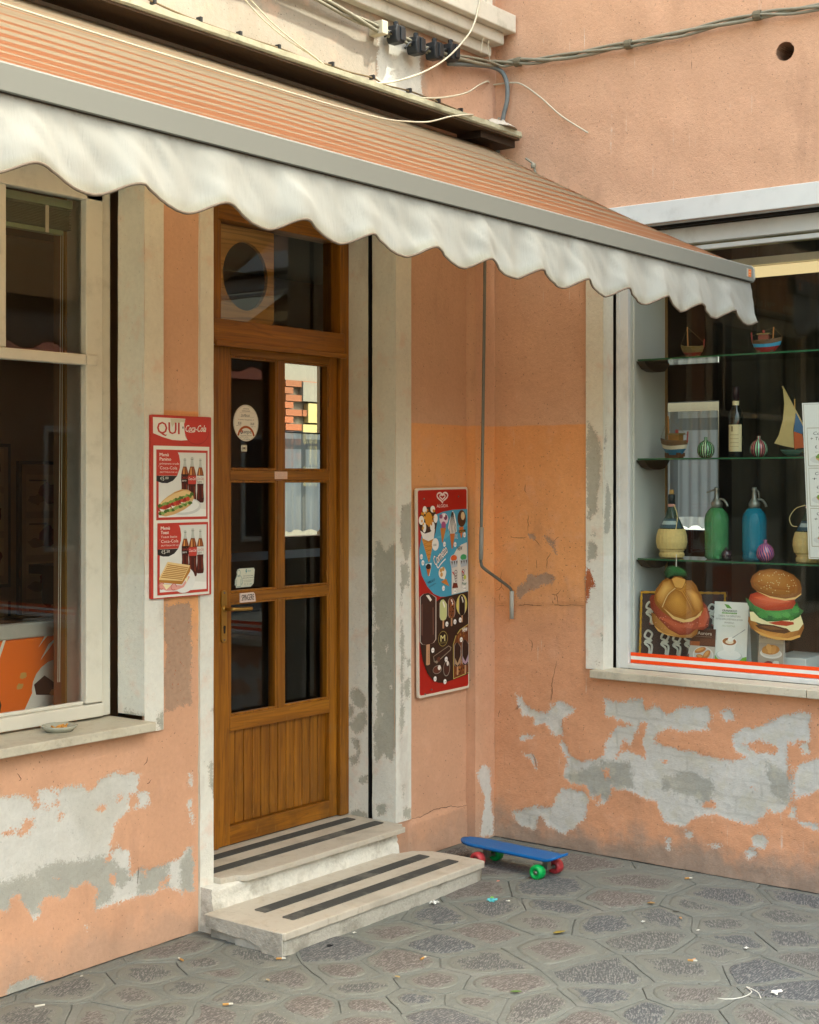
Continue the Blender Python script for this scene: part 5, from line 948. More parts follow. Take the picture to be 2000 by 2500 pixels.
# baguette sandwich
a.poly([(S(157),T(1045)),(S(190),T(1000)),(S(250),T(950)),(S(320),T(905)),(S(400),T(873)),(S(470),T(878)),(S(522),T(915)),(S(535),T(975)),(S(500),T(1050)),(S(420),T(1105)),(S(320),T(1150)),(S(230),T(1170)),(S(157),T(1155))],'#caa46a')
a.poly([(S(160),T(1040)),(S(220),T(985)),(S(320),T(925)),(S(420),T(885)),(S(500),T(905)),(S(515),T(930)),(S(400),T(975)),(S(280),T(1025)),(S(165),T(1070))],'#d9b980')
a.poly([(S(300),T(915)),(S(380),T(885)),(S(440),T(880)),(S(360),T(905))],'#b9803f')
for k in range(16): a.blob(S(165+k*23),T(1062-k*8.5+random.uniform(-10,10)),.011,.007,random.choice(['#5d7a2f','#7f9a4a','#4a6526']),.3)
for k in range(12): a.blob(S(170+k*27),T(1090-k*10),.011,.008,random.choice(['#a5301f','#bd4028','#8e2318']),.2)
for cx_,cy_ in((220,1090),(345,1058),(450,1020)): a.poly([(S(cx_-60),T(cy_-5)),(S(cx_),T(cy_+8)),(S(cx_+58),T(cy_-22)),(S(cx_+50),T(cy_+12)),(S(cx_),T(cy_+30)),(S(cx_-45),T(cy_+22))],'#e9e4d6')
for k in range(13): a.blob(S(170+k*27),T(1140-k*10+random.uniform(-6,6)),.010,.006,random.choice(['#5d7a2f','#8aa458','#4a6526']),.3)
panel(1243,2030,'Toast','Toast liscio','','.50',8)
bottle(605,1325,1820,80,'#cfccc2','light','#b53a2c'); bottle(437,1330,1790,82,'#2a1712','zero','#b53a2c'); bottle(520,1312,1850,96,'#b53a2c','','#e6e2d8')
a.ell(S(420),T(1880),.06,.05,'#dcdcd6',26)
a.poly([(S(155),T(1850)),(S(245),T(1668)),(S(490),T(1722)),(S(492),T(1790)),(S(400),T(1930)),(S(155),T(1890))],'#a8742f')
a.poly([(S(155),T(1840)),(S(245),T(1668)),(S(490),T(1722)),(S(405),T(1890)),(S(155),T(1860))],'#dcbf85')
for k in range(8): t=k/8; a.stroke([(S(155+80*(1-t)+10),T(1700+150*t)),(S(470-75*t),T(1750+140*t))],.004,'#a9793c')
a.poly([(S(155),T(1900)),(S(400),T(1940)),(S(470),T(1840)),(S(488),T(1850)),(S(420),T(1960)),(S(330),T(1990)),(S(230),T(1985)),(S(160),T(1950))],'#d69a8e')
for cx_,cy_ in((180,1930),(310,1950)): a.ring(S(cx_),T(cy_),.016,.014,.004,'#bf6f66',0,300,14)
a.poly([(S(190),T(1910)),(S(285),T(1925)),(S(230),T(1975))],'#e8dcae'); a.poly([(S(430),T(1870)),(S(470),T(1850)),(S(450),T(1915))],'#e8dcae')
a.build('print',sg)
# ---------------------------------------------------------------- ice cream sign
W2,H2=.408,.975
tilt=math.radians(-.9)
al=empty('ice_cream_sign',(-.39,-.02,.74),'tall red ice cream price sign beside the corner','sign')
def alf(s,t,d): return (-.600+s+ (H2-t)*.016,-.026-d,.743+t+s*.012)
pts=rrect(0,W2,0,H2,.012); mk('board',MB().add([alf(p,q,0) for p,q in pts]+[(lambda z:(z[0],-.0145,z[2]))(alf(p,q,0)) for p,q in pts],[tuple(range(len(pts))),tuple(range(2*len(pts)-1,len(pts)-1,-1))]+[(i,(i+1)%len(pts),len(pts)+(i+1)%len(pts),len(pts)+i) for i in range(len(pts))]),simple('sign_cream','#d8c9b5',.4),al)
a=Art(lambda s,t,d:alf(s,t,d+.0003)); S=lambda X,Yv=0:(X-105-Yv*.012)/885*W2; T=lambda Yv:(1-(Yv-148)/3725)*H2
def PL(pts,c): a.poly([(S(x,y),T(y)) for x,y in pts],c)
def EL(x,y,rx,ry,c,rot=0): a.ell(S(x,y),T(y),rx/885*W2,ry/3725*H2,c,20,rot)
a.poly(rrect(.010,W2-.008,.012,H2-.010,.012),'#a5170f')
# heart emblem
def heart(sc,wd,c):
    P=[]
    for k in range(33):
        t=2*PI*k/32-PI/2*0; x=16*math.sin(t)**3; y=13*math.cos(t)-5*math.cos(2*t)-2*math.cos(3*t)-math.cos(4*t); P.append((.202+x*sc*.0027,.931+y*sc*.00165))
    a.stroke(P,wd,c)
heart(1.0,.0075,'#e6d5cc'); heart(.5,.0065,'#e6d5cc'); a.poly([(.212,.900),(.222,.908),(.216,.914),(.206,.906)],'#a5170f')
a.text('ALGIDA',S(450,500),T(505),.0145,'#ead9d0',.09)
# blue panel
PL([(990,555),(720,560),(560,585),(450,625),(350,700),(260,820),(190,1000),(155,1250),(160,1500),(200,1700),(290,1900),(400,2050),(520,2120),(640,2130),(1005,2080),(1000,1200)],'#4a9bb8')
PL([(420,1040),(560,1000),(700,900),(990,800),(990,860),(720,980),(600,1080)],'#5fabc4')
def cone(tx,ty,bw,x2,y2,c='#c07a34'): PL([(tx-bw,ty),(tx+bw,ty),(x2+8,y2),(x2-8,y2)],c)
cone(300,1040,105,320,1470,'#c98a3c')
for k in range(5): a.stroke([(S(210+k*22,1080+k*80),T(1080+k*80)),(S(400-k*14,1140+k*70),T(1140+k*70))],.0018,'#93602a'); a.stroke([(S(390-k*16,1080+k*80),T(1080+k*80)),(S(225+k*20,1150+k*70),T(1150+k*70))],.0018,'#93602a')
PL([(145,780),(160,650),(230,510),(310,485),(400,520),(450,650),(455,780),(430,950),(400,1060),(310,1105),(210,1040),(165,900)],'#3a2215')
PL([(170,900),(250,960),(330,940),(420,880),(400,1060),(310,1100),(215,1045)],'#e8e2d8')
for q in((190,720,45,80),(245,540,35,70),(380,530,40,60),(430,700,35,80),(240,850,30,90),(375,840,40,90)): EL(*q,'#ece6dc')
for k in range(26): EL(random.uniform(190,420),random.uniform(540,900),13,26,random.choice(['#d8952c','#e0ab45','#c27f22']))
EL(310,700,60,120,'#d2902f')
EL(425,1165,58,112,'#e9e4da'); a.text('100',S(385,1180),T(1195),.011,'#2b2a28',.026)
for q in((570,720,75,110,'#dcc9cf'),): EL(*q)
EL(565,830,40,70,'#a04f7d'); EL(600,690,30,50,'#7a3350'); EL(520,670,28,40,'#8c4a6e'); EL(575,655,18,30,'#efe6df'); cone(560,880,50,545,1140)
PL([(725,575),(760,640),(790,800),(795,960),(760,990),(680,985),(645,880),(665,760),(700,640)],'#e9e4da')
for k in range(5): a.stroke([(S(720+ (k-2)*6,600),T(600)),(S(720+(k-2)*17,760),T(760)),(S(720+(k-2)*26+8,880),T(880)),(S(720+(k-2)*24,980),T(980))],.0045,'#2d2723',3)
cone(720,990,45,715,1265,'#bd6b30'); a.text('XXL',S(755,1080),T(1090),.024,'#ddd6d0',.028,shear=.1)
EL(885,725,75,155,'#4a2a18'); EL(905,680,35,75,'#d3b98a'); cone(880,880,42,878,1085,'#c4692c'); PL([(830,940),(955,930),(955,975),(830,990)],'#3b2a1d'); a.text('CHOC BALL',S(838,975),T(975),.007,'#d9a63a',.045)
for q in((580,1175),(768,1195),(935,1030),(188,1365),(213,1475),(565,1970)): EL(q[0],q[1],24,48,'#ece8e0'); a.text('2.6',S(q[0]-17,q[1]),T(q[1]+16),.007,'#2b2a28',.016)
# script wordmark
a.text('Cornetto',S(425,1560),T(1560),.048,'#3a2318',.118,shear=.1,rot=.55,bold=.003); a.text('Cornetto',S(425,1560),T(1560),.048,'#efe7dd',.118,shear=.1,rot=.55,bold=.0008)
a.stroke([(S(440,1520),T(1520)),(S(470,1590),T(1590)),(S(520,1520),T(1520)),(S(600,1440),T(1440))],.006,'#efe7dd',4)
PL([(255,1500),(360,1490),(350,1580),(325,1720),(300,1720),(270,1580)],'#d9e5e6'); cone(310,1560,42,305,1720,'#bd6b30'); EL(305,1550,42,50,'#2d1d16'); a.text('PIRULO',S(300,1860),T(1870),.012,'#243038',.058,rot=.25); a.text('WHIPPY',S(315,1930),T(1935),.008,'#35505a',.06,rot=.25)
EL(545,1690,65,110,'#e9dfcf'); 
for q in((520,1640),(560,1620),(590,1680),(530,1720),(570,1770)): EL(q[0],q[1],22,40,random.choice(['#c9974f','#e9e2d6']))
PL([(520,1850),(610,1800),(668,1950)],'#c07a34')
PL([(705,1560),(730,1400),(790,1290),(870,1210),(978,1170),(1003,2070),(708,2105)],'#d8d3c6'); a.text('NEW',S(812,1300),T(1310),.020,'#2f2a26',.038,bold=.0006)
for x0,c1,sg_ in((745,'#cf5a23',1),(915,'#3f9a5c',-1)):
    EL(x0,1470,72,95,'#c9cdd0'); EL(x0,1440,55,55,c1); PL([(x0-70,1490),(x0+70,1480),(x0+60,1600),(x0-45,1620)],'#aeb6bd')
    for k in range(3): PL([(x0-45+k*42,1500),(x0-20+k*42,1500),(x0-30+k*42,1570)],'#3a2a24')
    PL([(x0-45,1620),(x0+62,1600),(x0+(75 if sg_>0 else -35),2010),(x0+(60 if sg_>0 else -50),2010)],'#cfc7bd')
    for k in range(3): a.ring(S(x0+15+sg_*20,1720+k*50),T(1720+k*50),.013-k*.002,.016,.003,'#3a3632',0,330,12)
    PL([(x0-35,1690),(x0-5,1690),(x0+10,1770)],'#b03030')
PL([(715,1990),(735,1890),(800,1900),(820,1990)],'#6b2d20'); EL(760,2045,28,42,'#eee9e0'); a.text('2.6',S(742,2060),T(2060),.008,'#2b2a28',.018); a.text('Pear',S(890,1950),T(1950),.014,'#2f6a4a',.038,bold=.0005); EL(940,1810,22,45,'#b9c43a'); EL(932,2015,30,40,'#eee9e0'); a.text('2.50',S(905,2030),T(2030),.008,'#2b2a28',.026)
# chocolate panel
o=1869
PL([(1000,2080),(1010,o+1740),(730,o+1790),(590,o+1810),(480,o+1790),(380,o+1720),(290,o+1580),(215,o+1350),(170,o+1050),(165,o+800),(300,o+500),(420,o+340),(520,o+270),(700,o+245)],'#2d1a12')
def bar(x,y0,y1,hw,c,st1,bite='#e6e0d4',rot=None):
    P=[(x-hw,y0+60),(x-hw*.6,y0+10),(x,y0),(x+hw*.5,y0+40),(x+hw,y0+100),(x+hw,y1-70),(x+hw*.7,y1-15),(x+hw*.25,y1),(x-hw*.25,y1),(x-hw*.7,y1-15),(x-hw,y1-70)]
    PL([(x+(px_-x)*1.12,y_) for px_,y_ in P],'#b9aea2'); PL(P,c); PL([(x-hw*.3,y0+40),(x+hw*.1,y0+40),(x+hw*.5,y0+130),(x+hw*.3,y0+160)],bite)
    PL([(x-hw*.24,y1),(x+hw*.24,y1),(x+hw*.26,st1-10),(x,st1),(x-hw*.26,st1-10)],'#b58a66')
bar(300,o+150,o+1070,125,'#38201a',o+1440); PL([(185,o+350),(205,o+330),(205,o+900),(190,o+880)],'#6d4a3e'); PL([(375,o+420),(388,o+420),(395,o+900),(382,o+920)],'#6d4a3e'); a.text('MAGNUM',S(320,o+1400),T(o+1400),.009,'#8a5f40',.06,rot=PI/2)
bar(560,o+300,o+680,58,'#c3c585',o+830); bar(705,o+280,o+660,55,'#7a4424',o+810); EL(885,o+440,98,190,'#c7b95e'); bar(890,o+255,o+640,50,'#1d110d',o+770)
for k in range(22): EL(random.uniform(665,745),random.uniform(o+380,o+620),9,14,random.choice(['#a86a34','#3d1f12']))
EL(553,o+1010,82,138,'#a4944a'); EL(553,o+1010,76,130,'#241611'); a.text('M',S(512,o+1050),T(o+1055),.030,'#d9d08c',.036,bold=.0006); a.text('MAGNUM',S(503,o+1090),T(o+1095),.008,'#8d8040',.045)
PL([(385,o+1300),(650,o+1150),(700,o+1190),(690,o+1240),(480,o+1400),(450,o+1440),(400,o+1400)],'#8a7d6a'); PL([(395,o+1305),(650,o+1165),(688,o+1195),(678,o+1232),(480,o+1380),(410,o+1390)],'#2f1b14'); EL(480,o+1370,28,45,'#5a3022')
EL(455,o+1550,75,75,'#9c9284'); EL(453,o+1550,68,66,'#5b2c1e'); EL(490,o+1520,26,45,'#e2dbcf'); EL(617,o+1560,58,140,'#9c9284',-.12); EL(617,o+1560,51,128,'#3d2019',-.12); EL(635,o+1470,18,45,'#e2dbcf')
PL([(735,o+1780),(728,o+1150),(770,o+1000),(850,o+890),(1003,o+810),(1010,o+1720)],'#b8a65a'); PL([(745,o+1765),(738,o+1150),(780,o+1010),(860,o+905),(1003,o+825),(1008,o+1705)],'#6d3a1e')
for k in range(70): EL(random.uniform(760,990),random.uniform(o+950,o+1720),13,24,random.choice(['#3a1d10','#8f5a26','#54260f','#9a6a30']))
a.text('NEW',S(893,o+940),T(o+945),.020,'#e6dccf',.04,bold=.0006)
for x,c2 in((805,'#a58a6a'),(945,'#a58a9a')): bar(x,o+1110+(-20 if x>900 else 10),o+1560,55,'#2a1712',o+1720,'#2a1712'); PL([(x-50,o+1390),(x,o+1500),(x+52,o+1370),(x+48,o+1500),(x,o+1550),(x-46,o+1500)],c2)
for q in((613,755),(755,735),(850,717),(372,1185),(603,1390),(413,1705),(583,1790),(868,1080)): EL(q[0],o+q[1],26,46,'#ece8e0'); a.text('2.60',S(q[0]-19,o+q[1]),T(o+q[1]+16),.007,'#2b2a28',.018)
a.build('print',al)
for s_,t_ in((.055,.925),(.33,.93),(.10,.03),(.05,.015)): p=alf(s_,t_,.003); mk('rivet',MB().lathe([(.0001,-.002),(.004,-.001),(.004,.003)],p,10,'y'),M['steel'],al)
# ---------------------------------------------------------------- display window (right)
GX=.125
dwn=empty('display_window',(.12,-2.5,.86),'large display window with orange striped lower edge','window')
def db(n,x0,x1,y0,y1,z0,z1,m='frameg',p=None,bv=.003): return mk(n,MB().box(x0,x1,y0,y1,z0,z1),M[m],p or dwn,bevel=bv)
db('frame_post',.104,.150,-.742,-.676,.868,2.915); db('frame_bead',.098,.1035,-.700,-.680,.868,2.915); db('frame_bead',.1445,.16,-.752,-.7425,.9,2.83)
db('frame_head',.100,.150,WY1,-.743,2.838,2.912); db('head_trim',.112,.135,WY1,-.743,2.805,2.826); db('bottom_rail',.100,.150,WY1,-.743,.870,.893)
mk('pane',MB().add([(GX,-.743,.893),(GX,WY1,.893),(GX,WY1,2.838),(GX,-.743,2.838)],[(0,1,2,3)]),M['pane'],dwn)
mk('sill',MB().box(-.055,.10,-1.68,-.625,.832,.869),M['sillm'],dwn,bevel=.004); mk('sill',MB().box(-.055,.10,-3.2,-1.683,.832,.869),M['sillm'],dwn,bevel=.004)
a=Art(lambda s,t,d:(GX-.0025-d,-.745-s,.895+t)); a.rect(0,0,4.4,.050,'#e2dfd6'); a.rect(0,0,4.4,.0165,'#e8480a'); a.rect(0,.033,4.4,.050,'#e8480a'); a.build('stripe_decal',dwn)
mk('niche_side',MB().box(.132,.466,-.745,-.735,.90,3.0),M['panelw'],dwn); mk('niche_edge',MB().box(.467,.482,-.752,-.735,.90,3.0),simple('oak_edge','#8a6a3e',.6),dwn)
mk('niche_floor',MB().box(.152,.62,-5,-.753,.885,.905),M['panelw'],dwn)
mk('niche_top',MB().box(.132,.40,-5,-.753,2.845,2.90),simple('olive_soffit','#8a8862',.6),dwn)
lp=empty('strip_lamp',(.47,-2.2,2.69),'glowing warm strip lamp along the top of the display window','lamp')
mk('tube',MB().lathe([(.026,-4.4),(.026,-.80)],(.48,0,2.735),12,'y'),M['lamp'],lp,smooth=True); mk('housing',MB().box(.45,.52,-4.45,-.76,2.765,2.80),M['frame'],lp)
# shelves
for z,lb in((2.326,'top green glass shelf in the display window'),(1.858,'middle green glass shelf in the display window'),(1.387,'bottom green glass shelf in the display window')):
    sh=empty('glass_shelf',(.3,-2,z-.008),lb,'shelf','glass shelves')
    mk('plate',MB().box(.16,.46,-4,-.762,z-.008,z),M['shelfglass'],sh)
    mk('edge',MB().box(.1585,.1598,-4,-.762,z-.0078,z-.0002),simple('green_glass_edge','#2c5a3c',.2),sh)
    mk('bracket',MB().prism([(.17,z-.0085),(.43,z-.0085),(.38,z-.045),(.33,z-.052),(.27,z-.052),(.22,z-.042)],-.790,-.748,'y'),M['darkbrown'],sh)
# dark curtain behind
ct=MB(); P=[]
ys=lines(-4.2,-.70,.03)
for z in(.19,1.5,3.19): P.append([(1.35+.05*math.sin(y*38)+.03*math.sin(y*17+2),y,z) for y in ys])
ct.grid(P); 
curt=mk('dark_curtain',ct,simple('dark_brown_drape','#3a3628',.9,nz=4,amt=.3),smooth=True,label='dark folded curtain behind the display shelves',cat='curtain')
# lace curtain in the room window behind the display
def lacecurtain(name,label,fn,w,h,rows=2):
    mb=MB(); P=[];u=[];vv=[]; n=40
    for i in range(13):
        t=i/12
        row=[]
        for k in range(n+1):
            s=k/n; dz=(.02*abs(math.sin(s*PI*4)) if i==0 else 0); row.append(fn(s*w,t*h+dz,.008*math.sin(s*40))); u.append(s*w); vv.append(t*h)
        P.append(row)
    mb.grid(P); o=mk(name,mb,M['lace'],label=label,cat='curtain',attrs={'u':u,'vv':vv},smooth=True); return o
lacecurtain('lace_curtain','white lace curtain in the small back window seen through the display',lambda s,t,d:(2.19+d,-.2+s,1.46+t),.4,.72)
lacecurtain('cafe_curtain','white cafe curtain hung across the back window behind the door',lambda s,t,d:(1.70+s,2.99+d,1.38+t),.6,.72)
mk('curtain_rod',MB().tube([(1.70,2.985,2.105),(2.30,2.985,2.10)],.006,8),M['steel'],label='thin curtain rod across the back window behind the door',cat='rod')
# old wall in the yard behind
yw=empty('yard_wall',(5.4,6.0,0),'old brick and yellow block wall seen through the back window','wall')
mk('core',MB().box(2.6,8.5,6.05,6.3,0,3.6),M['gblock'],yw)
for r in range(14):
    z=1.75+r*.075
    for c in range(3):
        x=4.72+c*.26+(r%2)*.13
        if c<2 or r%4==1: mk('brick',MB().box(x,x+.245,6.0,6.049,z,z+.064),M['brick'],yw)
for r in range(5):
    for c in range(3): mk('block',MB().box(5.36+c*.52+(r%2)*.08,5.86+c*.52+(r%2)*.08,5.985,6.049,1.70+r*.22,1.90+r*.22),M['yblock'] if r<4 else M['gblock'],yw)
# ---------------------------------------------------------------- goods in the display window
def paint(c,r=.45): 
    k='paint_'+c.lstrip('#'); return bpy.data.materials.get(k) or simple(k,c,r,nz=60,amt=.12)
def boat(loc,rz,label,hull,low,stripe,cabin,mast,sc=1.):
    b=empty('model_boat',loc,label,'boat')
    def hullm(z0,z1,k0,k1):
        mb=MB(); P=[]
        for z,k in((z0,k0),((z0+z1)/2,(k0+k1)/2),(z1,k1)):
            row=[]
            for i in range(17):
                q=2*PI*i/16; x=math.cos(q)*.062*k; y=math.sin(q)*.024*k
                x*=1.15 if x>0 else 1.; row.append(Vector((x,y*(1-.35*max(0,math.cos(q))),z+ (.016*max(0,math.cos(q))**2+.006*max(0,-math.cos(q))**2)*(z/.06))))
            P.append(row)
        mb.grid(P); n=17; mb.f+=[tuple(range(16)),tuple(2*n+i for i in range(15,-1,-1))]; return mb
    def pt(nm,mb,c):
        ms=Matrix.Rotation(rz,3,'Z'); mb.v=[tuple(ms@(Vector(v_)*sc)+Vector(loc)) for v_ in mb.v]; return mk(nm,mb,paint(c),b)
    pt('stand',MB().box(-.03,.03,-.015,.015,0,.012).box(-.035,-.022,-.018,.018,.006,.02).box(.022,.035,-.018,.018,.006,.02),'#5a3a22')
    pt('keel',hullm(.012,.032,.55,.85),low); pt('hull',hullm(.0325,.046,.86,.95),stripe); pt('topside',hullm(.0465,.062,.96,1.02),hull)
    if cabin: pt('cabin',MB().box(-.03,.015,-.014,.014,.06,.088),cabin); pt('cabin_roof',MB().box(-.036,.021,-.018,.018,.0885,.094),'#7d6a3a'); pt('funnel',MB().lathe([(.006,.09),(.006,.108)],(-.01,0,0),10),'#8d2c22')
    pt('mast',MB().tube([(.03,0,.06),(.034,0,.06+mast)],.0028,6),'#a9722f'); pt('stern_post',MB().tube([(-.06,0,.058),(-.064,0,.1)],.003,6),'#8d2c22')
    pt('rigging',MB().tube([(.033,0,.058+mast),(-.06,0,.085)],.0007,4).tube([(.033,0,.058+mast),(.07,0,.08)],.0007,4),'#6b5a3a')
    return b
boat((.31,-.975,2.327),PI*.5,'small model boat with a tall red and yellow mast on the top shelf','#6b5a2a','#7a1f18','#6b5a2a',None,.11,.9)
boat((.31,-1.34,2.327),-PI*.45,'model boat with red hull and sky blue band on the top shelf','#5a3f22','#8d1f1c','#3f8fb0','#7a3a2a',.06,1.05)
boat((.27,-.90,1.859),PI*.42,'brown and white model fishing boat at the left of the middle shelf','#5a4326','#2f6f94','#c9c2ad','#8a6430',.10,1.25)
def stripevase(name,loc,r,label,cols,twist):
    g=G('striped_glass_'+cols[0][1:]); P=g.obj(); x,y,z=g.xyz(P); ang=g.m('ARCTAN2',y,x)
    s=g.m('FRACT',g.m('ADD',g.m('MULTIPLY',ang,20/(2*PI)),g.m('MULTIPLY',z,twist))); t=g.m('FRACT',g.m('ADD',g.m('MULTIPLY',ang,5/(2*PI)),g.m('MULTIPLY',z,twist*.25)))
    c=g.mix(g.step(t,.45,.55),cols[0],cols[1]); c=g.mix(g.step(s,.45,.5),c,cols[2]); m=g.done(c,.15,spec=.6)
    o=empty(name,loc,label,'vase')
    pr=[(.0005,0),(r*.45,0),(r*.75,r*.2),(r*.97,r*.6),(r,r*.95),(r*.92,r*1.35),(r*.68,r*1.72),(r*.3,r*1.98),(r*.17,r*2.1),(r*.2,r*2.25),(r*.2,r*2.4),(r*.0005,r*2.42)]
    mk('body',MB().lathe(pr[:8],loc,32),m,o,smooth=True); mk('neck',MB().lathe(pr[7:],loc,20),m,o,smooth=True); return o
stripevase('striped_vase',(.30,-1.045,1.859),.041,'round green striped glass vase on the middle shelf',('#5fa06a','#a9c9a0','#1d2b20'),0.)
stripevase('striped_vase',(.30,-1.31,1.859),.041,'round red and green striped glass vase on the middle shelf',('#a8685f','#8fc79a','#5b2f38'),0.)
stripevase('striped_vase',(.23,-1.372,1.388),.041,'round purple vase with slanted pink stripes on the bottom shelf',('#c26a74','#b0607a','#2f2f6e'),28.)
stripevase('striped_vase',(.26,-1.168,1.388),.024,'tiny dark vase between the two soda siphons',('#3a2a30','#4a3038','#1f1618'),20.)
def bottle_wine(loc):
    b=empty('wine_bottle',loc,'dark wine bottle with cream label on the middle shelf','bottle'); r=.033
    mk('glass',MB().lathe([(r*.9,0),(r,.004),(r,.19),(r*.85,.212),(r*.5,.232),(.0145,.245),(.0135,.30),(.015,.302)],loc,28),simple('dark_green_glass','#0f1512',.08,spec=.7),b,smooth=True)
    mk('capsule',MB().lathe([(.0155,.268),(.0155,.325),(.013,.328)],loc,20),simple('dark_capsule','#2a161c',.4),b,smooth=True)
    x,y,z=loc
    def curved(nm,z0,z1,a0,a1,rr,c):
        P=[[(x+rr*math.cos(q),y+rr*math.sin(q),z+zz) for q in np.linspace(a0,a1,13)] for zz in(z0,z1)]; return mk(nm,MB().grid(P),paint(c,.7),b,smooth=True)
    curved('label',.028,.152,PI*.72,PI*1.42,r+.0006,'#c6b98f'); curved('neck_label',.242,.262,PI*.6,PI*1.5,.0158,'#d9c9a0'); curved('crest',.12,.145,PI*1.0-.22,PI*1.0-.0,r+.0012,'#6a5a38')
    for k in range(4): curved('print_line',.05+k*.018,.052+k*.018,PI*.85,PI*1.25,r+.0012,'#8a7a58')
bottle_wine((.30,-1.197,1.859))
def fiasco(loc,label,cork=True):
    b=empty('straw_flask',loc,label,'bottle','straw covered wine flasks'); x,y,z=loc
    mk('flask',MB().lathe([(.03,.13),(.060,.135),(.048,.16),(.030,.195),(.018,.235),(.0145,.262),(.0145,.30)],loc,28),glassm('#5f7668'),b,smooth=True)
    mb=MB().lathe([(.050,0),(.057,.004),(.059,.018),(.052,.032),(.066,.045),(.072,.075),(.070,.105),(.062,.135),(.058,.137)],loc,72)
    mb.v=[((vx-x)*(1+.012*((i%72)%3))+x,(vy_-y)*(1+.012*((i%72)%3))+y,vz) for i,(vx,vy_,vz) in enumerate(mb.v)]
    mk('straw_cover',mb,simple('straw','#c9b273',.75,nz=80,amt=.2),b)
    mk('straw_band',MB().tube([(x+.057*math.cos(q),y+.057*math.sin(q),z+.034) for q in np.linspace(0,2*PI,30)],.003,6),simple('straw_cord','#d8c48a',.8),b)
    P=[[(x+rr*math.cos(q),y+rr*math.sin(q),z+zz) for q in np.linspace(PI*.7,PI*1.45,13)] for zz,rr in((.142,.0585),(.185,.0362))]; mk('label',MB().grid(P),paint('#2f4a55',.6),b,smooth=True)
    P=[[(x+rr*math.cos(q),y+rr*math.sin(q),z+zz) for q in np.linspace(PI*.8,PI*1.3,9)] for zz,rr in((.158,.0515),(.175,.043))]; mk('label_print',MB().grid(P),paint('#9fb0b0',.6),b,smooth=True)
    mk('capsule',MB().lathe([(.0165,.255),(.0165,.297),(.015,.30)],loc,18),paint('#1f2a2e'),b,smooth=True); mk('seal',MB().lathe([(.0172,.24),(.0172,.2545)],loc,18),paint('#c08a80'),b,smooth=True)
    if cork: mk('cork',MB().lathe([(.011,.298),(.011,.322)],loc,14),paint('#c09a5e',.9),b,smooth=True)
    mk('cord',MB().tube(spline([(x-.015,y-.02,z+.25),(x-.03,y-.045,z+.20),(x-.045,y-.045,z+.135)],5) if cork else spline([(x-.01,y+.015,z+.255),(x-.01,y+.06,z+.24),(x-.02,y+.085,z+.20),(x-.02,y+.075,z+.165),(x-.02,y+.05,z+.16)],5),.002,5),bpy.data.materials['straw_cord'],b)
fiasco((.28,-.878,1.388),'straw covered wine flask with cork at the left of the bottom shelf'); fiasco((.28,-1.56,1.388),'straw covered wine flask half hidden behind the menu card',False)
def siphon(loc,c,label,rot):
    b=empty('soda_siphon',loc,label,'bottle','old soda siphons'); x,y,z=loc
    mb=MB().lathe([(.045,0),(.053,.006),(.055,.02),(.052,.032),(.055,.045),(.055,.185),(.050,.21),(.035,.232),(.02,.243),(.018,.25)],loc,40)
    mb.v=[((vx-x)*(1+.02*math.sin((i%40)*PI/2+vz*60))+x,(vy_-y)*(1+.02*math.sin((i%40)*PI/2+vz*60))+y,vz) for i,(vx,vy_,vz) in enumerate(mb.v)]
    mk('glass',mb,glassm(c),b,smooth=True)
    mm=simple('pewter','#8b8a82',.4,.7) if 'pewter' not in bpy.data.materials else bpy.data.materials['pewter']
    mk('collar',MB().lathe([(.026,.238),(.027,.262),(.020,.272),(.012,.285),(.010,.318),(.013,.325),(.010,.335)],loc,20),mm,b,smooth=True)
    d=Vector((math.cos(rot),math.sin(rot),0)); p=Vector(loc)
    mk('spout',MB().tube(spline([p+Vector((0,0,.276)),p+d*.03+Vector((0,0,.278)),p+d*.048+Vector((0,0,.262)),p+d*.055+Vector((0,0,.245))],4),.006,8),mm,b,smooth=True)
    mk('lever',MB().tube(spline([p+Vector((0,0,.325)),p-d*.025+Vector((0,0,.318)),p-d*.05+Vector((0,0,.31))] if rot<-1 else [p+Vector((0,0,.325)),p+d*.018+Vector((0,0,.315)),p+d*.022+Vector((0,0,.285))],4),.0045,8),mm,b,smooth=True)
siphon((.30,-1.10,1.388),'#6fc47e','green glass soda siphon with pewter head on the bottom shelf',-PI/2); siphon((.30,-1.288,1.388),'#3fb2d4','blue glass soda siphon with pewter head on the bottom shelf',-.9)
# sailing boat
sb=empty('model_sailboat',(.30,-1.46,1.859),'model sailing boat with cream and orange sails on the middle shelf','boat')
mb=MB(); P=[]
for z,k in((1.861,.5),(1.872,.85),(1.885,1.0)): P.append([(.30+.020*k*math.sin(q),-1.475+.062*k*math.cos(q),z+.008*abs(math.cos(q))**3) for q in np.linspace(0,2*PI,17)])
mb.grid(P); mb.f+=[tuple(range(16)),tuple(2*17+i for i in range(15,-1,-1))]; mk('hull',mb,paint('#3d5a4a'),sb); mk('stand',MB().box(.29,.31,-1.5,-1.45,1.8585,1.8615),paint('#6b2a1c'),sb)
mk('mast',MB().tube([(.30,-1.485,1.88),(.30,-1.482,2.12)],.003,6),paint('#a9823f'),sb); mk('yard',MB().tube([(.296,-1.425,2.18),(.296,-1.53,1.99)],.0035,6),paint('#b79a5a'),sb)
def sail(nm,pts,c): 
    n=len(pts); mk(nm,MB().add([(.292,p[0],p[1]) for p in pts]+[(.2935,p[0],p[1]) for p in pts],[tuple(range(n)),tuple(range(2*n-1,n-1,-1))]+[(i,(i+1)%n,n+(i+1)%n,n+i) for i in range(n)]),paint(c,.9),sb)
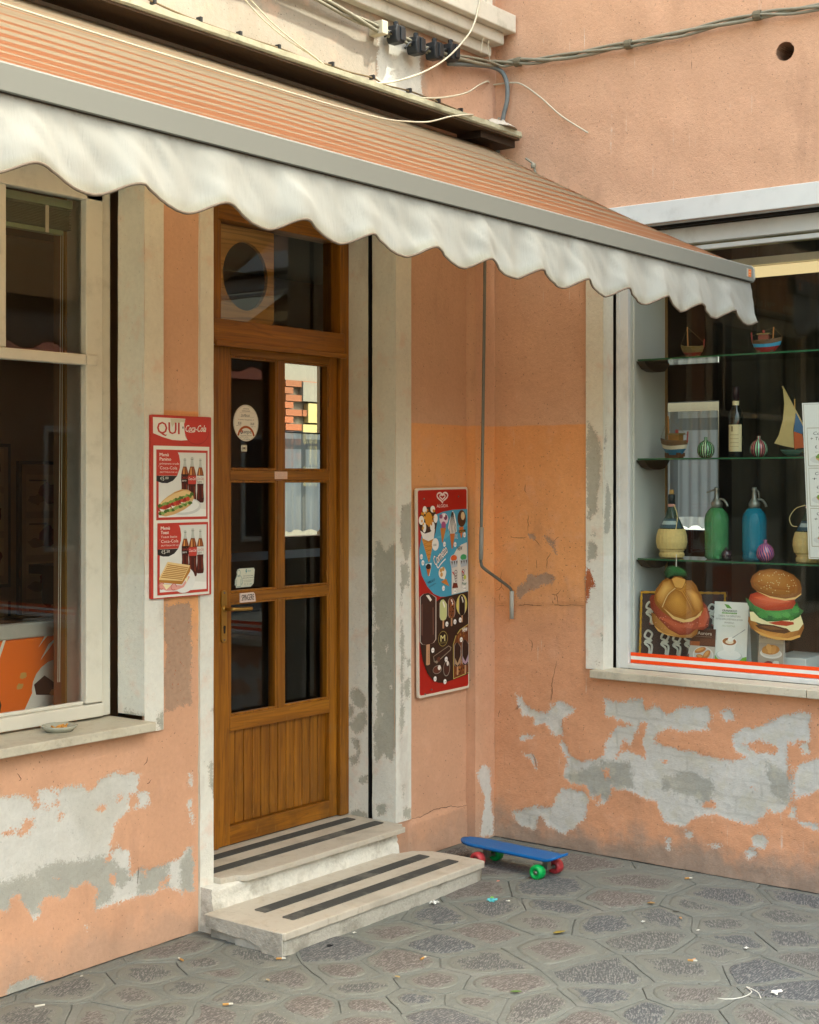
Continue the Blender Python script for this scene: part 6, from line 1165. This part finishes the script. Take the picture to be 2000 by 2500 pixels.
sail('mainsail',[(-1.43,2.165),(-1.49,2.06),(-1.478,1.98),(-1.482,1.90),(-1.44,1.908),(-1.388,1.922),(-1.41,1.96),(-1.43,2.03),(-1.436,2.1)],'#b8a46c'); sail('jib_upper',[(-1.491,2.058),(-1.53,1.985),(-1.52,1.962),(-1.481,1.975)],'#47688a'); sail('jib_lower',[(-1.481,1.974),(-1.52,1.961),(-1.53,1.90),(-1.484,1.896)],'#b85a2c')
# knot board
def facing(x0,y0,z0,lean=0.,yaw=0.):
    c,s=math.cos(yaw),math.sin(yaw)
    return lambda a,b,d:(x0-d*c+b*lean+a*s,y0-a*c-d*s*0,z0+b)
kb=empty('knot_board',(.36,-.9,.906),'dark board with white sailor knots and yellow rope rim','board')
fn=facing(.165,-.765,.906,.06,.50); KW,KH=.40,.325
cor=[(0,0,0),(KW,0,0),(KW,KH,0),(0,KH,0)]; v=[fn(p,q,0) for p,q,_ in cor]+[fn(p,q,-.012) for p,q,_ in cor]
mk('panel',MB().add(v,[(0,1,2,3),(7,6,5,4)]+[(i,(i+1)%4,4+(i+1)%4,4+i) for i in range(4)]),paint('#3a1d14'),kb)
rope=[]; per_=[(0.006,.006),(KW-.006,.006),(KW-.006,KH-.006),(.006,KH-.006),(.006,.006)]
for i in range(4):
    for k in range(24): t=k/24; rope.append((per_[i][0]+(per_[i+1][0]-per_[i][0])*t,per_[i][1]+(per_[i+1][1]-per_[i][1])*t))
for ph in(0,PI): mk('rope_rim',MB().tube([Vector(fn(p,q,.005))+Vector((0,.003*math.cos(i*1.4+ph),.003*math.sin(i*1.4+ph))) for i,(p,q) in enumerate(rope)],.0042,6),paint('#c2912a',.8),kb,smooth=True)
def knot(cx,cz,h):
    L=[(0,-.5),(.004,-.2),(-.016,-.02),(.012,.06),(-.018,.2),(-.004,.42),(.014,.3),(.004,.1),(-.014,.03),(.014,-.1),(.012,-.5)]
    mk('knot',MB().tube(spline([fn(cx+p*1.0,cz+q*h,.008+.004*(i%3)) for i,(p,q) in enumerate(L)],4),.0055,6),paint('#d9d6cb',.9),kb,smooth=True)
    for dx in(0,.012): mk('whipping',MB().tube([fn(cx+dx,cz-.5*h,.008),fn(cx+dx,cz-.42*h,.008)],.0062,6),paint('#8c2a24'),kb)
for cx_,cz_,h_ in((.052,.225,.115),(.048,.085,.13),(.125,.08,.12),(.18,.075,.11),(.235,.08,.11),(.29,.085,.11),(.34,.09,.12),(.34,.22,.11)): knot(cx_,cz_,h_)
# cards
def card(name,x0,y0,z0,w_,h_,label,cat,lean=.18,fold=.05):
    e=empty(name,(x0,y0-w_/2,z0),label,cat); f0=facing(x0,y0,z0,lean)
    v=[f0(0,0,0),f0(w_,0,0),f0(w_,h_,0),f0(0,h_,0)]; b=[(x0+2*h_*lean,y0-w_,z0),(x0+2*h_*lean,y0,z0)]
    mk('sheet',MB().add(v+[tuple(np.array(q)+np.array((.0012,0,0))) for q in v],[(0,1,2,3),(7,6,5,4)]+[(i,(i+1)%4,4+(i+1)%4,4+i) for i in range(4)]),paint('#d8d6cf',.5),e)
    mk('back_leaf',MB().add([v[3],v[2],b[0],b[1]]+[tuple(np.array(q)+np.array((.0012,0,0))) for q in (v[3],v[2],b[0],b[1])],[(0,1,2,3),(7,6,5,4)]),paint('#cfcdc6',.5),e)
    return e,Art(lambda s,t,d:tuple(np.array(f0(s,t,0))+np.array((-.0006-d,0,0))))
e,a=card('pastry_card',.175,-1.02,.906,.128,.165,'small pastry advert card with crescents on a plate','card',.12)
a.rect(0,0,.128,.165,'#4a2a1c'); a.rect(0,.0,.128,.085,'#b9b3a8'); a.rect(.0,.085,.05,.105,'#9c5527'); a.rect(.05,.09,.128,.12,'#5c3420'); a.text("L'Aurora",.022,.136,.016,'#d9cfc0',.086); a.rect(.02,.128,.108,.129,'#a5988a')
a.ell(.07,.045,.052,.038,'#dcd9d2'); a.ell(.07,.047,.046,.032,'#c9c5bd')
for q in((.055,.066,.030,.012,.35),(.088,.048,.024,.014,.9),(.055,.036,.02,.011,-.2)): a.ell(q[0],q[1],q[2],q[3],'#b5743a',16,q[4]); a.ell(q[0]-.002,q[1]+.003,q[2]*.7,q[3]*.5,'#d49a58',14,q[4])
a.blob(.068,.026,.012,.007,'#6b3a3a'); a.build('print',e)
e,a=card('folded_leaflet',.19,-1.13,.906,.168,.292,'white folded leaflet with coffee cup and green base','leaflet',.10)
a.rect(0,0,.168,.292,'#dedfd8'); a.poly([(0,0),(.168,0),(.168,.05),(.14,.042),(.09,.03),(.04,.035),(0,.052)],'#7cae3a'); a.poly([(.048,.282),(.07,.279),(.088,.262),(.062,.264)],'#5d9a36')
a.text('GRANAROLO',.04,.247,.010,'#2f4a3a',.072,bold=.0004); a.rect(.038,.238,.112,.244,'#5f9a34'); a.text('100% VEGETALE',.042,.2395,.0035,'#e8ead8',.066)
a.text('CHIEDI IL TUO CAPPUCCINO',.022,.224,.008,'#7a7268',.108); a.text('FATTO CON LA BEVANDA DI SOIA',.01,.209,.008,'#7a7268',.132); a.text('GRANAROLO',.052,.194,.008,'#7a7268',.048); a.text('100% VEGETALE',.042,.179,.008,'#a7b08a',.064)
a.ell(.082,.048,.066,.028,'#c9cac4',28); a.ell(.082,.053,.058,.023,'#eceae4',28); a.poly([(.044,.112),(.118,.112),(.106,.07),(.092,.058),(.07,.058),(.056,.07)],'#eeece6'); a.ring(.128,.098,.017,.014,.004,'#e2e0d8',-90,120,14); a.ell(.081,.112,.038,.021,'#f2f0ea',26); a.ell(.081,.113,.034,.017,'#9a6234',26); a.ell(.082,.111,.020,.009,'#e9dcc4',18); a.ell(.088,.124,.016,.011,'#f2efe8',16,.4); a.stroke([(.095,.13),(.135,.157),(.156,.172)],.003,'#8d8f90'); a.stroke([(.10,.131),(.138,.158)],.001,'#d0d2d2')
a.rect(.026,.012,.08,.022,'#26361c'); a.text('granarolo.it',.029,.0145,.005,'#e6ead8',.048); a.text('seguici',.10,.0145,.005,'#e6ead8',.026); a.build('print',e)
e,a=card('croissant_card',.172,-1.362,.906,.118,.175,'small croissant advert card below the burger sticker','card',.10)
a.rect(0,0,.118,.175,'#a29a8c'); a.rect(0,.12,.118,.175,'#b5ab98'); a.text('Grancereale',.008,.14,.011,'#6b5a48',.1); a.ell(.06,.075,.052,.022,'#d9d6ce'); a.ell(.06,.078,.046,.017,'#c9c4ba')
a.ell(.058,.092,.042,.022,'#b9803f',18,.1); a.ell(.05,.096,.014,.022,'#d8a35c',12,.3); a.ell(.072,.094,.012,.02,'#cf9650',12,-.3); a.ell(.03,.085,.014,.012,'#c48c48'); a.blob(.05,.03,.02,.012,'#7a3030'); a.blob(.085,.035,.015,.01,'#d9d2c4'); a.build('print',e)
mk('white_plinth',MB().box(.24,.50,-1.56,-1.39,.906,.962),M['panelw'],label='low white plinth block on the display floor behind the croissant card',cat='plinth',bevel=.004)
mk('cardboard_box',MB().box(.36,.46,-1.28,-1.10,.906,1.09),paint('#8a8474',.8),label='grey carton standing behind the folded leaflet',cat='box',bevel=.004)
# menu card hung on the glass at the right
mc=empty('hanging_menu',(.135,-1.72,1.41),'white menu card with framed sandwich pictures at the right edge','menu')
fn2=lambda s,t,d:(.140-d,-1.583-s-(.68-t)*.045,1.412+t)
v=[fn2(*q,0) for q in((0,0),(.36,0),(.36,.68),(0,.68))]; mk('sheet',MB().add(v+[(q[0]+.002,q[1],q[2]) for q in v],[(0,1,2,3),(7,6,5,4)]+[(i,(i+1)%4,4+(i+1)%4,4+i) for i in range(4)]),paint('#d6d6cf',.5),mc)
a=Art(lambda s,t,d:fn2(s,t,d+.0006)); a.rect(0,0,.36,.68,'#d9d9d2')
a.stroke([(.006,.006),(.006,.674),(.354,.674),(.354,.006),(.006,.006)],.003,'#a39a86')
for k,(t1,t2) in enumerate((('Coca-Cola','+ Tramezzino'),('Coca-Cola','+ Toast'),('Coca-Cola','+ Panino'))):
    y0=.405-k*.175; a.stroke([(.018,y0),(.018,y0+.165),(.342,y0+.165),(.342,y0),(.018,y0)],.0035,'#aaa08a')
    a.text(t1,.044,y0+.135,.014,'#3a3a38',.11,shear=.2); a.text(t2,.030,y0+.112,.014,'#3a3a38',.14,shear=.2); a.text('€ ____',.05,y0+.075,.013,'#3a3a38'); a.text('euro',.05,y0+.058,.006,'#7a7a72'); a.ell(.11,y0+.028,.085,.022,'#c9c9c4'); a.blob(.10,y0+.035,.05,.018,['#c9a468','#b5813f','#b5502f'][k],.15); a.blob(.07,y0+.04,.02,.01,'#6f8f3c',.3); a.blob(.12,y0+.045,.03,.008,'#d9c48a',.2)
a.text('Servizio al tavolo',.05,.02,.006,'#6a6a62',.12); a.build('print',mc)
# food stickers on the glass
def gfn(y0,z0): return lambda s,t,d:(.1295-d*.4-.0,y0-s,z0+t)
a=Art(gfn(-1.333,1.05)); C=lambda X,Yv:((X-1098)/490*.262,(720-Yv)/645*.315)
def PB(pts,c): a.poly([C(*p) for p in pts],c)
def PG(pts,c0,c1,X,Yv,n=8): a.grad([C(*p) for p in pts],c0,c1,*C(X,Yv),n)
PG([(1105,520),(1100,570),(1130,630),(1200,680),(1290,710),(1400,722),(1500,710),(1560,670),(1590,600),(1588,560),(1540,600),(1400,640),(1200,600)],'#8a5418','#c98f44',1300,690); PB([(1150,640),(1300,690),(1450,700),(1555,660),(1560,680),(1480,715),(1350,720),(1220,690)],'#cf9f52')
PB([(1115,480),(1125,560),(1170,570),(1240,590),(1330,600),(1440,610),(1480,640),(1545,620),(1585,560),(1560,480),(1400,470)],'#e3d9a8'); PB([(1165,600),(1230,585),(1330,590),(1430,610),(1475,640),(1420,660),(1300,650),(1200,630)],'#4a2f18'); PB([(1200,605),(1320,600),(1420,625),(1300,632)],'#6f4a26')
PB([(1280,570),(1400,545),(1500,550),(1505,570),(1440,590),(1340,585)],'#a83a1c')
PG([(1078,350),(1110,370),(1180,400),(1300,440),(1480,430),(1530,370),(1550,420),(1588,445),(1550,500),(1500,530),(1400,545),(1340,555),(1270,560),(1200,530),(1150,480),(1100,420)],'#1f5a26','#4f9a48',1330,480)
for q in((1130,420,22,50),(1230,500,40,35),(1300,530,25,25),(1360,500,35,30),(1440,490,40,28),(1520,440,30,35),(1480,520,25,20)): p=C(q[0],q[1]); a.blob(p[0],p[1],q[2]/490*.262,q[3]/645*.315,random.choice(['#3f8a3c','#357d34','#4f9a45','#24662c']),.25)
PG([(1108,370),(1120,320),(1180,298),(1350,300),(1500,320),(1520,380),(1490,430),(1380,455),(1260,460),(1160,420)],'#9c2f14','#cf5a30',1280,350); PB([(1150,345),(1250,330),(1400,345),(1480,370),(1380,385),(1230,370)],'#cf6038')
PG([(1122,200),(1140,150),(1200,100),(1300,78),(1400,85),(1500,125),(1555,180),(1570,240),(1568,300),(1515,345),(1430,362),(1300,345),(1190,300),(1135,250)],'#7d4a18','#b98038',1290,150); PG([(1140,200),(1180,140),(1280,100),(1400,105),(1500,150),(1540,220),(1480,270),(1350,265),(1220,240)],'#94591f','#b67f3c',1260,150); PB([(1170,285),(1300,330),(1430,345),(1520,325),(1565,290),(1568,300),(1515,345),(1430,362),(1300,345)],'#d9b272')
for k in range(60):
    X,Yv=random.uniform(1150,1550),random.uniform(90,300)
    if ((X-1345)/205)**2+((Yv-195)/105)**2<1: p=C(X,Yv); a.ell(p[0],p[1],.0026,.0018,'#d9cf9c',6,random.uniform(0,3),up=False)
a.build('burger_sticker',label='large printed burger sticker on the display window glass',cat='sticker')
a=Art(gfn(-.838,1.025)); C=lambda X,Yv:((X-165)/560*.312,(625-Yv)/640*.388)
PG([(185,440),(200,520),(260,585),(350,610),(460,620),(560,615),(610,580),(620,540),(400,500)],'#8a5a20','#c08a44',380,590); PB([(215,540),(300,590),(430,612),(330,605),(250,580)],'#d0a05a')
PG([(170,330),(190,305),(240,300),(300,440),(480,500),(620,460),(660,335),(700,370),(722,440),(710,520),(660,550),(600,545),(540,590),(450,600),(350,560),(250,480),(185,410)],'#7d2c18','#b0553a',430,540); PB([(250,470),(400,540),(560,540),(590,500),(480,520),(330,480)],'#b85a3c'); PB([(630,380),(690,380),(710,450),(680,520),(620,530)],'#b8563a')
for k in range(30): X,Yv=random.uniform(220,700),random.uniform(440,560); p=C(X,Yv); a.ell(p[0],p[1],.003,.002,'#c98a78',6,up=False)
PG([(212,330),(230,260),(290,190),(340,170),(370,180),(400,155),(460,152),(510,180),(560,180),(600,215),(620,255),(650,290),(660,350),(668,400),(640,440),(560,490),(480,502),(390,480),(290,430),(230,380)],'#8f5a1c','#c89040',420,300)
PG([(235,300),(300,200),(360,185),(400,240),(340,300),(280,370),(240,350)],'#b57c30','#e0b264',320,250); PG([(300,380),(350,290),(410,250),(470,270),(530,350),(560,420),(480,470),(380,450)],'#9c6422','#cf9844',430,330); PG([(490,250),(560,240),(620,280),(655,350),(640,420),(590,410),(540,330)],'#a56c28','#dca858',580,290); PB([(380,175),(420,158),(500,175),(505,215),(470,240),(410,235)],'#d4a254'); PB([(300,400),(400,460),(500,480),(600,450),(655,400),(640,440),(560,490),(480,502),(390,480)],'#dcb878')
a.stroke([C(290,395),C(340,300),C(410,245)],.004,'#d9bf8c',4); a.stroke([C(480,260),C(530,330),C(585,410)],.003,'#8a5a22',4); a.stroke([C(370,180),C(410,240),C(470,245),C(510,180)],.003,'#8a5a22',4)
PG([(305,125),(330,85),(370,68),(430,75),(490,90),(522,120),(520,150),(470,155),(400,150),(340,170),(318,160)],'#0c2c14','#2f7040',430,100); PB([(340,95),(400,80),(470,95),(510,120),(460,125),(390,110)],'#2a6a38')
a.stroke([C(419,80),C(421,-15)],.0045,'#cfcfc6'); a.build('bread_roll_sticker',label='large printed bread roll and salami sticker on the display window glass',cat='sticker')
# ---------------------------------------------------------------- skateboard
sk=empty('skateboard',(-.45,-.50,0),'small blue plastic skateboard with green and red wheels by the wall','skateboard')
A0=Vector((-.474,-.655,0)); ax=Vector((1,-.06,0)).normalized(); fw=Vector((.06,1,0)).normalized()   # ax: across, fw: towards the wall
def sp(u,v,z): p=A0+fw*u+ax*v; return (p.x,p.y,z)
DZ=.088; L0,L1=-.085,.475
def half(u):
    q=(u-L0)/(L1-L0); wv=.068
    if q<.06: wv*=math.sqrt(max(0,1-((.06-q)/.06)**2))*.35+.65 if q>0 else .62
    if q>.8: wv*=math.sqrt(max(.0,1-((q-.8)/.2)**2*.98))
    return wv
def dz(u,v): return DZ+ (max(0,(-.035-u))**1.5*1.5) + max(0,u-.38)**2*.5+.10*abs(v)**2
mb=MB(); us=list(np.linspace(L0,L1,40)); Pt=[];Pb=[]
for u in us:
    hw=half(u); Pt.append([sp(u,hw*k/4,dz(u,hw*k/4)+.006) for k in range(-4,5)]); Pb.append([sp(u,hw*.98*k/4,dz(u,hw*k/4)-.006) for k in range(-4,5)])
mb.grid(Pt); k0=len(mb.v); mb.grid(Pb); n=9; m=len(us)
for i in range(m-1): mb.f+=[(i*n,(i+1)*n,k0+(i+1)*n,k0+i*n),(i*n+8,k0+i*n+8,k0+(i+1)*n+8,(i+1)*n+8)]
for j in range(8): mb.f+=[(j,k0+j,k0+j+1,j+1),((m-1)*n+j,(m-1)*n+j+1,k0+(m-1)*n+j+1,k0+(m-1)*n+j)]
g=G('blue_waffle_plastic'); P=g.obj(); vr=g.n('ShaderNodeVectorRotate',rotation_type='Z_AXIS'); g.put(vr.inputs['Vector'],P); vr.inputs['Angle'].default_value=-math.atan2(fw.y,fw.x); x,y,z=g.xyz(vr.outputs[0])
wf=g.m('MULTIPLY',g.step(g.m('SINE',g.m('MULTIPLY',x,520.)),-.3,.3),g.step(g.m('SINE',g.m('MULTIPLY',y,520.)),-.3,.3))
c=g.var('#0c60a4',g.noise(8,4),.12); c=g.mix(g.m('MULTIPLY',g.step(g.noise(20,5,.7),.55,.7),.35),c,'#5d7f93')
mk('deck',mb,g.done(c,.45,g.bump(wf,.0015,.6),spec=.4),sk,smooth=True,bevel=0)
wg=simple('green_wheel','#1f9e4a',.4,nz=20,amt=.08); wr=simple('red_wheel','#b03a3e',.4,nz=20,amt=.1); wgd=wg
for u,cols in((0.,('g','r')),(.335,('r','g'))):
    tr=mk('truck',MB().tube([sp(u,-.055,.033),sp(u,.055,.033)],.007,8).box(*[c_ for pr in zip(np.array(sp(u,0,0))[:2]-.014,np.array(sp(u,0,0))[:2]+.014) for c_ in pr],.033,.078),simple('truck_metal','#8f8d80',.4,.7) if 'truck_metal' not in bpy.data.materials else bpy.data.materials['truck_metal'],sk); WPOS[tr]=WPOS[sk]
    mk('bushing',MB().lathe([(.011,.045),(.013,.052),(.011,.06)],sp(u,0,0),12),paint('#b9b52c'),tr,smooth=True)
    mk('base_plate',MB().prism([sp(u-.035,-.022,0)[:2],sp(u+.035,-.022,0)[:2],sp(u+.035,.022,0)[:2],sp(u-.035,.022,0)[:2]],.0785,.0818,'z'),bpy.data.materials['truck_metal'],tr)
    for sgn,cc in zip((-1,1),cols):
        c0=Vector(sp(u,sgn*.068,.033)); pr=[(.006,-.016),(.016,-.019),(.0165,-.0225),(.026,-.0235),(.032,-.017),(.033,0),(.032,.017),(.026,.0235),(.0165,.0225),(.016,.019),(.006,.016)]
        w_=MB(); n=24
        for r_,h_ in pr:
            for j in range(n): q=2*PI*j/n; w_.v.append(tuple(c0+ax*h_+fw*(r_*math.cos(q))+Vector((0,0,r_*math.sin(q)))))
        for i in range(len(pr)-1):
            for j in range(n): w_.f.append((i*n+j,i*n+(j+1)%n,(i+1)*n+(j+1)%n,(i+1)*n+j))
        wh=mk('wheel',w_,wg if cc=='g' else wr,sk,smooth=True); WPOS[wh]=WPOS[sk]
        hb=MB(); 
        for r_,h_ in((.0001,-.021),(.004,-.021),(.0045,-.0175),(.0155,-.0172),(.0155,.0172),(.0045,.0175),(.004,.021),(.0001,.021)):
            for j in range(16): q=2*PI*j/16; hb.v.append(tuple(c0+ax*h_+fw*(r_*math.cos(q))+Vector((0,0,r_*math.sin(q)))))
        for i in range(7):
            for j in range(16): hb.f.append((i*16+j,i*16+(j+1)%16,(i+1)*16+(j+1)%16,(i+1)*16+j))
        mk('hub',hb,bpy.data.materials['truck_metal'],wh,smooth=True)
# ---------------------------------------------------------------- litter
BL=['crushed cigarette end near the foot of the left wall','orange tipped cigarette end at the bottom left','cigarette end lying under the step corner','orange cigarette end in the middle of the paving','cigarette end close to the foot of the side wall','white cigarette end at the far lower left','thin tan cigarette end on a dark stone at the right']
fm=paint('#ab8046',.8); pm=paint('#bdb8ab',.9)
for i,(x,y) in enumerate(BUTTS):
    e=empty('cigarette_end',(x,y,.003),BL[i],'cigarette','cigarette ends on the paving'); t=[2.2,.25,.1,1.0,.2,.5,-.2][i]; d=Vector((math.cos(t-.9),math.sin(t-.9),0))
    p=Vector((x,y,.0072)); mk('filter',MB().tube([p-d*.016,p+d*.004],.0039,8),fm if i!=5 else pm,e); mk('paper',MB().tube([p+d*.0041,p+d*.018],[.0038,.0034],8),pm,e)
def leaf(name,loc,L,wd_,rz,c,label,curl=.25):
    mb=MB(); P=[]
    for i in range(9):
        t=i/8; w2=wd_*math.sin(PI*min(1,t*.97+.02))**.8
        P.append([((t-.5)*L,k*w2/2,.004+curl*L*(t-.5)**2+abs(k)*w2*.25) for k in(-1,0,1)])
    mb.grid(P); ms=Matrix.Rotation(rz,3,'Z'); mb.v=[tuple(ms@Vector(v_)+Vector((loc[0],loc[1],.002))) for v_ in mb.v]
    o=mk(name,mb,paint(c,.8),label=label,cat='leaf',smooth=True); s_=o.modifiers.new('t','SOLIDIFY'); s_.thickness=.0006; return o
leaf('fallen_leaf',LEAFGREEN[0],.042,.016,-.9,'#5f7a3a','small green leaf on a dark stone at the bottom')
LT=['tan leaf scrap on the paving near the side wall','olive and pink leaf on a large stone','narrow tan leaf on the biggest dark stone','tan leaf beside the dark twig','pale dry leaf on the paving below the steps','small dry leaf right of the step','curled dark leaf at the right']
for i,q in enumerate(LEAFTAN): leaf('fallen_leaf',q,[.035,.06,.035,.03,.025,.025,.03][i],[.02,.022,.010,.012,.012,.012,.01][i],-.9+i*.5,['#9a7a4a','#8a7a34','#b58a66','#a9825a','#a8977a','#a8905f','#3a3226'][i],LT[i])
SL=['crumpled blue and green sweet wrapper','white torn paper scrap right of the step','clear wrapper scrap at the step foot','white paper scrap in the middle of the right paving','white twisted paper strip at the right','crumpled white tissue at the lower right','black crumpled scrap below the step','white flake on the paving beside the step','white crumb near the left wall foot','flat white crumb on the right paving','pink pebble below the skateboard','white thread knot beside the sweet wrapper']
SCOL=['#5fb0b8','#c4c1ba','#c9c8c2','#c4c1ba','#d9d6cc','#e2ded6','#16181c','#d6d2c8','#b9b5ac','#d9d6cc','#c98a78','#d2cec2']
SR=[.022,.014,.02,.009,.011,.02,.014,.008,.005,.007,.007,.009]
for i,(x,y) in enumerate(SCRAPS):
    r=SR[i]; mb=MB(); P=[]
    for a_ in range(7):
        P.append([(x+(a_/6-.5)*2*r+random.uniform(-.2,.2)*r,y+(b_/4-.5)*1.2*r+random.uniform(-.2,.2)*r,.004+max(0,random.uniform(-.2,.7))*r*(.8 if i!=9 else .1)) for b_ in range(5)])
    mb.grid(P); o=mk('litter_scrap',mb,paint(SCOL[i],.6),label=SL[i],cat='litter'); s_=o.modifiers.new('t','SOLIDIFY'); s_.thickness=.0008
    if i==0:
        mb=MB().add([(x-.01,y-.006,.018),(x+.004,y-.009,.02),(x+.002,y+.006,.022),(x-.012,y+.004,.019)],[(0,1,2,3)]); q=mk('wrapper_print',mb,paint('#6fae3c'),o); q.parent=o; q.location=(0,0,0)
mk('white_string',MB().tube(spline([(p[0],p[1],.0035) for p in STRINGLITTER],6),.0018,6),paint('#d9d6cc',.9),label='tangled white string on the paving at the lower right',cat='string',smooth=True)
ds_=MB()
for k in range(46):
    q=random.choice([(0,.5),(1,.35),(4,.3)]); b=STRINGLITTER[q[0]]; p=Vector((b[0]+random.gauss(0,.03),b[1]+random.gauss(0,.03),.003)); t=random.uniform(0,6.28); d=Vector((math.cos(t),math.sin(t),random.uniform(0,.25)))*random.uniform(.003,.014)
    ds_.tube([p-d*.5,p+d*.5],random.uniform(.0006,.0016),4)
mk('dry_debris',ds_,paint('#4a4232',.9),kind='stuff',label='dark dry plant debris around the white string',cat='debris')
gr=MB()
for k in range(420):
    if random.random()<.6:
        if random.random()<.5: x,y=random.uniform(-3.1,-2.05),-abs(random.gauss(0,.035))-.006
        else: x,y=-abs(random.gauss(0,.035))-.008,random.uniform(-2,-.1)
    else: x,y=random.uniform(-3,-.1),random.uniform(-2.2,-.1)
    if -2.03<x<-.69 and y>-.5: continue
    r=random.uniform(.0012,.0042)*(1.4 if random.random()<.1 else 1); c=[Vector((x,y,r*.6))+Vector((random.uniform(-1,1),random.uniform(-1,1),random.uniform(-.6,.8)))*r for _ in range(6)]
    gr.add(c,[(0,1,2),(0,2,3),(0,3,4),(0,4,1),(5,2,1),(5,3,2),(5,4,3),(5,1,4)])
mk('grit',gr,simple('loose_grit','#8d867a',.95,nz=30,amt=.4),kind='stuff',label='loose grit and plaster crumbs on the paving',cat='grit')
